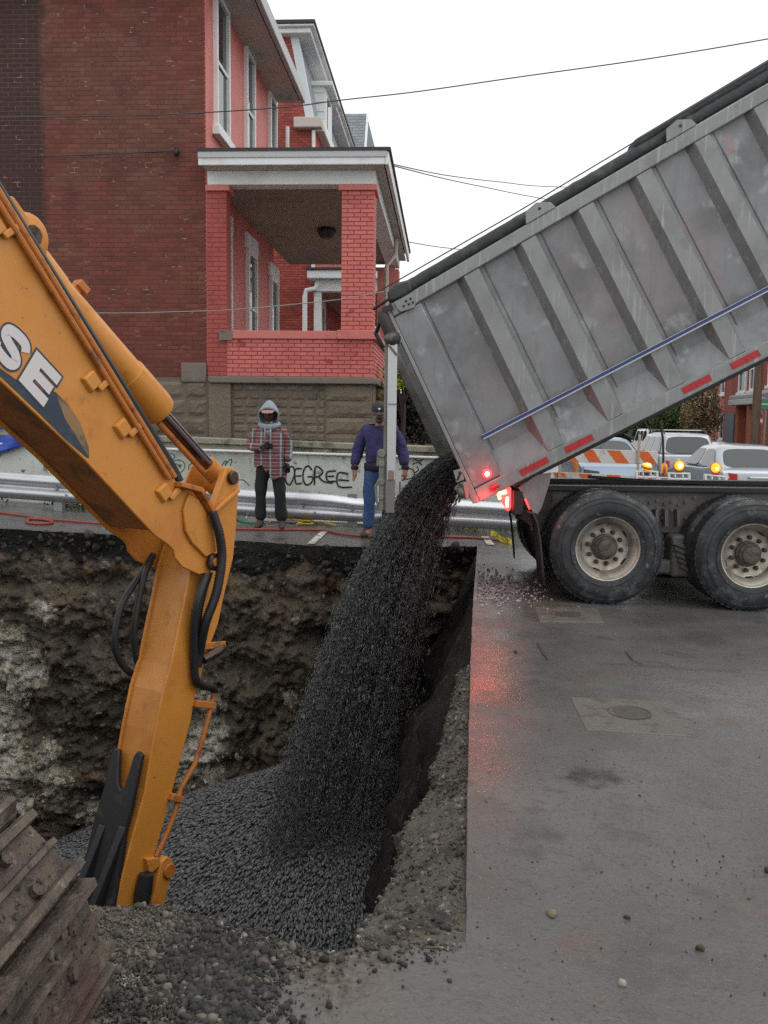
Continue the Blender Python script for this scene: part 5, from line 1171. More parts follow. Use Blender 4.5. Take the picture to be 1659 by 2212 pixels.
# chassis
zr1, zr0 = pt(1400, 1051, .65).z, pt(1400, 1122, .65).z
def cbox(x0, x1, o0, o1, z0, z1, nm, mt, bevel=.004, parent=tr):
    b = MB(); b.hexa([WC*1.0-UPZ*WC.z+E1*x+E2*o_+UPZ*z_ for z_ in (z0, z1) for x, o_ in ((x0, o0), (x1, o0), (x1, o1), (x0, o1))]); return b.build(nm, mt, parent, bevel=bevel)
def xo(u, v, off): return (pt(u, v, off)-WC).dot(E1)
za, zb = pt(1400, 1062, .62).z, pt(1400, 1150, .62).z
xr0 = xo(1150, 1080, .62)
fr = cbox(xr0, 6.2, .62, .70, zb, za, 'chassis_rail', frame_m)
cbox(xr0, 6.2, 1.75, 1.83, zb, za, 'chassis_rail', frame_m)
zs = max(pt(1400, 1040, 1.85).z, za+.05)
cbox(xr0+.1, 6.2, .56, .72, za+.002, zs, 'subframe', blk)
cbox(xr0+.1, 6.2, 1.73, 1.89, za+.002, zs, 'subframe', blk)
cbox(xr0+.02, xr0+.2, .62, 1.83, zb+.02, za, 'rear_crossmember', frame_m)
b = MB()
b.tube([pt(1270, 1030, .9), pt(1370, 1037, .9), pt(1480, 1043, .9), pt(1700, 1049, .9)], .016, 6); b.build('hoist_hose', blk, tr)
b = MB()
for i in range(15):
    for (uu, vv) in ((1408+i*0, 0),): pass
for (uu, vv) in ((1404, 1085), (1404, 1100), (1420, 1082), (1420, 1098), (1436, 1088), (1450, 1084), (1450, 1102), (1466, 1090), (1480, 1084), (1404, 1118), (1430, 1118), (1460, 1118), (1480, 1118), (1300, 1075), (1500, 1075)):
    b.lathe([(.017, 0), (.017, .02), (.009, .022)], pt(uu, vv, .60), -E2, 6)
b.build('frame_bolts', frame_m, fr)
for uu in (1416, 1436, 1462):
    q0, q1 = pt(uu, 1100, .57), pt(uu, 1135, .57); b = MB(); b.bar(q0, q1, .03, .12, up=E2); b.build('hanger_plate', frame_m, fr)
# suspension between the axles: springs and radius rods
xm = xo(1467, 1195, .7); zm = pt(1467, 1190, .7).z
cbox(xm-.16, xm+.16, .42, .80, zm-.22, zb-.002, 'suspension_bracket', frame_m, .03)
b = MB(); c0 = Vector((WC.x, WC.y, 0))+E1*xm+E2*.40
for k in range(5): b.tube([c0+E1*(-.16+.02*k)+UPZ*(zm+.12-.055*k), c0+E1*(.0+.03*k)+UPZ*(zm+.06-.065*k), c0+E1*(.16+.01*k)+UPZ*(zm-.02-.06*k)], .022, 6)
b.build('spring_leaves', frame_m, tr, smooth='auto')
cbox(xm-.75, xm+.75, .45, .58, zm-.20, zm-.06, 'walking_beam', frame_m, .03)
cbox(xm-.17, xm+.17, .50, .62, WC.z+.26, zm-.21, 'saddle_plate', mat('pale_dirty_steel', (.20, .19, .175), .7), .01)
# gusset plate, mud flaps and tail lamps
q = [pt(u, v, .10) for u, v in ((1120, 1053), (1160, 1025), (1191, 1021), (1187, 1045), (1170, 1098), (1162, 1111), (1152, 1108), (1130, 1072))]
b = MB(); b.prism(q, [p+E2*.02 for p in q]); b.build('gusset_plate', alu, tr, bevel=.004)
def mudflap(off0, off1, parent):
    P = []
    prof_ = [(1138, 1108), (1150, 1112), (1160, 1135), (1166, 1175), (1170, 1220), (1174, 1268)]
    for (u, v) in prof_:
        p = pt(u, v, .0); P.append([p+E2*o_+E1*(.05*math.sin(3*o_)) for o_ in np.linspace(off0, off1, 7)])
    b = MB(); b.grid(P); o = b.build('mudflap', flap, parent, smooth=True, recalc=False); m_ = o.modifiers.new('t', 'SOLIDIFY'); m_.thickness = .016
mudflap(.04, .66, tr); mudflap(1.78, 2.38, tr)
cbox(xo(1106, 1090, .2), xo(1128, 1090, .2), .10, .66, pt(1110, 1108, .3).z, pt(1110, 1056, .3).z, 'lamp_bracket', blk, .01)
q = [pt(u, v, .08) for u, v in ((1072, 1064), (1104, 1053), (1104, 1098), (1098, 1105), (1086, 1085))]
b = MB(); b.prism(q, [p+E2*.16 for p in q]); tl = b.build('tail_light', lens_on, tr, bevel=.008)
b = MB(); b.bar(pt(1077, 1067, .072), pt(1094, 1062, .072), .03, .012, up=E2); b.bar(pt(1096, 1074, .072), pt(1095, 1095, .072), .022, .012, up=E2); b.bar(pt(1077, 1067, .072), pt(1080, 1078, .072), .025, .012, up=E2); b.build('lamp_core', lens_amb, tl)
q2 = [p+E2*1.95+E1*.02 for p in q]; b = MB(); b.prism(q2, [p+E2*.16 for p in q2]); b.build('tail_light', lens_on, tr, bevel=.008)
b = MB(); b.bar(pt(1134, 1078, .09), pt(1144, 1100, .09), .012, .006, up=E2); b.build('glow_strip', lens_on, tr)
def lamp(p, e, nm, parent):
    l = bpy.data.lights.new(nm, 'POINT'); l.energy = e; l.color = (1, .05, .04); l.shadow_soft_size = .12; o = bpy.data.objects.new(nm, l); COL.objects.link(o); o.parent = parent; o.location = p-ORI[parent.name]
lamp(pt(1074, 1080, -.06)-E1*.10, 3.2, 'tail_lamp_bulb', tr); lamp(pt(1051, 1024, -.12), 1.0, 'marker_bulb', tr)
# wheels
def tyre_mesh():
    b = MB(); Rr, w_ = .525, .285
    prof_ = [(.292, .035), (.30, .012), (.34, .0), (.40, -.006), (.45, .004), (.488, .022), (.51, .045), (Rr-.004, .055)]
    prof_ += [(Rr-.004, .085), (Rr-.016, .087), (Rr-.016, .097), (Rr-.002, .099), (Rr, .135), (Rr-.014, .137), (Rr-.014, .148), (Rr, .15)]
    full = prof_+[(r, w_-h) for r, h in prof_[::-1]]
    b.lathe(full, (0, 0, 0), (0, 1, 0), 72, e1=(1, 0, 0), closed=True)
    for side in (0, 1):
        for i in range(56):
            t = 2*math.pi*(i+.25*side)/56; c, s_ = math.cos(t), math.sin(t); e_r = Vector((c, 0, s_)); e_t = Vector((-s_, 0, c)); y0 = .052 if side == 0 else w_-.052; dy = .034 if side == 0 else -.034
            b.hexa([e_r*r+e_t*x+Vector((0, y, 0)) for r in (Rr-.02, Rr+.0015) for x, y in ((-.019, y0), (.017, y0), (.017, y0+dy), (-.017, y0+dy))])
    for r in (.345, .43, .47): b.lathe([(r-.003, .006), (r, -.009 if r < .46 else .008), (r+.003, .006)], (0, 0, 0), (0, 1, 0), 64, e1=(1, 0, 0), closed=True)
    return b
def dat(b, name, material, smooth=True):
    me = bpy.data.meshes.new(name); me.from_pydata([tuple(p) for p in b.v], [], b.f); me.materials.append(material)
    q = bmesh.new(); q.from_mesh(me); bmesh.ops.recalc_face_normals(q, faces=q.faces); q.to_mesh(me); q.free()
    if smooth: me.polygons.foreach_set('use_smooth', [True]*len(me.polygons)); me.set_sharp_from_angle(angle=R(32))
    return me
tyre_d = dat(tyre_mesh(), 'tyre', tyre_m)
b = MB(); b.lathe([(.300, .05), (.302, .018), (.296, .012), (.288, .016), (.280, .03), (.270, .045), (.245, .07), (.236, .10), (.222, .15), (.20, .165), (.15, .168), (.118, .166), (.11, .17), (.05, .172)], (0, 0, 0), (0, 1, 0), 64, e1=(1, 0, 0), caps=False); rim_d = dat(b, 'rim', rim_m)
b = MB(); b.lathe([(.118, .167), (.118, .13), (.105, .125), (.10, .09), (.085, .085), (.08, .05), (.066, .042), (.03, .040)], (0, 0, 0), (0, 1, 0), 32, e1=(1, 0, 0))
for i in range(8):
    t = 2*math.pi*i/8; b.lathe([(.011, .09), (.011, .075), (.006, .073)], (.092*math.cos(t), 0, .092*math.sin(t)), (0, 1, 0), 6)
hub_d = dat(b, 'hub', hub_m)
b = MB(); b.lathe([(.021, .166), (.021, .135), (.014, .118), (.008, .116)], (0, 0, 0), (0, 1, 0), 8); nut_d = dat(b, 'wheel_nut', nut_m)
b = MB(); q = []; e_r = Vector((1, 0, 0)); e_t = Vector((0, 0, 1))
for j in range(12):
    s_ = 2*math.pi*j/12; q.append(e_r*(.222+.017*math.sin(s_))+e_t*(.048*max(-.8, min(.8, 1.15*math.cos(s_)))))
b.prism([p+Vector((0, .150-1.71*(p.x-.222), 0)) for p in q], [p+Vector((0, .140-1.71*(p.x-.222), 0)) for p in q])
hole_d = dat(b, 'hand_hole', mat('dark_slot', (.015, .014, .013), .8), False)
wroot = None
def wheel(c, flip=False, full=True, spin=0):
    b_ = MB(); t_ = bpy.data.objects.new('wheel', tyre_d); COL.objects.link(t_); t_.parent = tr
    t_.location = c-ORI[tr.name]; t_.rotation_euler = (0, spin, PSI+(math.pi if flip else 0))
    if full:
        for nm, d in (('rim', rim_d), ('hub', hub_d)):
            o = bpy.data.objects.new(nm, d); COL.objects.link(o); o.parent = t_
        for i in range(10):
            a = 2*math.pi*(i+.5)/10; o = bpy.data.objects.new('wheel_nut', nut_d); COL.objects.link(o); o.parent = t_; o.location = (.155*math.cos(a), 0, .155*math.sin(a))
        for i in range(5):
            o = bpy.data.objects.new('hand_hole', hole_d); COL.objects.link(o); o.parent = t_; o.rotation_euler = (0, 2*math.pi*(i+.62)/5, 0)
    return t_
for (u, v) in ((1314, 1187), (1629, 1203)):
    c = pt(u, v, 0); c.z = g(c.x, c.y)+.522
    wheel(c, spin=.3+u); wheel(c+E2*.335, full=False, spin=1.1)
    wheel(c+E2*2.40, flip=True, spin=.7); wheel(c+E2*2.065, flip=True, full=False)
    b = MB(); b.tube([c+E2*.2, c+E2*2.2], .10, 12); b.ball(c+E2*1.2, .24, 12, 8); b.build('axle', frame_m, tr, smooth='auto')

# ------------------------------------------------------------------ falling gravel
def fall():
    gacc = 9.81; sl_ = -db; nfil = 1500; PP, DD, SS, EE, TT = [], [], [], [], []
    nrm = (B(1, 1)-B(1, 0)).normalized()
    xs_ = np.linspace(-3, 1, 81); 
    for f in range(nfil):
        q = rng.random()**.58; off = rng.uniform(.62, 2.25); sp = .72+1.85*q+rng.normal(0, .07)
        p0 = np.array(B(-.02-.05*q, 0, 0)+E2*off)+np.array(nrm)*(.05+.40*q*(1-.25*((off-1.2)/1.2)**2))
        v0 = np.array(sl_)*sp+np.array(E2)*rng.normal(0, .05)
        ne = int(rng.gamma(1.8, 150)*(.5+.65*q))+20; t = np.sort(rng.uniform(-.12, 1.02, ne))
        # stones bunch up along each thread
        t = t+.012*np.sin(t*90+rng.uniform(0, 6))
        pos = p0+v0*t[:, None]; tt = np.clip(t, 0, None); pos[:, 2] -= .5*gacc*tt**2
        vel = np.repeat(v0[None], ne, 0); vel[:, 2] -= gacc*tt
        loose = rng.random((ne, 1))**3
        pos += rng.normal(size=(ne, 3))*(.003+.020*tt)[:, None]*(.30+2.2*loose)
        dk = np.hypot(pos[:, 0]-PKX, pos[:, 1]-PKY); keep = pos[:, 2] > -2.36-.33*dk-.02*dk*dk-.05
        pos, vel = pos[keep], vel[keep]
        PP.append(pos); DD.append(vel/np.linalg.norm(vel, axis=1)[:, None]); SS.append(rng.uniform(.0019, .0038, len(pos))); EE.append(4.5+rng.uniform(0, 6.0, len(pos))); TT.append(np.full(len(pos), rng.random()))
    return [np.concatenate(a) for a in (PP, DD, SS, EE, TT)]
PP, DD, SS, EE, TT = fall()
fg_m = mat('falling_stone', (.165, .173, .172), .95, isl=.15, spec=.12)
def tone(m):
    nt = m.node_tree; N = nt.nodes; b = N['Principled BSDF']; cs = b.inputs['Base Color'].links[0].from_socket; at = N.new('ShaderNodeAttribute'); at.attribute_name = 'tone'
    mx = N.new('ShaderNodeMix'); mx.data_type = 'RGBA'; mx.blend_type = 'MULTIPLY'; mx.inputs[0].default_value = 1; lk(nt, cs, mx.inputs[6]); lk(nt, at.outputs['Color'], mx.inputs[7]); lk(nt, mx.outputs[2], b.inputs['Base Color'])
tone(fg_m)
V, F = stones(PP, SS, EE, DD, tet=True); fg = mesh_np('falling_gravel', V, F, fg_m, kind='stuff', smooth=True)
at_ = fg.data.attributes.new('tone', 'FLOAT', 'POINT'); at_.data.foreach_set('value', np.repeat(.55+1.1*TT**1.6, 4).astype(np.float32))
# load still in the bed, visible at its lip
P = []
for i in range(20):
    a = -.02+1.6*i/19; P.append([B(a, .04+(.20+.5*i/19-.05*((o_-1.2)/1.2)**2)*min(1, .4+i/4), o_)+Vector((0, 0, .02*nz(a*5, o_*5, 0))) for o_ in np.linspace(.13, WBED-.07, 24)])
b = MB(); b.grid(P); setp(b.build('gravel_load', gravel_b, None, smooth=True, recalc=False), kind='stuff')
# ------------------------------------------------------------------ people
def skin(verts, edges, root, levels=3):
    """verts: name -> (x, y, z, rx, ry); returns an evaluated mesh"""
    names = list(verts); ix = {n: i for i, n in enumerate(names)}
    me = bpy.data.meshes.new('tmp'); me.from_pydata([verts[n][:3] for n in names], [(ix[a], ix[b_]) for a, b_ in edges], [])
    o = bpy.data.objects.new('tmp', me); COL.objects.link(o)
    o.modifiers.new('s', 'SKIN'); sv = me.skin_vertices[0].data
    for n in names:
        v = verts[n]; sv[ix[n]].radius = (v[3], v[4] if len(v) > 4 else v[3]); sv[ix[n]].use_root = (n == root)
    o.modifiers['s'].use_smooth_shade = True
    sub = o.modifiers.new('d', 'SUBSURF'); sub.levels = levels; sub.render_levels = levels
    bpy.context.view_layer.update(); dg = bpy.context.evaluated_depsgraph_get()
    out = bpy.data.meshes.new_from_object(o.evaluated_get(dg)); bpy.data.objects.remove(o); bpy.data.meshes.remove(me)
    return out
def mesh_to(mb, me):
    mb.add([v.co.copy() for v in me.vertices], [list(p.vertices) for p in me.polygons]); bpy.data.meshes.remove(me)
def head(mb, c, tilt=0.0, s_=1.0):
    n, k = 28, 20; vs = []; c = Vector(c); Rm = Matrix.Rotation(tilt, 3, 'X')
    for i in range(k+1):
        t = math.pi*i/k
        for j in range(n):
            a = 2*math.pi*j/n; d = Vector((math.sin(t)*math.sin(a), -math.sin(t)*math.cos(a), math.cos(t)))
            p = Vector((d.x*.076, d.y*.098, d.z*.118))
            if d.z < 0: p.x *= 1-.32*d.z*d.z; p.y *= 1-.10*d.z*d.z
            f = max(0, -d.y)
            p.y -= .030*f*math.exp(-(p.x/.017)**2-((p.z+.018)/.022)**2)          # nose
            p.y -= .010*f*math.exp(-(p.x/.05)**2-((p.z-.028)/.012)**2)             # brow
            p.y += .012*f*math.exp(-((abs(p.x)-.033)/.016)**2-((p.z-.006)/.013)**2)  # eye sockets
            p.y -= .012*f*math.exp(-(p.x/.03)**2-((p.z+.098)/.016)**2)             # chin
            p.y -= .006*f*math.exp(-(p.x/.03)**2-((p.z+.06)/.010)**2)              # lips
            vs.append(c+Rm @ (p*s_))
    mb.add(vs, [(i*n+j, (i+1)*n+j, (i+1)*n+(j+1) % n, i*n+(j+1) % n) for i in range(k) for j in range(n)])
    for sx in (-1, 1):
        mb.ball(c+Rm @ Vector((sx*.078*s_, .005, -.005)), (.010, .022, .032), 8, 6)
    return Rm
def fingers(V, E, wrist, hand, d, side, rad, curl=.3):
    """palm and five unequal fingers; d hand direction, side thumb direction"""
    d = Vector(d).normalized(); side = Vector(side).normalized(); pn = d.cross(side); w_ = Vector(wrist)
    V[hand+'p1'] = (*(w_+d*.045), rad*1.5, rad*2.6); V[hand+'p2'] = (*(w_+d*.085), rad*1.3, rad*3.0); E += [(hand+'w', hand+'p1'), (hand+'p1', hand+'p2')]
    for i, (o_, l) in enumerate(((.028, .070), (.010, .080), (-.010, .074), (-.027, .058))):
        b0 = w_+d*.085+side*o_; b1 = b0+d*l*.5+pn*l*curl*.3; b2 = b1+d*l*.5*(1-curl*.6)+pn*l*curl*.6
        for k, p in enumerate((b0, b1, b2)): V['%sf%d%d' % (hand, i, k)] = (*p, rad*(.62-.08*k))
        E += [(hand+'p2', '%sf%d0' % (hand, i)), ('%sf%d0' % (hand, i), '%sf%d1' % (hand, i)), ('%sf%d1' % (hand, i), '%sf%d2' % (hand, i))]
    b0 = w_+d*.03+side*.028; b1 = b0+d*.03+side*.022+pn*.012; b2 = b1+d*.034+side*.004+pn*.012
    for k, p in enumerate((b0, b1, b2)): V['%st%d' % (hand, k)] = (*p, rad*(.72-.08*k))
    E += [(hand+'p1', hand+'t0'), (hand+'t0', hand+'t1'), (hand+'t1', hand+'t2')]
skin_d = mat('dark_skin', (.085, .042, .028), .55); skin_r = mat('ruddy_skin', (.36, .15, .105), .55)
eye_m = mat('dark_eye', (.015, .012, .012), .3); beard_m = mat('grey_beard', (.10, .09, .085), .9)
leather = mat('brown_work_boot', (.06, .036, .026), .7, var=[(20, 5, (.06, .04, .03), .5, .65)])
blackcl = mat('black_cloth', (.012, .014, .014), .85, bump=[(25, .5, .01)])
greyfl = mat('grey_fleece', (.27, .31, .34), .95, bump=[(60, .5, .005)])
denim = mat('blue_denim', (.035, .085, .20), .9, var=[(6, 6, (.06, .13, .28), .5, .68), (3, 4, (.018, .045, .12), .5, .66)], bump=[(14, .7, .02)])
purple = mat('purple_sweatshirt', (.050, .043, .135), .92, var=[(5, 6, (.030, .027, .085), .48, .66)], bump=[(9, .7, .03), (60, .4, .004)])
darkband = mat('dark_knit', (.022, .018, .028), .95)
glove_m = mat('black_glove', (.012, .012, .013), .8)
def plaid():
    m = mat('red_grey_plaid', (.30, .05, .06), .92, bump=[(12, .7, .02), (80, .4, .004)]); nt = m.node_tree; N = nt.nodes; b = N['Principled BSDF']
    tc = N.new('ShaderNodeTexCoord'); sp = N.new('ShaderNodeSeparateXYZ'); lk(nt, tc.outputs['Object'], sp.inputs[0])
    def band(out, scale, w0, w1, add=0.0):
        a = N.new('ShaderNodeMath'); a.operation = 'MULTIPLY_ADD'; lk(nt, out, a.inputs[0]); a.inputs[1].default_value = scale; a.inputs[2].default_value = add+50
        f = N.new('ShaderNodeMath'); f.operation = 'FRACT'; lk(nt, a.outputs[0], f.inputs[0])
        g_ = N.new('ShaderNodeMath'); g_.operation = 'GREATER_THAN'; lk(nt, f.outputs[0], g_.inputs[0]); g_.inputs[1].default_value = w0
        l_ = N.new('ShaderNodeMath'); l_.operation = 'LESS_THAN'; lk(nt, f.outputs[0], l_.inputs[0]); l_.inputs[1].default_value = w1
        m_ = N.new('ShaderNodeMath'); m_.operation = 'MULTIPLY'; lk(nt, g_.outputs[0], m_.inputs[0]); lk(nt, l_.outputs[0], m_.inputs[1]); return m_.outputs[0]
    rgb = N.new('ShaderNodeRGB'); rgb.outputs[0].default_value = (.27, .042, .052, 1); cs = rgb.outputs[0]
    for out, sc, w0, w1, col, fac, ad in ((sp.outputs['X'], 7.5, .0, .55, (.085, .085, .095), .88, 0), (sp.outputs['Z'], 10, .0, .45, (.11, .11, .12), .55, 0), (sp.outputs['X'], 7.5, .20, .36, (.42, .42, .43), .75, 0), (sp.outputs['Z'], 20, .0, .14, (.50, .46, .46), .6, .2), (sp.outputs['Z'], 10, .6, .8, (.04, .03, .035), .45, 0)):
        f = band(out, sc, w0, w1, ad); mu = N.new('ShaderNodeMath'); mu.operation = 'MULTIPLY'; lk(nt, f, mu.inputs[0]); mu.inputs[1].default_value = fac
        mx = N.new('ShaderNodeMix'); mx.data_type = 'RGBA'; lk(nt, mu.outputs[0], mx.inputs[0]); lk(nt, cs, mx.inputs[6]); mx.inputs[7].default_value = (*col, 1); cs = mx.outputs[2]
    lk(nt, cs, b.inputs['Base Color']); return m
def person(u, v, label, build, group=None):
    p = PG(u, v); p.z = g(p.x, p.y)+.004
    t = empty('person', p, label, 'person', group); build(t, p); return t
def put(t, p, me_or_mb, name, material, smooth=True):
    mb = me_or_mb if isinstance(me_or_mb, MB) else MB()
    if not isinstance(me_or_mb, MB): mesh_to(mb, me_or_mb)
    o_ = mb
    if name in ('jacket', 'sweatshirt', 'trousers', 'jeans'):
        bm = bmesh.new(); vv = [bm.verts.new(q) for q in mb.v]
        for f in mb.f:
            try: bm.faces.new([vv[i] for i in f])
            except ValueError: pass
        bm.normal_update()
        for v_ in vv:
            c = v_.co; k = noise.fractal(Vector((c.x*9+3, c.y*9, c.z*(5 if name in ('jeans', 'trousers') else 13)+c.x*8)), 1, 2, 3)
            v_.co = c+v_.normal*(.013*k)
        mb.v = [v_.co.copy() for v_ in vv]; bm.free()
    mb.v = [q+p for q in mb.v]; return mb.build(name, material, t, smooth=True)
def boots(t, p, feet, material, turn=(0, 0)):
    for (x, y), a in zip(feet, turn):
        V = {'a': (x, y+.06, .05, .048, .05), 'b': (x, y-.02, .06, .05, .058), 'c': (x+.0+math.sin(a)*.1, y-.12, .045, .048, .042), 'd': (x+math.sin(a)*.15, y-.19, .035, .036, .03), 'e': (x, y+.03, .14, .056, .056)}
        put(t, p, skin(V, [('a', 'b'), ('b', 'c'), ('c', 'd'), ('b', 'e')], 'b'), 'boot', material)
def hooded_man(t, p):
    V = {'pel': (0, 0, .93, .14, .11), 'wai': (0, 0, 1.08, .13, .10), 'che': (0, .0, 1.28, .16, .11), 'nk': (0, .0, 1.46, .055, .055), 'hd': (0, -.03, 1.53, .05, .05),
         'lh': (-.095, 0, .86, .09), 'lk': (-.125, -.01, .47, .06), 'la': (-.13, .03, .09, .042), 'lf': (-.135, -.10, .05, .035, .03),
         'rh': (.095, 0, .86, .09), 'rk': (.145, -.02, .47, .06), 'ra': (.155, .02, .09, .042), 'rf': (.165, -.11, .05, .035, .03),
         'ls': (-.19, 0, 1.40, .06), 'le': (-.275, -.02, 1.13, .042), 'lw': (-.06, -.235, 1.165, .03), 'rs': (.19, 0, 1.40, .06), 're': (.255, .02, 1.13, .042), 'rw': (.258, -.06, .94, .03)}
    E = [('pel', 'wai'), ('wai', 'che'), ('che', 'nk'), ('nk', 'hd'), ('pel', 'lh'), ('lh', 'lk'), ('lk', 'la'), ('la', 'lf'), ('pel', 'rh'), ('rh', 'rk'), ('rk', 'ra'), ('ra', 'rf'), ('che', 'ls'), ('ls', 'le'), ('le', 'lw'), ('che', 'rs'), ('rs', 're'), ('re', 'rw')]
    mb = MB(); mesh_to(mb, skin(V, E, 'pel')); Rm = head(mb, (0, -.055, 1.605), tilt=R(14)); hc = Vector((0, -.055, 1.605))
    body = put(t, p, mb, 'body', skin_d)
    b = MB()
    for sx in (-1, 1): b.ball(hc+Rm @ Vector((sx*.032, -.083, .006)), .011, 8, 6)
    put(t, p, b, 'eyes', eye_m); b = MB(); b.tube([hc+Rm @ Vector(q) for q in ((-.025, -.098, -.062), (0, -.108, -.061), (.025, -.098, -.062))], .005, 6); put(t, p, b, 'mouth', eye_m)
    # gloves: palms with fingers
    for nm, w_, d, sd_, cu in (('l', (-.045, -.24, 1.165), (1, -.06, .02), (0, -.1, 1), .75), ('r', (.258, -.065, .935), (.05, -.1, -1), (-1, -.3, 0), .7)):
        Vg = {nm+'w': (*w_, .034)}; Eg = []; fingers(Vg, Eg, w_, nm, d, sd_, .019, cu); put(t, p, skin(Vg, Eg, nm+'w'), 'glove', glove_m)
    # trousers, wide and creased
    Vt = {'p': (0, 0, .90, .165, .13), 'w': (0, 0, 1.02, .15, .12), 'a': (-.10, 0, .80, .115, .12), 'b': (-.122, -.01, .62, .095), 'c': (-.128, -.015, .44, .082), 'd': (-.132, .015, .25, .085), 'e': (-.134, .015, .10, .082),
          'f': (.10, 0, .80, .115, .12), 'g': (.132, -.01, .62, .095), 'h': (.148, -.02, .44, .085), 'i': (.158, .01, .25, .092), 'j': (.162, .01, .09, .085)}
    put(t, p, skin(Vt, [('w', 'p'), ('p', 'a'), ('a', 'b'), ('b', 'c'), ('c', 'd'), ('d', 'e'), ('p', 'f'), ('f', 'g'), ('g', 'h'), ('h', 'i'), ('i', 'j')], 'p'), 'trousers', blackcl)
    boots(t, p, ((-.135, .02), (.165, .015)), leather, (-.25, .25))
    pm = plaid()
    # jacket: lofted torso with a hem that hangs lower on one side, sleeves
    b = MB(); n = 36; rings = []
    for k, (z_, rx, ry, cy) in enumerate(((.86, .225, .165, 0), (.95, .225, .165, 0), (1.08, .215, .16, -.005), (1.22, .22, .158, 0), (1.32, .215, .145, .0), (1.39, .185, .125, .005), (1.45, .125, .10, .005), (1.51, .075, .075, .0))):
        row = []
        for j in range(n+1):
            a = 2*math.pi*j/n; x, y = rx*math.sin(a), -ry*math.cos(a)+cy; wr = .010*nz(math.sin(a)*3, math.cos(a)*3, z_*4, 1.5)
            zz = z_
            if k == 0: zz = .885-.16*max(0, min(1, (x-.0)/.03))*(y < .05)-.02*math.sin(a*5)+(.03 if y > .05 else 0)
            if k == 1 and x > 0 and y < .05: zz -= .03
            row.append(Vector((x*(1+wr*2), y*(1+wr*3), zz)))
        rings.append(row)
    b.grid(rings)
    Vs = {'ls': (-.13, 0, 1.40, .075), 'l0': (-.195, 0, 1.34, .083), 'l1': (-.25, -.01, 1.25, .075), 'le': (-.272, -.03, 1.14, .075), 'l2': (-.20, -.14, 1.14, .068), 'lw': (-.09, -.225, 1.16, .062)}
    mesh_to(b, skin(Vs, [('ls', 'l0'), ('l0', 'l1'), ('l1', 'le'), ('le', 'l2'), ('l2', 'lw')], 'ls'))
    Vs = {'rs': (.13, 0, 1.40, .075), 'r0': (.195, 0, 1.34, .083), 'r1': (.24, .01, 1.25, .076), 're': (.255, .015, 1.13, .07), 'r2': (.262, -.02, 1.02, .06), 'rw': (.26, -.05, .955, .055)}
    mesh_to(b, skin(Vs, [('rs', 'r0'), ('r0', 'r1'), ('r1', 're'), ('re', 'r2'), ('r2', 'rw')], 'rs'))
    put(t, p, b, 'jacket', pm)
    b = MB(); b.add([Vector(q) for q in ((-.08, -.16, .90), (.03, -.165, .90), (-.02, -.165, .80))], [(0, 1, 2)]); put(t, p, b, 'shirt_tail', pm)
    # hood: pointed shell open to the front, collar and cords
    b = MB(); rows = []
    for i in range(13):
        s_ = i/12; row = []   # s_ 0 front rim .. 1 back
        for j in range(19):
            a = math.pi*(j/18)*1.46-math.pi*.23  # from left jaw over the top to right jaw
            rx, rz = .150*math.cos(s_*1.2)**.5, (.088+.135*math.sin(min(1, s_/.5)*math.pi/2)-.05*max(0, s_-.5))
            x = -math.cos(a)*rx*(1-.30*max(0, math.sin(a))**2*min(1, s_/.4)); z_ = (math.sin(a)*rz if math.sin(a) > 0 else math.sin(a)*.165)
            y = -.15+.27*s_+.03*(1-math.sin(a))*(1-s_)
            row.append(Vector((x*(1-.55*s_**3), y, 1.595+z_*(1-.45*s_**3)-.02*s_)))
        rows.append(row)
    b.grid(rows); ho = put(t, p, b, 'hood', greyfl); md = ho.modifiers.new('t', 'SOLIDIFY'); md.thickness = .018
    b = MB(); b.tube([Vector((.118*math.cos(a), -.015-.112*math.sin(a), 1.468-.045*max(0, math.sin(a)))) for a in [2*math.pi*k/20 for k in range(21)]], .045, 10, caps=False); put(t, p, b, 'collar', greyfl)
    b = MB(); b.prism([Vector(q) for q in ((-.06, -.145, 1.40), (.06, -.145, 1.40), (.015, -.17, 1.29))], [Vector(q) for q in ((-.06, -.125, 1.40), (.06, -.125, 1.40), (.015, -.15, 1.29))]); put(t, p, b, 'collar_front', greyfl)
    for sx in (-1, 1):
        b = MB(); b.tube([(sx*.035, -.155, 1.44), (sx*.04, -.175, 1.34), (sx*.035, -.172, 1.22)], .006, 6); put(t, p, b, 'cord', mat('pale_cord', (.45, .44, .43), .8))
    b = MB(); b.lathe([(.115, 0), (.125, .008), (.125, .018), (.02, .03)], (0, -.06, 1.655), Rm @ Vector((0, 0, 1)), 24); b.prism([hc+Rm @ Vector(q) for q in ((-.085, -.06, .055), (-.075, -.15, .048), (0, -.175, .046), (.075, -.15, .048), (.085, -.06, .055))], [hc+Rm @ Vector(q) for q in ((-.085, -.06, .067), (-.075, -.15, .060), (0, -.175, .058), (.075, -.15, .060), (.085, -.06, .067))]); put(t, p, b, 'cap', mat('faded_pink_cap', (.42, .25, .24), .85))
person(583, 1143, 'man in grey pointed hood and red plaid jacket standing by the guardrail', hooded_man)
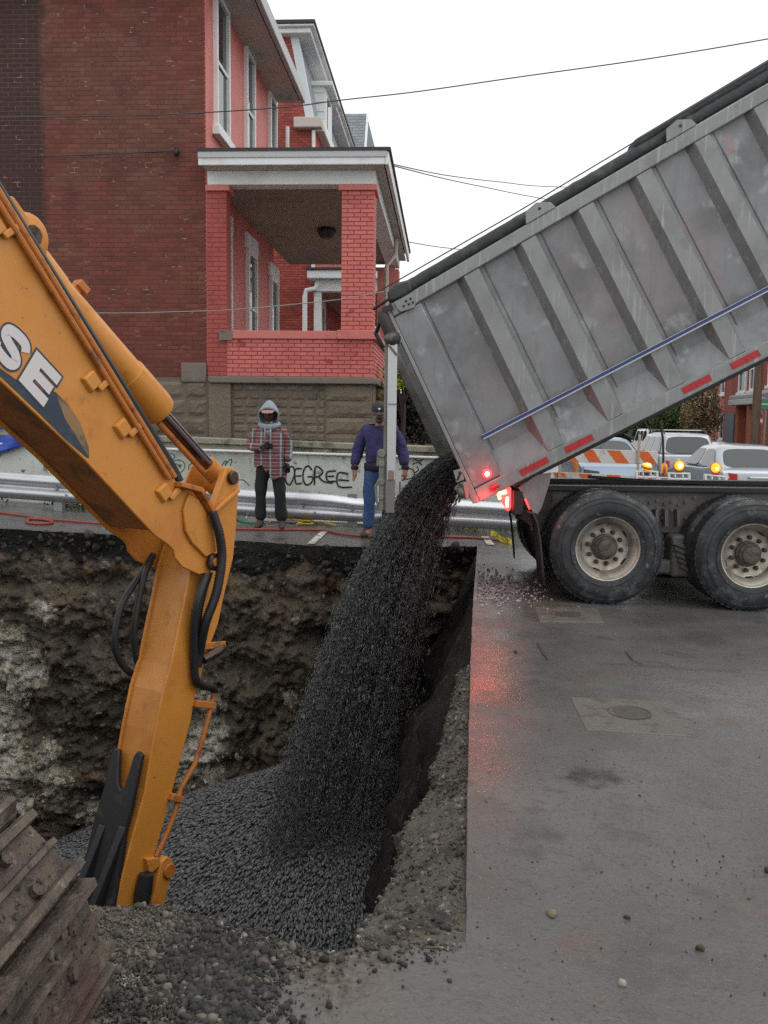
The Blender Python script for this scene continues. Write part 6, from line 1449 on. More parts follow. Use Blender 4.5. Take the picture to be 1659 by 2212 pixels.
def sweatshirt_man(t, p):
    V = {'pel': (0, 0, .97, .15, .12), 'wai': (0, 0, 1.10, .15, .12), 'che': (0, .0, 1.34, .17, .12), 'nk': (0, -.01, 1.53, .06, .06), 'hd': (0, -.04, 1.60, .055, .055),
         'lh': (-.10, 0, .90, .10), 'lk': (-.125, -.03, .50, .068), 'la': (-.135, -.05, .09, .045), 'lf': (-.16, -.18, .05, .035, .03),
         'rh': (.10, 0, .90, .10), 'rk': (.12, .03, .50, .068), 'ra': (.10, .12, .10, .045), 'rf': (.12, .0, .05, .035, .03),
         'ls': (-.21, 0, 1.46, .065), 'le': (-.305, .01, 1.16, .05), 'lw': (-.335, -.05, .93, .034), 'rs': (.21, 0, 1.46, .065), 're': (.315, .02, 1.17, .05), 'rw': (.355, -.05, .94, .034)}
    E = [('pel', 'wai'), ('wai', 'che'), ('che', 'nk'), ('nk', 'hd'), ('pel', 'lh'), ('lh', 'lk'), ('lk', 'la'), ('la', 'lf'), ('pel', 'rh'), ('rh', 'rk'), ('rk', 'ra'), ('ra', 'rf'), ('che', 'ls'), ('ls', 'le'), ('le', 'lw'), ('che', 'rs'), ('rs', 're'), ('re', 'rw')]
    V['lxw'] = (-.337, -.055, .915, .033); E.append(('lw', 'lxw')); V['rxw'] = (.357, -.055, .925, .033); E.append(('rw', 'rxw'))
    fingers(V, E, V['lxw'][:3], 'lx', (.05, -.12, -1), (.5, -1, 0), .020, .45); fingers(V, E, V['rxw'][:3], 'rx', (-.06, -.12, -1), (-.5, -1, 0), .020, .45)
    mb = MB(); mesh_to(mb, skin(V, E, 'pel')); hc = Vector((0, -.06, 1.685)); Rm = head(mb, hc, tilt=R(8), s_=1.04)
    put(t, p, mb, 'body', skin_r)
    b = MB()
    for sx in (-1, 1): b.ball(hc+Rm @ Vector((sx*.033, -.086, .006)), .010, 8, 6)
    put(t, p, b, 'eyes', eye_m)
    b = MB(); b.ball(hc+Rm @ Vector((0, -.060, -.088)), (.058, .052, .040), 12, 8); b.tube([hc+Rm @ Vector(q) for q in ((-.045, -.095, -.056), (-.02, -.118, -.046), (.02, -.118, -.046), (.045, -.095, -.056))], .011, 6); put(t, p, b, 'beard', beard_m)
    b = MB()
    prof_ = [(.106, -.002), (.112, .03), (.108, .075), (.085, .112), (.045, .132), (.01, .137)]
    b.lathe(prof_, hc+Rm @ Vector((0, .005, .022)), Rm @ Vector((0, 0, 1)), 24); b.prism([hc+Rm @ Vector(q) for q in ((-.088, -.07, .022), (-.07, -.175, -.0), (0, -.20, -.006), (.07, -.175, -.0), (.088, -.07, .022))], [hc+Rm @ Vector(q) for q in ((-.088, -.07, .034), (-.07, -.175, .012), (0, -.20, .006), (.07, -.175, .012), (.088, -.07, .034))])
    put(t, p, b, 'cap', mat('dark_grey_cap', (.04, .042, .048), .85))
    b = MB(); b.add([hc+Rm @ Vector(q) for q in ((-.022, -.108, .075), (0, -.114, .058), (.022, -.108, .075), (.0, -.103, .092))], [(0, 1, 2, 3)]); put(t, p, b, 'cap_badge', mat('white_badge', (.7, .7, .7), .7))
    Vt = {'p': (0, 0, .95, .19, .15), 'w': (0, 0, 1.06, .18, .15), 'a': (-.105, -.01, .84, .125, .13), 'b': (-.122, -.03, .66, .105), 'c': (-.13, -.045, .48, .09), 'd': (-.135, -.045, .28, .083), 'e': (-.14, -.05, .11, .082),
          'f': (.105, .01, .84, .125, .13), 'g': (.12, .03, .66, .105), 'h': (.12, .06, .48, .09), 'i': (.11, .10, .28, .083), 'j': (.10, .12, .11, .082)}
    put(t, p, skin(Vt, [('w', 'p'), ('p', 'a'), ('a', 'b'), ('b', 'c'), ('c', 'd'), ('d', 'e'), ('p', 'f'), ('f', 'g'), ('g', 'h'), ('h', 'i'), ('i', 'j')], 'p'), 'jeans', denim)
    boots(t, p, ((-.15, -.05), (.11, .13)), leather, (-.45, .15))
    Vs = {'q': (0, 0, .985, .195, .158), 'p': (0, 0, 1.05, .21, .17), 'w': (0, -.01, 1.16, .215, .175), 'c': (0, 0, 1.36, .205, .155), 'n': (0, 0, 1.50, .095, .09), 'ls': (-.185, 0, 1.455, .10), 'l1': (-.255, .01, 1.32, .092), 'le': (-.30, .01, 1.18, .085), 'l2': (-.322, -.02, 1.06, .08), 'lw': (-.333, -.045, .965, .065), 'rs': (.185, 0, 1.455, .10), 'r1': (.26, .01, 1.32, .092), 're': (.31, .015, 1.18, .085), 'r2': (.338, -.02, 1.06, .08), 'rw': (.352, -.045, .975, .065)}
    put(t, p, skin(Vs, [('q', 'p'), ('p', 'w'), ('w', 'c'), ('c', 'n'), ('c', 'ls'), ('ls', 'l1'), ('l1', 'le'), ('le', 'l2'), ('l2', 'lw'), ('c', 'rs'), ('rs', 'r1'), ('r1', 're'), ('re', 'r2'), ('r2', 'rw')], 'c'), 'sweatshirt', purple)
    b = MB(); b.lathe([(.205, -.05), (.214, 0), (.21, .06)], (0, 0, .955), (0, 0, 1), 28); b.v = [Vector((q.x, q.y*.82, q.z)) for q in b.v]; put(t, p, b, 'waistband', darkband)
    for nm, c in (('l', (-.335, -.048, .945)), ('r', (.354, -.048, .955))):
        b = MB(); b.lathe([(.05, -.025), (.054, 0), (.05, .025)], c, (.05, .2, 1), 16); put(t, p, b, 'cuff', darkband)
person(818, 1160, 'man in purple sweatshirt, jeans and dark cap standing behind the tailgate', sweatshirt_man)

# ------------------------------------------------------------------ vehicles on the street
car_glass = mat('car_glass', (.03, .04, .04), .04, spec=.6, metal=.0); tint = mat('dark_car_glass', (.02, .022, .024), .06, spec=.6)
tail_m = mat('car_tail_light', (.40, .015, .02), .2); trim_m = mat('black_trim', (.02, .02, .02), .5); chrome_t = mat('chrome_trim', (.7, .7, .7), .15, 1.0)
plate_m = mat('licence_plate', (.55, .57, .6), .5)
def paint(nm, c, metal=.3): return mat(nm, c, .28, metal, coat=.6, var=[(3, 4, tuple(x*.9 for x in c), .5, .7)])
b = MB(); b.lathe([(.20, .19), (.30, .20), (.325, .17), (.325, .03), (.30, .0), (.21, .01), (.205, .05), (.02, .04)], (0, 0, 0), (0, 1, 0), 28, e1=(1, 0, 0)); cw_d = dat(b, 'wheel', tyre_m)
def car(label, x, y, heading, W, prof, gh, pm, glass, group=None, rear=True, rack=False, name='parked_car', cat='car', side_n=2, groupn=None):
    z = g(x, y); t = empty(name, (x, y, z), label, cat, group); o_ = Vector((x, y, z)); c, s_ = math.cos(heading), math.sin(heading)
    def T(l, w_, h): return o_+Vector((c*l-s_*w_, s_*l+c*w_, h))      # l forward, w_ left
    b = MB(); n = len(prof)
    rows = []
    for w_, sh_ in ((-W, .05), (-W*.93, 0), (W*.93, 0), (W, .05)):
        rows.append([T(l*(1-sh_*.4), w_, h if h < .5 else h-sh_*.5) for l, h in prof])
    for a in range(3):
        nb_ = len(b.v); b.add(rows[a]+rows[a+1], [(i, (i+1) % n, n+(i+1) % n, n+i) for i in range(n)])
    b.add(rows[0], [list(range(n))]); b.add(rows[3], [list(range(n))])
    bm = b; body = bm.build('body', pm, t, bevel=.08, seg=4, angle=24)
    (lb0, lb1, zb_, wb), (lr0, lr1, zr, wr) = gh
    base = [(lb0, -wb, zb_), (lb1, -wb, zb_), (lb1, wb, zb_), (lb0, wb, zb_)]; roof = [(lr0, -wr, zr), (lr1, -wr, zr), (lr1, wr, zr), (lr0, wr, zr)]
    Cb, Cr = [T(*q) for q in base], [T(*q) for q in roof]; b = MB(); b.hexa(Cb+Cr); 
    # crown the roof a little
    mid = [T((lr0+lr1)/2-(lr1-lr0)*.32, -wr*.7, zr+.035), T((lr0+lr1)/2+(lr1-lr0)*.30, -wr*.7, zr+.035), T((lr0+lr1)/2+(lr1-lr0)*.30, wr*.7, zr+.035), T((lr0+lr1)/2-(lr1-lr0)*.32, wr*.7, zr+.035)]
    b.f = [f for f in b.f if f != [4, 5, 6, 7]]; b.mi = [0]*len(b.f)
    b.v += mid; b.f += [[8, 9, 10, 11], [4, 5, 9, 8], [5, 6, 10, 9], [6, 7, 11, 10], [7, 4, 8, 11]]; b.mi += [0]*5
    b.build('cabin', pm, t, bevel=.12, seg=5, angle=20)
    def pane(i, j, a0, a1, t0, t1, nm='window'):
        A, Bq, Cq, D = Cb[i], Cb[j], Cr[j], Cr[i]; nn = (Bq-A).cross(D-A).normalized(); ce = (Cb[0]+Cb[2])/2
        if nn.dot(A-ce) < 0: nn = -nn
        f = lambda a, q: (A+(Bq-A)*a)*(1-q)+(D+(Cq-D)*a)*q
        q = []
        for k in range(20):
            th = 2*math.pi*(k+.5)/20; cx_, cy_ = math.cos(th), math.sin(th); ex = .42; px_ = math.copysign(abs(cx_)**ex, cx_); py_ = math.copysign(abs(cy_)**ex, cy_)
            q.append(f((a0+a1)/2+(a1-a0)*.485*px_, (t0+t1)/2+(t1-t0)*.5*py_))
        m_ = MB(); m_.prism([p-nn*.03 for p in q], [p+nn*.006 for p in q]); m_.build(nm, glass, t, bevel=.01)
    pane(3, 0, .07, .93, .10, .90, 'rear_window'); pane(1, 2, .07, .93, .08, .92, 'windscreen')
    for (i, j) in ((0, 1), (3, 2)):
        e = np.linspace(.06, .94, side_n+1)
        for k in range(side_n): pane(i, j, e[k]+.012, e[k+1]-.012, .08, .88)
    L0, L1 = min(l for l, h in prof), max(l for l, h in prof); zt_ = [h for l, h in prof]
    for sx in (-1, 1):
        for l in (L0+.85, L1-.85):
            w_ = bpy.data.objects.new('wheel', cw_d); COL.objects.link(w_); w_.parent = t; w_.location = T(l, sx*(W-.0), .325)-o_; w_.rotation_euler = (0, 0, heading+(0 if sx < 0 else math.pi))
        m_ = MB(); q0 = [T(L0+.02, sx*W*.98, .72), T(L0-.02, sx*W*.62, .74), T(L0-.02, sx*W*.62, .92), T(L0+.1, sx*W*.99, .95)]
        m_.prism(q0, [p+Vector((c, s_, 0))*.10 for p in q0]); m_.build('tail_light', tail_m, t, bevel=.015)
        m_ = MB(); q0 = [T(L1-.06, sx*W*.95, .58), T(L1+.01, sx*W*.55, .56), T(L1+.01, sx*W*.55, .70), T(L1-.10, sx*W*.95, .74)]
        m_.prism(q0, [p-Vector((c, s_, 0))*.10 for p in q0]); m_.build('headlight', car_glass, t, bevel=.015)
        m_ = MB(); m_.ball(T(lb1-.35, sx*(wb+.12), zb_+.07), (.07, .07, .055), 8, 6); m_.build('mirror', pm, t, smooth=True)
    m_ = MB(); q0 = [T(L0-.015, -W*.92, .38), T(L0-.015, W*.92, .38), T(L0-.035, W*.92, .60), T(L0-.035, -W*.92, .60)]; m_.prism(q0, [p+Vector((c, s_, 0))*.12 for p in q0]); m_.build('bumper', pm, t, bevel=.03)
    m_ = MB(); q0 = [T(L0-.045, -.17, .66), T(L0-.045, .17, .66), T(L0-.045, .17, .80), T(L0-.045, -.17, .80)]; m_.prism(q0, [p+Vector((c, s_, 0))*.05 for p in q0]); m_.build('licence_plate', plate_m, t)
    m_ = MB(); q0 = [T(L0-.05, -.32, .83), T(L0-.05, .32, .83), T(L0-.05, .32, .865), T(L0-.05, -.32, .865)]; m_.prism(q0, [p+Vector((c, s_, 0))*.07 for p in q0]); m_.build('trunk_trim', chrome_t, t, bevel=.006)
    if rack:
        for sx in (-1, 1):
            m_ = MB(); m_.tube([T(lr0+.12, sx*wr*.9, zr+.0), T(lr0+.3, sx*wr*.9, zr+.11), T(lr1-.25, sx*wr*.9, zr+.11), T(lr1-.05, sx*wr*.9, zr+.0)], .022, 6); m_.build('roof_rail', trim_m, t, smooth='auto')
        m_ = MB(); m_.bar(T(lr0+.5, -wr*.9, zr+.12), T(lr0+.5, wr*.9, zr+.12), .04, .02); m_.build('cross_bar', chrome_t, t)
    return t
sedan = [(-2.28, .30), (-2.32, .62), (-2.27, .98), (-1.55, 1.03), (-.9, .98), (1.0, .96), (2.05, .80), (2.30, .58), (2.30, .28), (1.9, .22), (-1.9, .22)]
sg = ((-1.80, 1.15, .965, .80), (-1.0, .25, 1.43, .58))
suv = [(-2.18, .34), (-2.24, .70), (-2.20, 1.10), (-1.6, 1.08), (1.0, 1.06), (2.0, .95), (2.22, .70), (2.22, .32), (1.8, .26), (-1.8, .26)]
ug = ((-2.17, 1.25, 1.06, .82), (-1.86, .30, 1.66, .66))
van = [(-2.6, .34), (-2.64, .70), (-2.62, 1.20), (1.6, 1.18), (2.5, 1.0), (2.62, .70), (2.62, .32), (2.2, .26), (-2.2, .26)]
vg = ((-2.60, 1.75, 1.15, .94), (-2.52, 1.0, 2.05, .84))
H90 = math.pi/2
silver = paint('silver_paint', (.36, .39, .42), .45); whitec = paint('white_car_paint', (.70, .72, .73), .0); palesil = paint('pale_silver_paint', (.40, .44, .47), .4)
darkc = paint('dark_grey_paint', (.05, .06, .065), .3); tealc = paint('pale_blue_paint', (.16, .24, .33), .2)
p = PY(1655, 1000, 18.7); car('silver sedan closest to the truck, rear end facing the camera', p.x, 18.7+2.3, H90, .88, sedan, sg, palesil, car_glass)
p = PY(1488, 1000, 26.6); car('silver sport utility car with roof rack, left of the nearest silver sedan', p.x, 26.6+2.2, H90, .88, suv, ug, silver, car_glass, rack=True, side_n=3)
p = PY(1340, 1000, 22.0); car('pale blue car facing the camera behind the striped barricade boards', p.x, 22.0+2.3, -H90, .86, sedan, sg, tealc, car_glass)
p = PY(1426, 1000, 62); car('white van with twin rear windows, farthest down the street', p.x, 62+2.6, H90, .98, van, vg, whitec, tint, name='parked_van', cat='van', side_n=3)
p = PY(1572, 1000, 33); car('white car turned sideways beyond the roof rack car', p.x, 33+2, R(55), .86, sedan, sg, whitec, tint)
p = PY(1640, 1000, 29.5); car('dark grey car behind the silver sedan at the right edge', p.x+.35, 29.5+2.2, -H90, .86, sedan, sg, darkc, car_glass)

# ------------------------------------------------------------------ barricades and warning lights
bw = mat('white_barricade_board', (.62, .61, .59), .55, var=[(5, 6, (.46, .44, .40), .52, .68)])
bo = mat('orange_barricade_stripe', (.66, .13, .025), .5, var=[(6, 6, (.52, .10, .02), .5, .68)])
rustp = mat('rusty_angle_post', (.42, .36, .29), .8, var=[(8, 6, (.26, .12, .06), .55, .62)])
YB = 16.5
bc = empty('road_barricade', PY(1330, 1150, YB), 'wide barricade with two orange and white striped boards on rusty posts', 'barricade')
def board(vt0, vt1, vb0, vb1, u0=1186, u1=1421, stripes=()):
    A, Bq, Cq, D = PY(u0, vb0, YB), PY(u1, vb1, YB), PY(u1, vt1, YB), PY(u0, vt0, YB); q = [A, Bq, Cq, D]
    m_ = MB(); m_.prism(q, [p+Vector((0, .03, 0)) for p in q]); o = m_.build('board', bw, bc, bevel=.006)
    for (ut, ub, wd_) in stripes:
        f = lambda u, t: (A+(Bq-A)*((u-u0)/(u1-u0)))*(1-t)+(D+(Cq-D)*((u-u0)/(u1-u0)))*t
        q = [f(min(ub, u1-1), .03)-Vector((0, .004, 0)), f(min(ub+wd_, u1-1), .03)-Vector((0, .004, 0)), f(min(ut+wd_, u1-1), .97)-Vector((0, .004, 0)), f(min(ut, u1-1), .97)-Vector((0, .004, 0))]
        m_ = MB(); m_.prism(q, [p+Vector((0, .0035, 0)) for p in q]); m_.build('stripe', bo, o)
board(967, 975, 996, 1004, stripes=((1203, 1226, 24), (1256, 1273, 26), (1311, 1332, 28), (1374, 1394, 26)))
board(1019, 1029, 1046, 1056, stripes=((1194, 1208, 26), (1250, 1264, 28), (1311, 1324, 28), (1374, 1390, 28)))
for (ut, vt, ub, vb) in ((1382, 938, 1370, 1150), (1209, 1003, 1205, 1150)):
    q, r_ = PY(ut, vt, YB-.03), PY(ub, vb, YB-.03); m_ = MB(); m_.bar(q, r_, .045, .03, up=(0, 1, 0)); m_.build('post', rustp, bc, bevel=.004)
drum = PY(1243, 1009, YB-.10); m_ = MB(); m_.tube([drum-Vector((0, 0, .09)), drum+Vector((0, 0, .09))], .055, 12); setp(m_.build('lantern_battery', mat('faded_orange_plastic', (.45, .20, .06), .7, var=[(9, 6, (.30, .13, .06), .5, .65)]), None, smooth='auto', ori=drum), 'faded orange lantern battery standing on the lower barricade board', 'lantern')
whitepl = mat('white_plastic', (.68, .68, .69), .45); amber_off = mat('amber_lens', (.62, .20, .02), .3, emis=((1, .32, .02), .35)); amber_on = mat('lit_amber_lens', (.8, .35, .02), .3, emis=((1, .36, .02), 1.3)); amber_core = mat('lit_amber_centre', (1, .7, .2), .3, emis=((1, .66, .12), 7))
redpl = mat('red_plastic', (.45, .03, .05), .5)
def aframe(u, v, label, wd_=.36, face=0.0, lit=0, tilt=0, light=(0, 0)):
    YA = 15.2; c = PY(u, v, YA); zg = g(c.x, YA); t = empty('folding_barricade', (c.x, YA, zg), label, 'barricade'); tz = c.z
    cf_, sf = math.cos(tilt), math.sin(tilt)
    def Q(x, y, z_): return Vector((c.x+x*cf_+(z_-tz)*sf*.3, YA+y, z_+x*sf))
    for sy in (-1, 1):
        m_ = MB()
        y0 = sy*.03; y1 = sy*.22
        fr_ = lambda z_: y0+(y1-y0)*(tz-z_)/(tz-zg)
        for sx in (-1, 1): m_.hexa([Q(sx*wd_/2-sx*e, fr_(z_)+o_, z_) for z_ in (zg, tz) for e, o_ in ((.0, -.012), (.035, -.012), (.035, .012), (.0, .012))])
        for za_, zc in ((tz-.025, tz), (tz-.115, tz-.085), (tz-.42, tz-.39)): m_.hexa([Q(x, fr_(z_)+o_, z_) for z_ in (za_, zc) for x, o_ in ((-wd_/2+.036, -.012), (wd_/2-.036, -.012), (wd_/2-.036, .012), (-wd_/2+.036, .012))])
        for x in (-.06, .06): m_.hexa([Q(x+e, fr_(z_)+o_, z_) for z_ in (tz-.084, tz-.026) for e, o_ in ((-.012, -.011), (.012, -.011), (.012, .011), (-.012, .011))])
        po = m_.build('panel_frame', whitepl, t, bevel=.008)
        m_ = MB(); m_.hexa([Q(x, fr_(z_)+o_, z_) for z_ in (tz-.385, tz-.12) for x, o_ in ((-wd_/2+.037, -.005), (wd_/2-.037, -.005), (wd_/2-.037, .005), (-wd_/2+.037, .005))]); sh_ = m_.build('striped_sheet', bw, po)
        for k in range(2):
            x0 = -wd_/2+.04+.16*k; m_ = MB(); q = [Q(x0+.06, fr_(tz-.384)-.008, tz-.384), Q(min(x0+.15, wd_/2-.04), fr_(tz-.384)-.008, tz-.384), Q(x0+.08, fr_(tz-.121)-.008, tz-.121), Q(x0, fr_(tz-.121)-.008, tz-.121)]
            m_.prism(q, [p+Vector((0, .0025, 0)) for p in q]); m_.build('stripe', bo, po)
    # flasher
    lc_ = Q(light[0], 0, tz+.115+light[1]); dn_ = Vector((math.sin(face), -math.cos(face), 0)) if face < 9 else Vector((.15, -.35, .92)).normalized()
    m_ = MB(); m_.hexa([Q(light[0]+x, y, z_) for z_ in (tz+.001, tz+.03) for x, y in ((-.05, -.03), (.05, -.03), (.05, .03), (-.05, .03))]); m_.build('lamp_base', redpl, t, bevel=.006)
    fl = MB(); fl.lathe([(.082, -.022), (.090, -.018), (.090, .018), (.082, .022)], lc_, dn_, 28); fo = fl.build('flasher_housing', mat('amber_housing', (.62, .22, .02), .35), t, smooth='auto')
    for sg_ in (1, -1):
        m_ = MB(); m_.lathe([(.077, .0225), (.071, .036), (.047, .046), (.01, .05)], lc_, dn_*sg_, 28); ln = m_.build('lens', amber_on if lit else amber_off, fo, smooth='auto')
        if lit: m_ = MB(); m_.lathe([(.042 if lit > 1 else .026, .047), (.02, .054)], lc_+Vector((.01, 0, -.012 if lit == 1 else 0)), dn_*sg_, 16); m_.build('lamp_core', amber_core, ln)
    return t
aframe(1397, 1017, 'white folding barricade with tilted lit amber flasher, left end of the flasher row', face=10, lit=2, light=(0, -.05))
aframe(1434, 1030, 'folding barricade with an orange flasher seen edge-on, second in the flasher row', wd_=.20, face=R(82), light=(0, .02))
aframe(1466, 1021, 'white folding barricade carrying the brightest round amber flasher', lit=2, light=(0, -.0))
aframe(1545, 1026, 'white folding barricade tilted beside the silver sedan, right end of the flasher row', lit=1, tilt=R(-5), light=(0, 0))
# thin iron rod leaning between the cars
q0, q1 = PY(1427, 912, 17.5), PY(1433, 990, 17.5); m_ = MB(); m_.tube([q0, (q0+q1)/2+Vector((.02, 0, 0)), q1, q1-Vector((0, 0, .9))], .022, 6); setp(m_.build('iron_rod', blk, None, ori=q1), 'thin dark upright rod in front of the roof rack car', 'rod')

# ------------------------------------------------------------------ houses across the street
farbrick = mat('far_red_brick', (.26, .062, .045), .9, coord='World', var=[(.9, 5, (.19, .045, .034), .46, .64), (14, 3, (.32, .10, .08), .56, .7)], bump=[(9, .5, .03)])
farpink = mat('far_pink_brick', (.42, .14, .12), .9, coord='World', var=[(.9, 5, (.32, .10, .085), .46, .64), (14, 3, (.48, .20, .18), .56, .7)])
farpale = mat('far_pale_siding', (.55, .56, .53), .8, coord='World')
def row_house(label, x, y0, y1, h, material, wins, porch=None, door=None):
    z0 = g(x, y0)-.3; t = empty('row_house', (x, y0, z0), label, 'house')
    MB().box((x, y0, z0), (x+10, y1, z0+h)).build('wall', material, t); MB().box((x-.35, y0-.1, z0+h+.001), (x+10, y1+.1, z0+h+.25)).build('cornice', whitep, t, bevel=.04)
    for (ya, yb, za_, zc) in wins:
        m_ = MB()
        for a, c in (((ya, za_), (ya+.12, zc)), ((yb-.12, za_), (yb, zc)), ((ya+.12, zc-.12), (yb-.12, zc)), ((ya+.12, za_), (yb-.12, za_+.1))): m_.box((x-.10, a[0], a[1]), (x-.001, c[0], c[1]))
        f = m_.build('window', whitep, t); MB().box((x-.03, ya+.121, za_+.101), (x-.002, yb-.121, zc-.121)).build('pane', glass_d, f); MB().box((x-.18, ya-.1, za_-.16), (x-.001, yb+.1, za_-.002)).build('sill', whitep, f)
    if porch:
        ya, yb, zr_, dp = porch
        MB().prism([Vector((x-dp-.3, ya-.2, zr_)), Vector((x-.001, ya-.2, zr_)), Vector((x-.001, ya-.2, zr_+.55)), Vector((x-dp-.3, ya-.2, zr_+.18))], [Vector((x-dp-.3, yb+.2, zr_)), Vector((x-.001, yb+.2, zr_)), Vector((x-.001, yb+.2, zr_+.55)), Vector((x-dp-.3, yb+.2, zr_+.18))]).build('porch_roof', mat('grey_porch_roof', (.30, .31, .32), .8), t, bevel=.03)
        MB().box((x-dp-.32, ya-.25, zr_-.28), (x-.02, yb+.25, zr_-.002)).build('porch_fascia', mat('far_grey_trim', (.42, .44, .45), .7), t, bevel=.03)
        for yy in (ya, (ya+yb)/2-.2, yb-.4): MB().box((x-dp, yy, z0), (x-dp+.4, yy+.4, zr_-.29)).build('porch_column', mat('orange_brick_column', (.34, .11, .06), .9), t)
        MB().box((x-dp+.05, ya+.41, z0), (x-dp+.25, yb-.41, z0+1.3)).build('porch_wall', material, t)
        MB().box((x-.04, ya+.4, z0+.8), (x-.002, yb-.4, zr_-.4)).build('porch_shade_panel', mat('porch_shade', (.035, .03, .028), .8), t)  # flat dark panel painted as the shade in the porch openings
    if door:
        ya, yb, zd = door; MB().box((x-.06, ya, z0), (x-.002, yb, zd)).build('door', mat('slate_blue_door', (.08, .10, .12), .6), t)
    return t
za45 = lambda v, Y: PY(1600, v, Y).z
XA = 15.9
def zx(u, v): return PX(u, v, XA).z
row_house('dark red brick row house with a grey roofed porch, behind the street signs', XA, 40.6, 54, 12.5, farbrick, [(50.1, 51.3, zx(1581, 850), zx(1581, 806)), (48.3, 49.5, zx(1603, 846), zx(1603, 798)), (45.6, 46.8, zx(1632, 836), zx(1632, 792)), (43, 44, 5.2, 7.0)], porch=(42.4, 46.6, PX(1600, 863, 14.3).z, 1.6), door=(51.9, 53.5, zx(1557, 893)))
row_house('pinkish brick row house with small white windows beyond the tan bush', 17.2, 57, 65, 10, farpink, [(58, 58.9, 3.6, 5.0), (60.3, 61.2, 3.6, 5.0), (62.6, 63.5, 3.6, 5.0), (58, 58.9, .8, 2.4), (62.6, 63.5, .8, 2.4)])
row_house('pale house with white porch, farthest in the street', 18.0, 68, 78, 8, farpale, [(70, 71, 4.2, 5.8), (74, 75, 4.2, 5.8)], porch=(69, 77, 3.0, 2.0))
row_house('tall red brick house at the right edge beyond the utility pole', 16.5, 27, 40.4, 12, farbrick, [(30, 31, 4.5, 6.3), (33, 34, 4.5, 6.3), (36, 37, 4.5, 6.3), (33, 34, 1.2, 3.0)])
row_house('dull brick house closing the far end of the street', 24, 92, 106, 9, farpink, [(94, 95.2, 4, 5.6), (99, 100.2, 4, 5.6)])
kb = MB(); kb.box((12.6, 20, -1.2), (14.0, 100, g(13.5, 40)+.10)); setp(kb.build('sidewalk', slabm, None), kind='structure')
# street sign post and utility pole
sp_ = PY(1652, 940, 37); t = empty('street_sign', (sp_.x, 37, g(sp_.x, 37)), 'grey post with green street sign over a red, white and blue sign', 'sign')
MB().tube([(sp_.x, 37, g(sp_.x, 37)), (sp_.x, 37, PY(1652, 858, 37).z)], .04, 8).build('post', galvd, t)
gs = mat('green_sign', (.05, .30, .17), .5); a, c = PY(1637, 884, 37), PY(1664, 862, 37)
so_ = MB().box((a.x, 36.93, a.z), (c.x, 36.95, c.z)).build('street_name_plate', gs, t, bevel=.004)
MB().box((a.x+.1, 36.922, a.z+.17), (a.x+.36, 36.929, a.z+.22)).build('sign_lettering', whitepl, so_)
a, c = PY(1633, 916, 37), PY(1649, 886, 37); ro = MB().box((a.x, 36.93, a.z), (c.x, 36.95, c.z)).build('parking_plate', mat('red_sign', (.45, .10, .12), .5), t, bevel=.004)
w2, h2_ = c.x-a.x, c.z-a.z
MB().box((a.x+w2*.12, 36.924, a.z+h2_*.12), (c.x-w2*.12, 36.929, a.z+h2_*.36)).build('white_panel', whitepl, ro); MB().prism([Vector((a.x+w2*.2, 36.924, a.z+h2_*.52)), Vector((c.x-w2*.2, 36.924, a.z+h2_*.52)), Vector((c.x-w2*.32, 36.924, a.z+h2_*.74)), Vector((a.x+w2*.32, 36.924, a.z+h2_*.74))], [Vector((a.x+w2*.2, 36.929, a.z+h2_*.52)), Vector((c.x-w2*.2, 36.929, a.z+h2_*.52)), Vector((c.x-w2*.32, 36.929, a.z+h2_*.74)), Vector((a.x+w2*.32, 36.929, a.z+h2_*.74))]).build('blue_panel', blue, ro)
up_ = PY(1636, 800, 34); t = empty('utility_pole', (up_.x, 34, g(up_.x, 34)), 'brown wooden utility pole left of the street signs', 'pole')
MB().tube([(up_.x, 34, g(up_.x, 34)-.2), (up_.x+.06, 34, 4), (up_.x+.1, 34, 9.5)], [.16, .145, .12], 12).build('pole', mat('weathered_wood', (.15, .10, .07), .9, var=[(9, 5, (.09, .06, .045), .5, .65, (1, 1, .1))]), t, smooth='auto')
MB().bar((up_.x-.8, 34, 8.9), (up_.x+1.0, 34, 8.9), .1, .12).build('crossarm', MATS['weathered_wood'], t)

# ------------------------------------------------------------------ plants
def leaves(pts, size, flat=.3):
    n = len(pts); P_ = np.asarray(pts, float); Rm = rand_rot(n); s_ = np.asarray(size)[:, None, None]
    q = np.array([(-.5, 0, 0), (0, -.28, .06), (.5, 0, 0), (0, .28, .06)])
    V = np.einsum('nij,kj->nki', Rm, q)*s_+P_[:, None, :]; F = np.arange(n*4).reshape(n, 4); return V.reshape(-1, 3), F
def clump_points(c, r, n, lobes, hollow=.5):
    c = np.array(c); r = np.array(r); L = rng.normal(size=(lobes, 3)); L /= np.linalg.norm(L, axis=1)[:, None]; L *= rng.uniform(.35, .85, (lobes, 1))
    k = rng.integers(0, lobes, n); d = rng.normal(size=(n, 3)); d /= np.linalg.norm(d, axis=1)[:, None]; rad = rng.uniform(hollow, 1, (n, 1))*rng.uniform(.25, .5, (lobes, 1))[k]
    return c+(L[k]+d*rad)*r
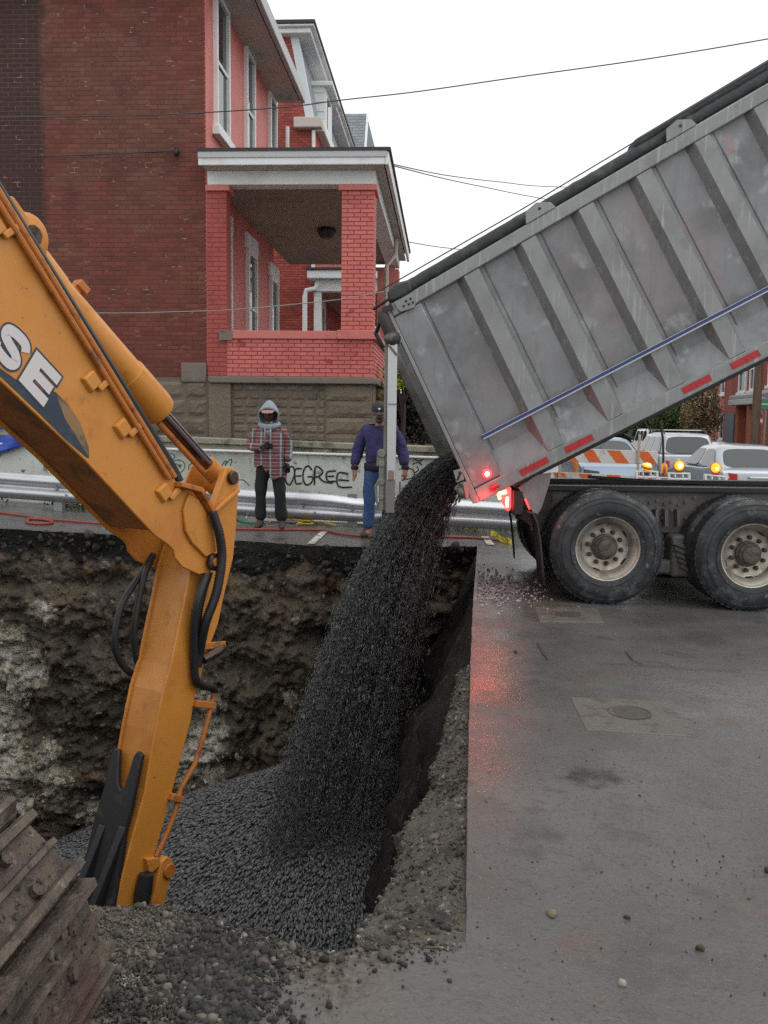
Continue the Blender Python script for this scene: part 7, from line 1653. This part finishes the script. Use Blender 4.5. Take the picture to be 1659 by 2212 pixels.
def plant(name, label, cat, base, c, r, n, size, lm, lobes=14, twigs=24, wood=None, group=None, trunk=.06):
    wood = wood or mat('dark_twigs', (.05, .035, .028), .9)
    t = empty(name, base, label, cat, group); P_ = clump_points(c, r, n, lobes)
    P_ = P_[P_[:, 2] > base[2]+.02]
    V, F = leaves(P_, rng.uniform(.7, 1.3, len(P_))*size); mesh_np('foliage', V, F, lm, t)
    b = MB(); b0 = Vector(base); c_ = Vector(c)
    b.tube([b0, b0*.5+c_*.5+Vector((.03, 0, 0)), c_], [trunk, trunk*.7, trunk*.4], 7)
    for i in range(twigs):
        e = P_[rng.integers(0, len(P_))]; m0 = b0.lerp(c_, random.uniform(.2, .95)); ev_ = Vector(e); b.tube([m0, m0.lerp(ev_, .5)+Vector((0, 0, random.uniform(-.05, .1))), ev_], [trunk*.35, trunk*.2, .006], 5, caps=False)
    b.build('stem', wood, t, recalc=False); return t
lf_dark = mat('dark_twiggy_leaf', (.040, .036, .028), .9, isl=.7); lf_lime = mat('lime_leaf', (.30, .42, .03), .7, isl=.4); lf_green = mat('mid_green_leaf', (.07, .13, .035), .8, isl=.5); lf_tan = mat('tan_leaf', (.26, .205, .115), .85, isl=.4); lf_yel = mat('yellowing_leaf', (.26, .18, .05), .85, isl=.4)
bz = rwz(0)-.02
p = PY(912, 890, 16.6); plant('shrub', 'dark bare shrub on the bank behind the tailgate', 'shrub', (p.x, 16.6, bz), (p.x, 16.6, p.z), (.95, .6, .60), 8000, .06, lf_dark, lobes=36, twigs=110)
p = PY(870, 808, 16.1); plant('shrub', 'lime green shrub showing above the dark one', 'shrub', (p.x, 16.1, bz), (p.x, 16.1, p.z), (.40, .3, .32), 3600, .06, lf_lime, lobes=18)
p = PY(953, 862, 15.7); plant('shrub', 'small yellowing plant low on the bank beside the dark shrub', 'shrub', (p.x, 15.7, bz), (p.x, 15.7, p.z), (.16, .16, .2), 260, .05, lf_yel, lobes=6, twigs=8, trunk=.02)
p = PY(935, 880, 19.0); plant('shrub', 'dark hedge bush further back on the lot', 'shrub', (p.x, 19.0, bz), (p.x, 19.0, p.z), (1.2, .7, 1.1), 6000, .08, lf_dark, lobes=30, twigs=60)
pb = PY(822, 838, 16.0); plant('shrub', 'orange tinged little shrub at the porch corner', 'shrub', (pb.x, 16.0, bz), (pb.x, 16.0, pb.z-.1), (.22, .2, .3), 420, .05, lf_yel, lobes=8, twigs=10, trunk=.02)
p = PY(1518, 900, 48); plant('tree', 'tan half bare tree in front of the pinkish house', 'tree', (p.x, 48, g(p.x, 48)), (p.x, 48, p.z+.1), (1.2, 1.0, 2.0), 5200, .14, lf_tan, lobes=26, twigs=60)
p = PY(1470, 905, 58); plant('tree', 'low green tree beside the white van', 'tree', (p.x, 58, g(p.x, 58)), (p.x, 58, p.z), (1.9, 1.5, 1.7), 4200, .2, lf_green, lobes=24, twigs=40, trunk=.1)
p = PY(1395, 915, 72); plant('tree', 'dull green tree behind the van roof', 'tree', (p.x, 72, g(p.x, 72)), (p.x, 72, p.z+.8), (2.6, 2, 2.4), 3600, .3, lf_green, lobes=24, twigs=40, trunk=.12)
n = 26000; X = rng.uniform(-70, 150, n); Yq = rng.uniform(150, 175, n); Hq = np.abs(np.sin(X*.11)+.6*np.sin(X*.31+1))*3+4; Zq = rng.uniform(0, 1, n)**.7*Hq-2
V, F = leaves(np.stack([X, Yq, Zq], 1), rng.uniform(1.0, 2.4, n)); setp(mesh_np('distant_trees', V, F, mat('distant_leaf', (.06, .075, .05), .9, isl=.4), kind='stuff'))
# weeds along the foot of the wall
n = 5200; X = rng.uniform(-10, 1.2, n); Yq = 13.75+rng.uniform(0, .75, n); keep = (np.sin(X*2.1)+np.sin(X*5.3+1)+rng.normal(0, .6, n)) > .2; X, Yq = X[keep], Yq[keep]
Zq = np.array([g(x, 14) for x in X])+rng.gamma(1.4, .06, len(X))+.02
V, F = leaves(np.stack([X, Yq, Zq], 1), rng.uniform(.03, .09, len(X))); setp(mesh_np('weeds', V, F, mat('weed_leaf', (.065, .085, .03), .85, isl=.6), kind='stuff'))

# ------------------------------------------------------------------ things on the ground by the guardrail
def GY(u, v, dz=0): return PG(u, v)+Vector((0, 0, dz))
def lying(name, label, cat, pts, r, material, ori=None, n=8):
    P_ = []
    for k in range(len(pts)-1):
        p0, p1, p2, p3 = pts[max(k-1, 0)], pts[k], pts[k+1], pts[min(k+2, len(pts)-1)]
        for i in range(5):
            s_ = i/5; P_.append(.5*((2*p1)+(p2-p0)*s_+(2*p0-5*p1+4*p2-p3)*s_*s_+(3*p1-p0-3*p2+p3)*s_**3))
    P_.append(pts[-1]); b = MB(); b.tube(P_, r, n); return setp(b.build(name, material, None, smooth=True, ori=pts[0]), label, cat)
redh = mat('red_hose', (.26, .05, .04), .5); yel = mat('yellow_rope', (.45, .30, .03), .7); tape = mat('yellow_tape', (.62, .50, .02), .45); pvc = mat('white_pvc_pipe', (.72, .73, .72), .45)
lying('red_hose', 'thin red air hose running along the far edge of the trench past both men', 'hose', [GY(u, v, .02) for u, v in ((-60, 1104), (0, 1110), (60, 1118), (120, 1126), (300, 1139), (480, 1145), (600, 1147), (690, 1148), (730, 1155), (770, 1160), (820, 1162), (880, 1162), (975, 1163), (1040, 1166), (1108, 1174))], .017, redh)
lying('hose_loop', 'small loop of red hose lying left of the boom', 'hose', [GY(u, v, .02) for u, v in ((66, 1122), (58, 1130), (75, 1134), (105, 1134), (113, 1129), (90, 1125), (66, 1124))], .02, redh)
lying('green_hose', 'thin green hose on the ground left of the hooded man', 'hose', [GY(u, v, .02) for u, v in ((500, 1118), (516, 1126), (535, 1131), (575, 1132))], .016, mat('green_hose', (.03, .22, .09), .5))
pts = [GY(582, 1131, .02)]
for i in range(26): pts.append(GY(675+random.gauss(0, 38), 1131+random.gauss(0, 4.2), random.uniform(.02, .07)))
lying('yellow_rope', 'tangled yellow rope on the ground between the two men', 'rope', pts, .011, yel, n=6)
lying('pvc_pipe', 'white plastic pipe lying along the guardrail foot', 'pipe', [GY(560, 1128, .04), GY(660, 1132, .04), GY(790, 1137, .04)], .025, pvc)
def bucket(c, ax, r, l, label, nm='bucket'):
    b = MB(); b.lathe([(r*.86, 0), (r, l), (r*1.06, l), (r*1.06, l-.03), (r*1.0, l-.03)], c, ax, 24); o = b.build(nm, pvc, None, smooth='auto', ori=c); return setp(o, label, 'bucket')
c = GY(673, 1128); bucket(Vector((c.x, 13.95, g(c.x, 13.95))), (0, 0, 1), .15, .26, 'white bucket standing under the guardrail between the men')
c = GY(775, 1134); bucket(Vector((c.x, 13.9, g(c.x, 13.9)+.15)), (1, .05, 0), .14, .36, 'white bucket tipped on its side behind the man in jeans')
lying('white_stake', 'short white stake leaning on the guardrail beside the hooded man', 'stake', [PY(507+25, 1120, 13.5), PY(541, 1098, 13.75)], .012, pvc)
# caution tape, crumpled and one flat run with its lettering
b = MB(); rows = []
c = GY(1018, 1146); pts = [Vector((c.x+random.gauss(0, .17), c.y+.05+random.gauss(0, .06), g(c.x, c.y)+random.uniform(.02, .26))) for i in range(30)]
pts = [pts[0].lerp(q, 1) for q in pts]
for k in range(len(pts)-1):
    for i in range(4):
        s_ = i/4; p0, p1, p2, p3 = pts[max(k-1, 0)], pts[k], pts[k+1], pts[min(k+2, len(pts)-1)]
        q = .5*((2*p1)+(p2-p0)*s_+(2*p0-5*p1+4*p2-p3)*s_*s_+(3*p1-p0-3*p2+p3)*s_**3); wv = Vector((random.uniform(-.02, .02), random.uniform(-.03, .03), .035)); rows.append([q-wv, q+wv])
b.grid(rows); setp(b.build('caution_tape', mat('printed_caution_tape', (.62, .50, .02), .45, var=[(26, 3, (.04, .035, .01), .62, .66)]), None, recalc=False, ori=c), 'crumpled heap of yellow caution tape by the truck tail', 'tape')
a, c = PY(1060, 1152, 12.9), PY(1106, 1173, 12.55)
b = MB(); d = (c-a); nw = Vector((-.0, .05, .07)); tp = []
for i in range(9):
    s_ = i/8; q = a+d*s_+Vector((0, 0, .012*math.sin(s_*9))); tp.append([q-nw*.5, q+nw*.5])
b.grid(tp); to = setp(b.build('caution_tape', tape, None, recalc=False, ori=a), 'flat strip of yellow caution tape running behind the mudflap', 'tape')
fc = bpy.data.curves.new('caution', 'FONT'); fc.body = 'CAUTION'; fc.size = .10; fc.align_x = 'CENTER'; fc.align_y = 'CENTER'; fo = bpy.data.objects.new('caution', fc); COL.objects.link(fo)
bpy.context.view_layer.update(); tm = bpy.data.meshes.new_from_object(fo.evaluated_get(bpy.context.evaluated_depsgraph_get())); bpy.data.objects.remove(fo)
dn = d.normalized(); nu = (nw-dn*nw.dot(dn)).normalized(); nf = dn.cross(nu); nf = nf if nf.y < 0 else -nf
b = MB(); mid = a+d*.5+nf*.014; b.add([mid+dn*(v.co.x*.72)+nu*(v.co.y*.9) for v in tm.vertices], [list(p.vertices) for p in tm.polygons]); b.build('lettering', blk, to, recalc=False)
# blue tarp over the wall, far left
b = MB(); P_ = []
for i in range(16):
    row = []
    for j in range(10):
        s_, q = i/15, j/9; x = -8.4+2.15*s_; z_ = rwz(x)+.05-.42*q*(1-.75*max(0, s_-.6)/.4)
        row.append(Vector((x, YRW-.09-.03*math.sin(s_*17+q*3)-.05*q*0+.02*nz(s_*6, q*6, 1), z_+.05*math.sin(s_*7)*(1-q))))
    P_.append(row)
b.grid(P_); o = b.build('tarp', mat('blue_tarp', (.02, .07, .42), .4, var=[(5, 5, (.06, .14, .55), .55, .7)], bump=[(9, .5, .03)]), None, smooth=True, recalc=False, ori=(-7.3, YRW, rwz(-7.3))); setp(o, 'bright blue tarp draped over the wall, left of the boom', 'tarp')
o.modifiers.new('t', 'SOLIDIFY').thickness = .004
# slab of broken concrete in the far trench wall, and a timber stump
q0 = PY(512, 1248, 11.95); b = MB(); q = [PY(u, v, 11.85) for u, v in ((496, 1254), (520, 1228), (546, 1218), (552, 1226), (524, 1250), (500, 1260))]; b.prism(q, [p+Vector((.02, .25, .02)) for p in q]); setp(b.build('concrete_slab', mat('pale_concrete', (.24, .27, .28), .85, bump=[(20, .6, .02)]), None, bevel=.02, ori=q0), 'pale broken concrete slab poking from the far trench wall', 'slab')
q = [PY(u, v, 11.45) for u, v in ((603, 1505), (620, 1500), (618, 1590), (604, 1600))]; b = MB(); b.prism(q, [p+Vector((0, .12, 0)) for p in q]); setp(b.build('timber', mat('yellow_timber', (.17, .13, .055), .85, var=[(9, 5, (.09, .07, .035), .5, .65, (1, 1, .12))], bump=[(20, .6, .01)]), None, bevel=.012, ori=q[0]), 'yellowish timber standing upright against the far trench wall', 'timber')

# ------------------------------------------------------------------ overhead wires
wire_m = mat('overhead_wire', (.05, .05, .055), .6); wire_p = mat('pale_wire', (.30, .28, .27), .6)
def wire(label, pts, r, material, name='overhead_wire'):
    P_ = []
    for k in range(len(pts)-1):
        p0, p1, p2, p3 = pts[max(k-1, 0)], pts[k], pts[k+1], pts[min(k+2, len(pts)-1)]
        for i in range(8):
            s_ = i/8; P_.append(.5*((2*p1)+(p2-p0)*s_+(2*p0-5*p1+4*p2-p3)*s_*s_+(3*p1-p0-3*p2+p3)*s_**3))
    P_.append(pts[-1]); b = MB(); b.tube(P_, r, 6); return setp(b.build(name, material, None, smooth=True, ori=pts[0]), label, 'wire')
wire('long wire sagging across the sky above the dump truck bed', [PY(u, v, 11.0) for u, v in ((-400, 262), (0, 254), (300, 249), (445, 243), (620, 231), (730, 217), (900, 198), (1130, 165), (1400, 127), (1659, 84), (1900, 38))], .007, wire_m)
wire('thin pale wire crossing the porch column towards the truck', [PY(u, v, 12.2) for u, v in ((-300, 665), (190, 676), (400, 673), (500, 669), (620, 659), (740, 646), (830, 630))], .006, wire_p)
wire('upper of two wires leaving the porch roof corner to the right', [PY(845, 354, 15.6), PY(960, 378, 19), PY(1080, 393, 22), PY(1215, 404, 25), PY(1500, 405, 33)], .010, wire_m)
wire('lower of two wires leaving the porch roof corner to the right', [PY(845, 357, 15.6), PY(960, 386, 19), PY(1060, 407, 22), PY(1155, 426, 25), PY(1400, 470, 33)], .010, wire_m)
wire('short wire low in the sky right of the porch eave', [PY(884, 523, 24), PY(960, 535, 27), PY(1100, 550, 34)], .012, wire_m)
wire('dark cable tacked along the brown brick side wall', [PY(60, 338, YW-.05), PY(200, 334, YW-.05), PY(380, 325, YW-.05)], .010, wire_m)
ip = PY(381, 329, YW-.06); b = MB(); b.ball(ip, (.05, .06, .07), 8, 6); b.tube([ip, ip+Vector((0, .07, .02))], .02, 6); setp(b.build('wire_anchor', blk, None, smooth=True, ori=ip), 'small dark cable anchor fixed on the brown brick wall', 'anchor')
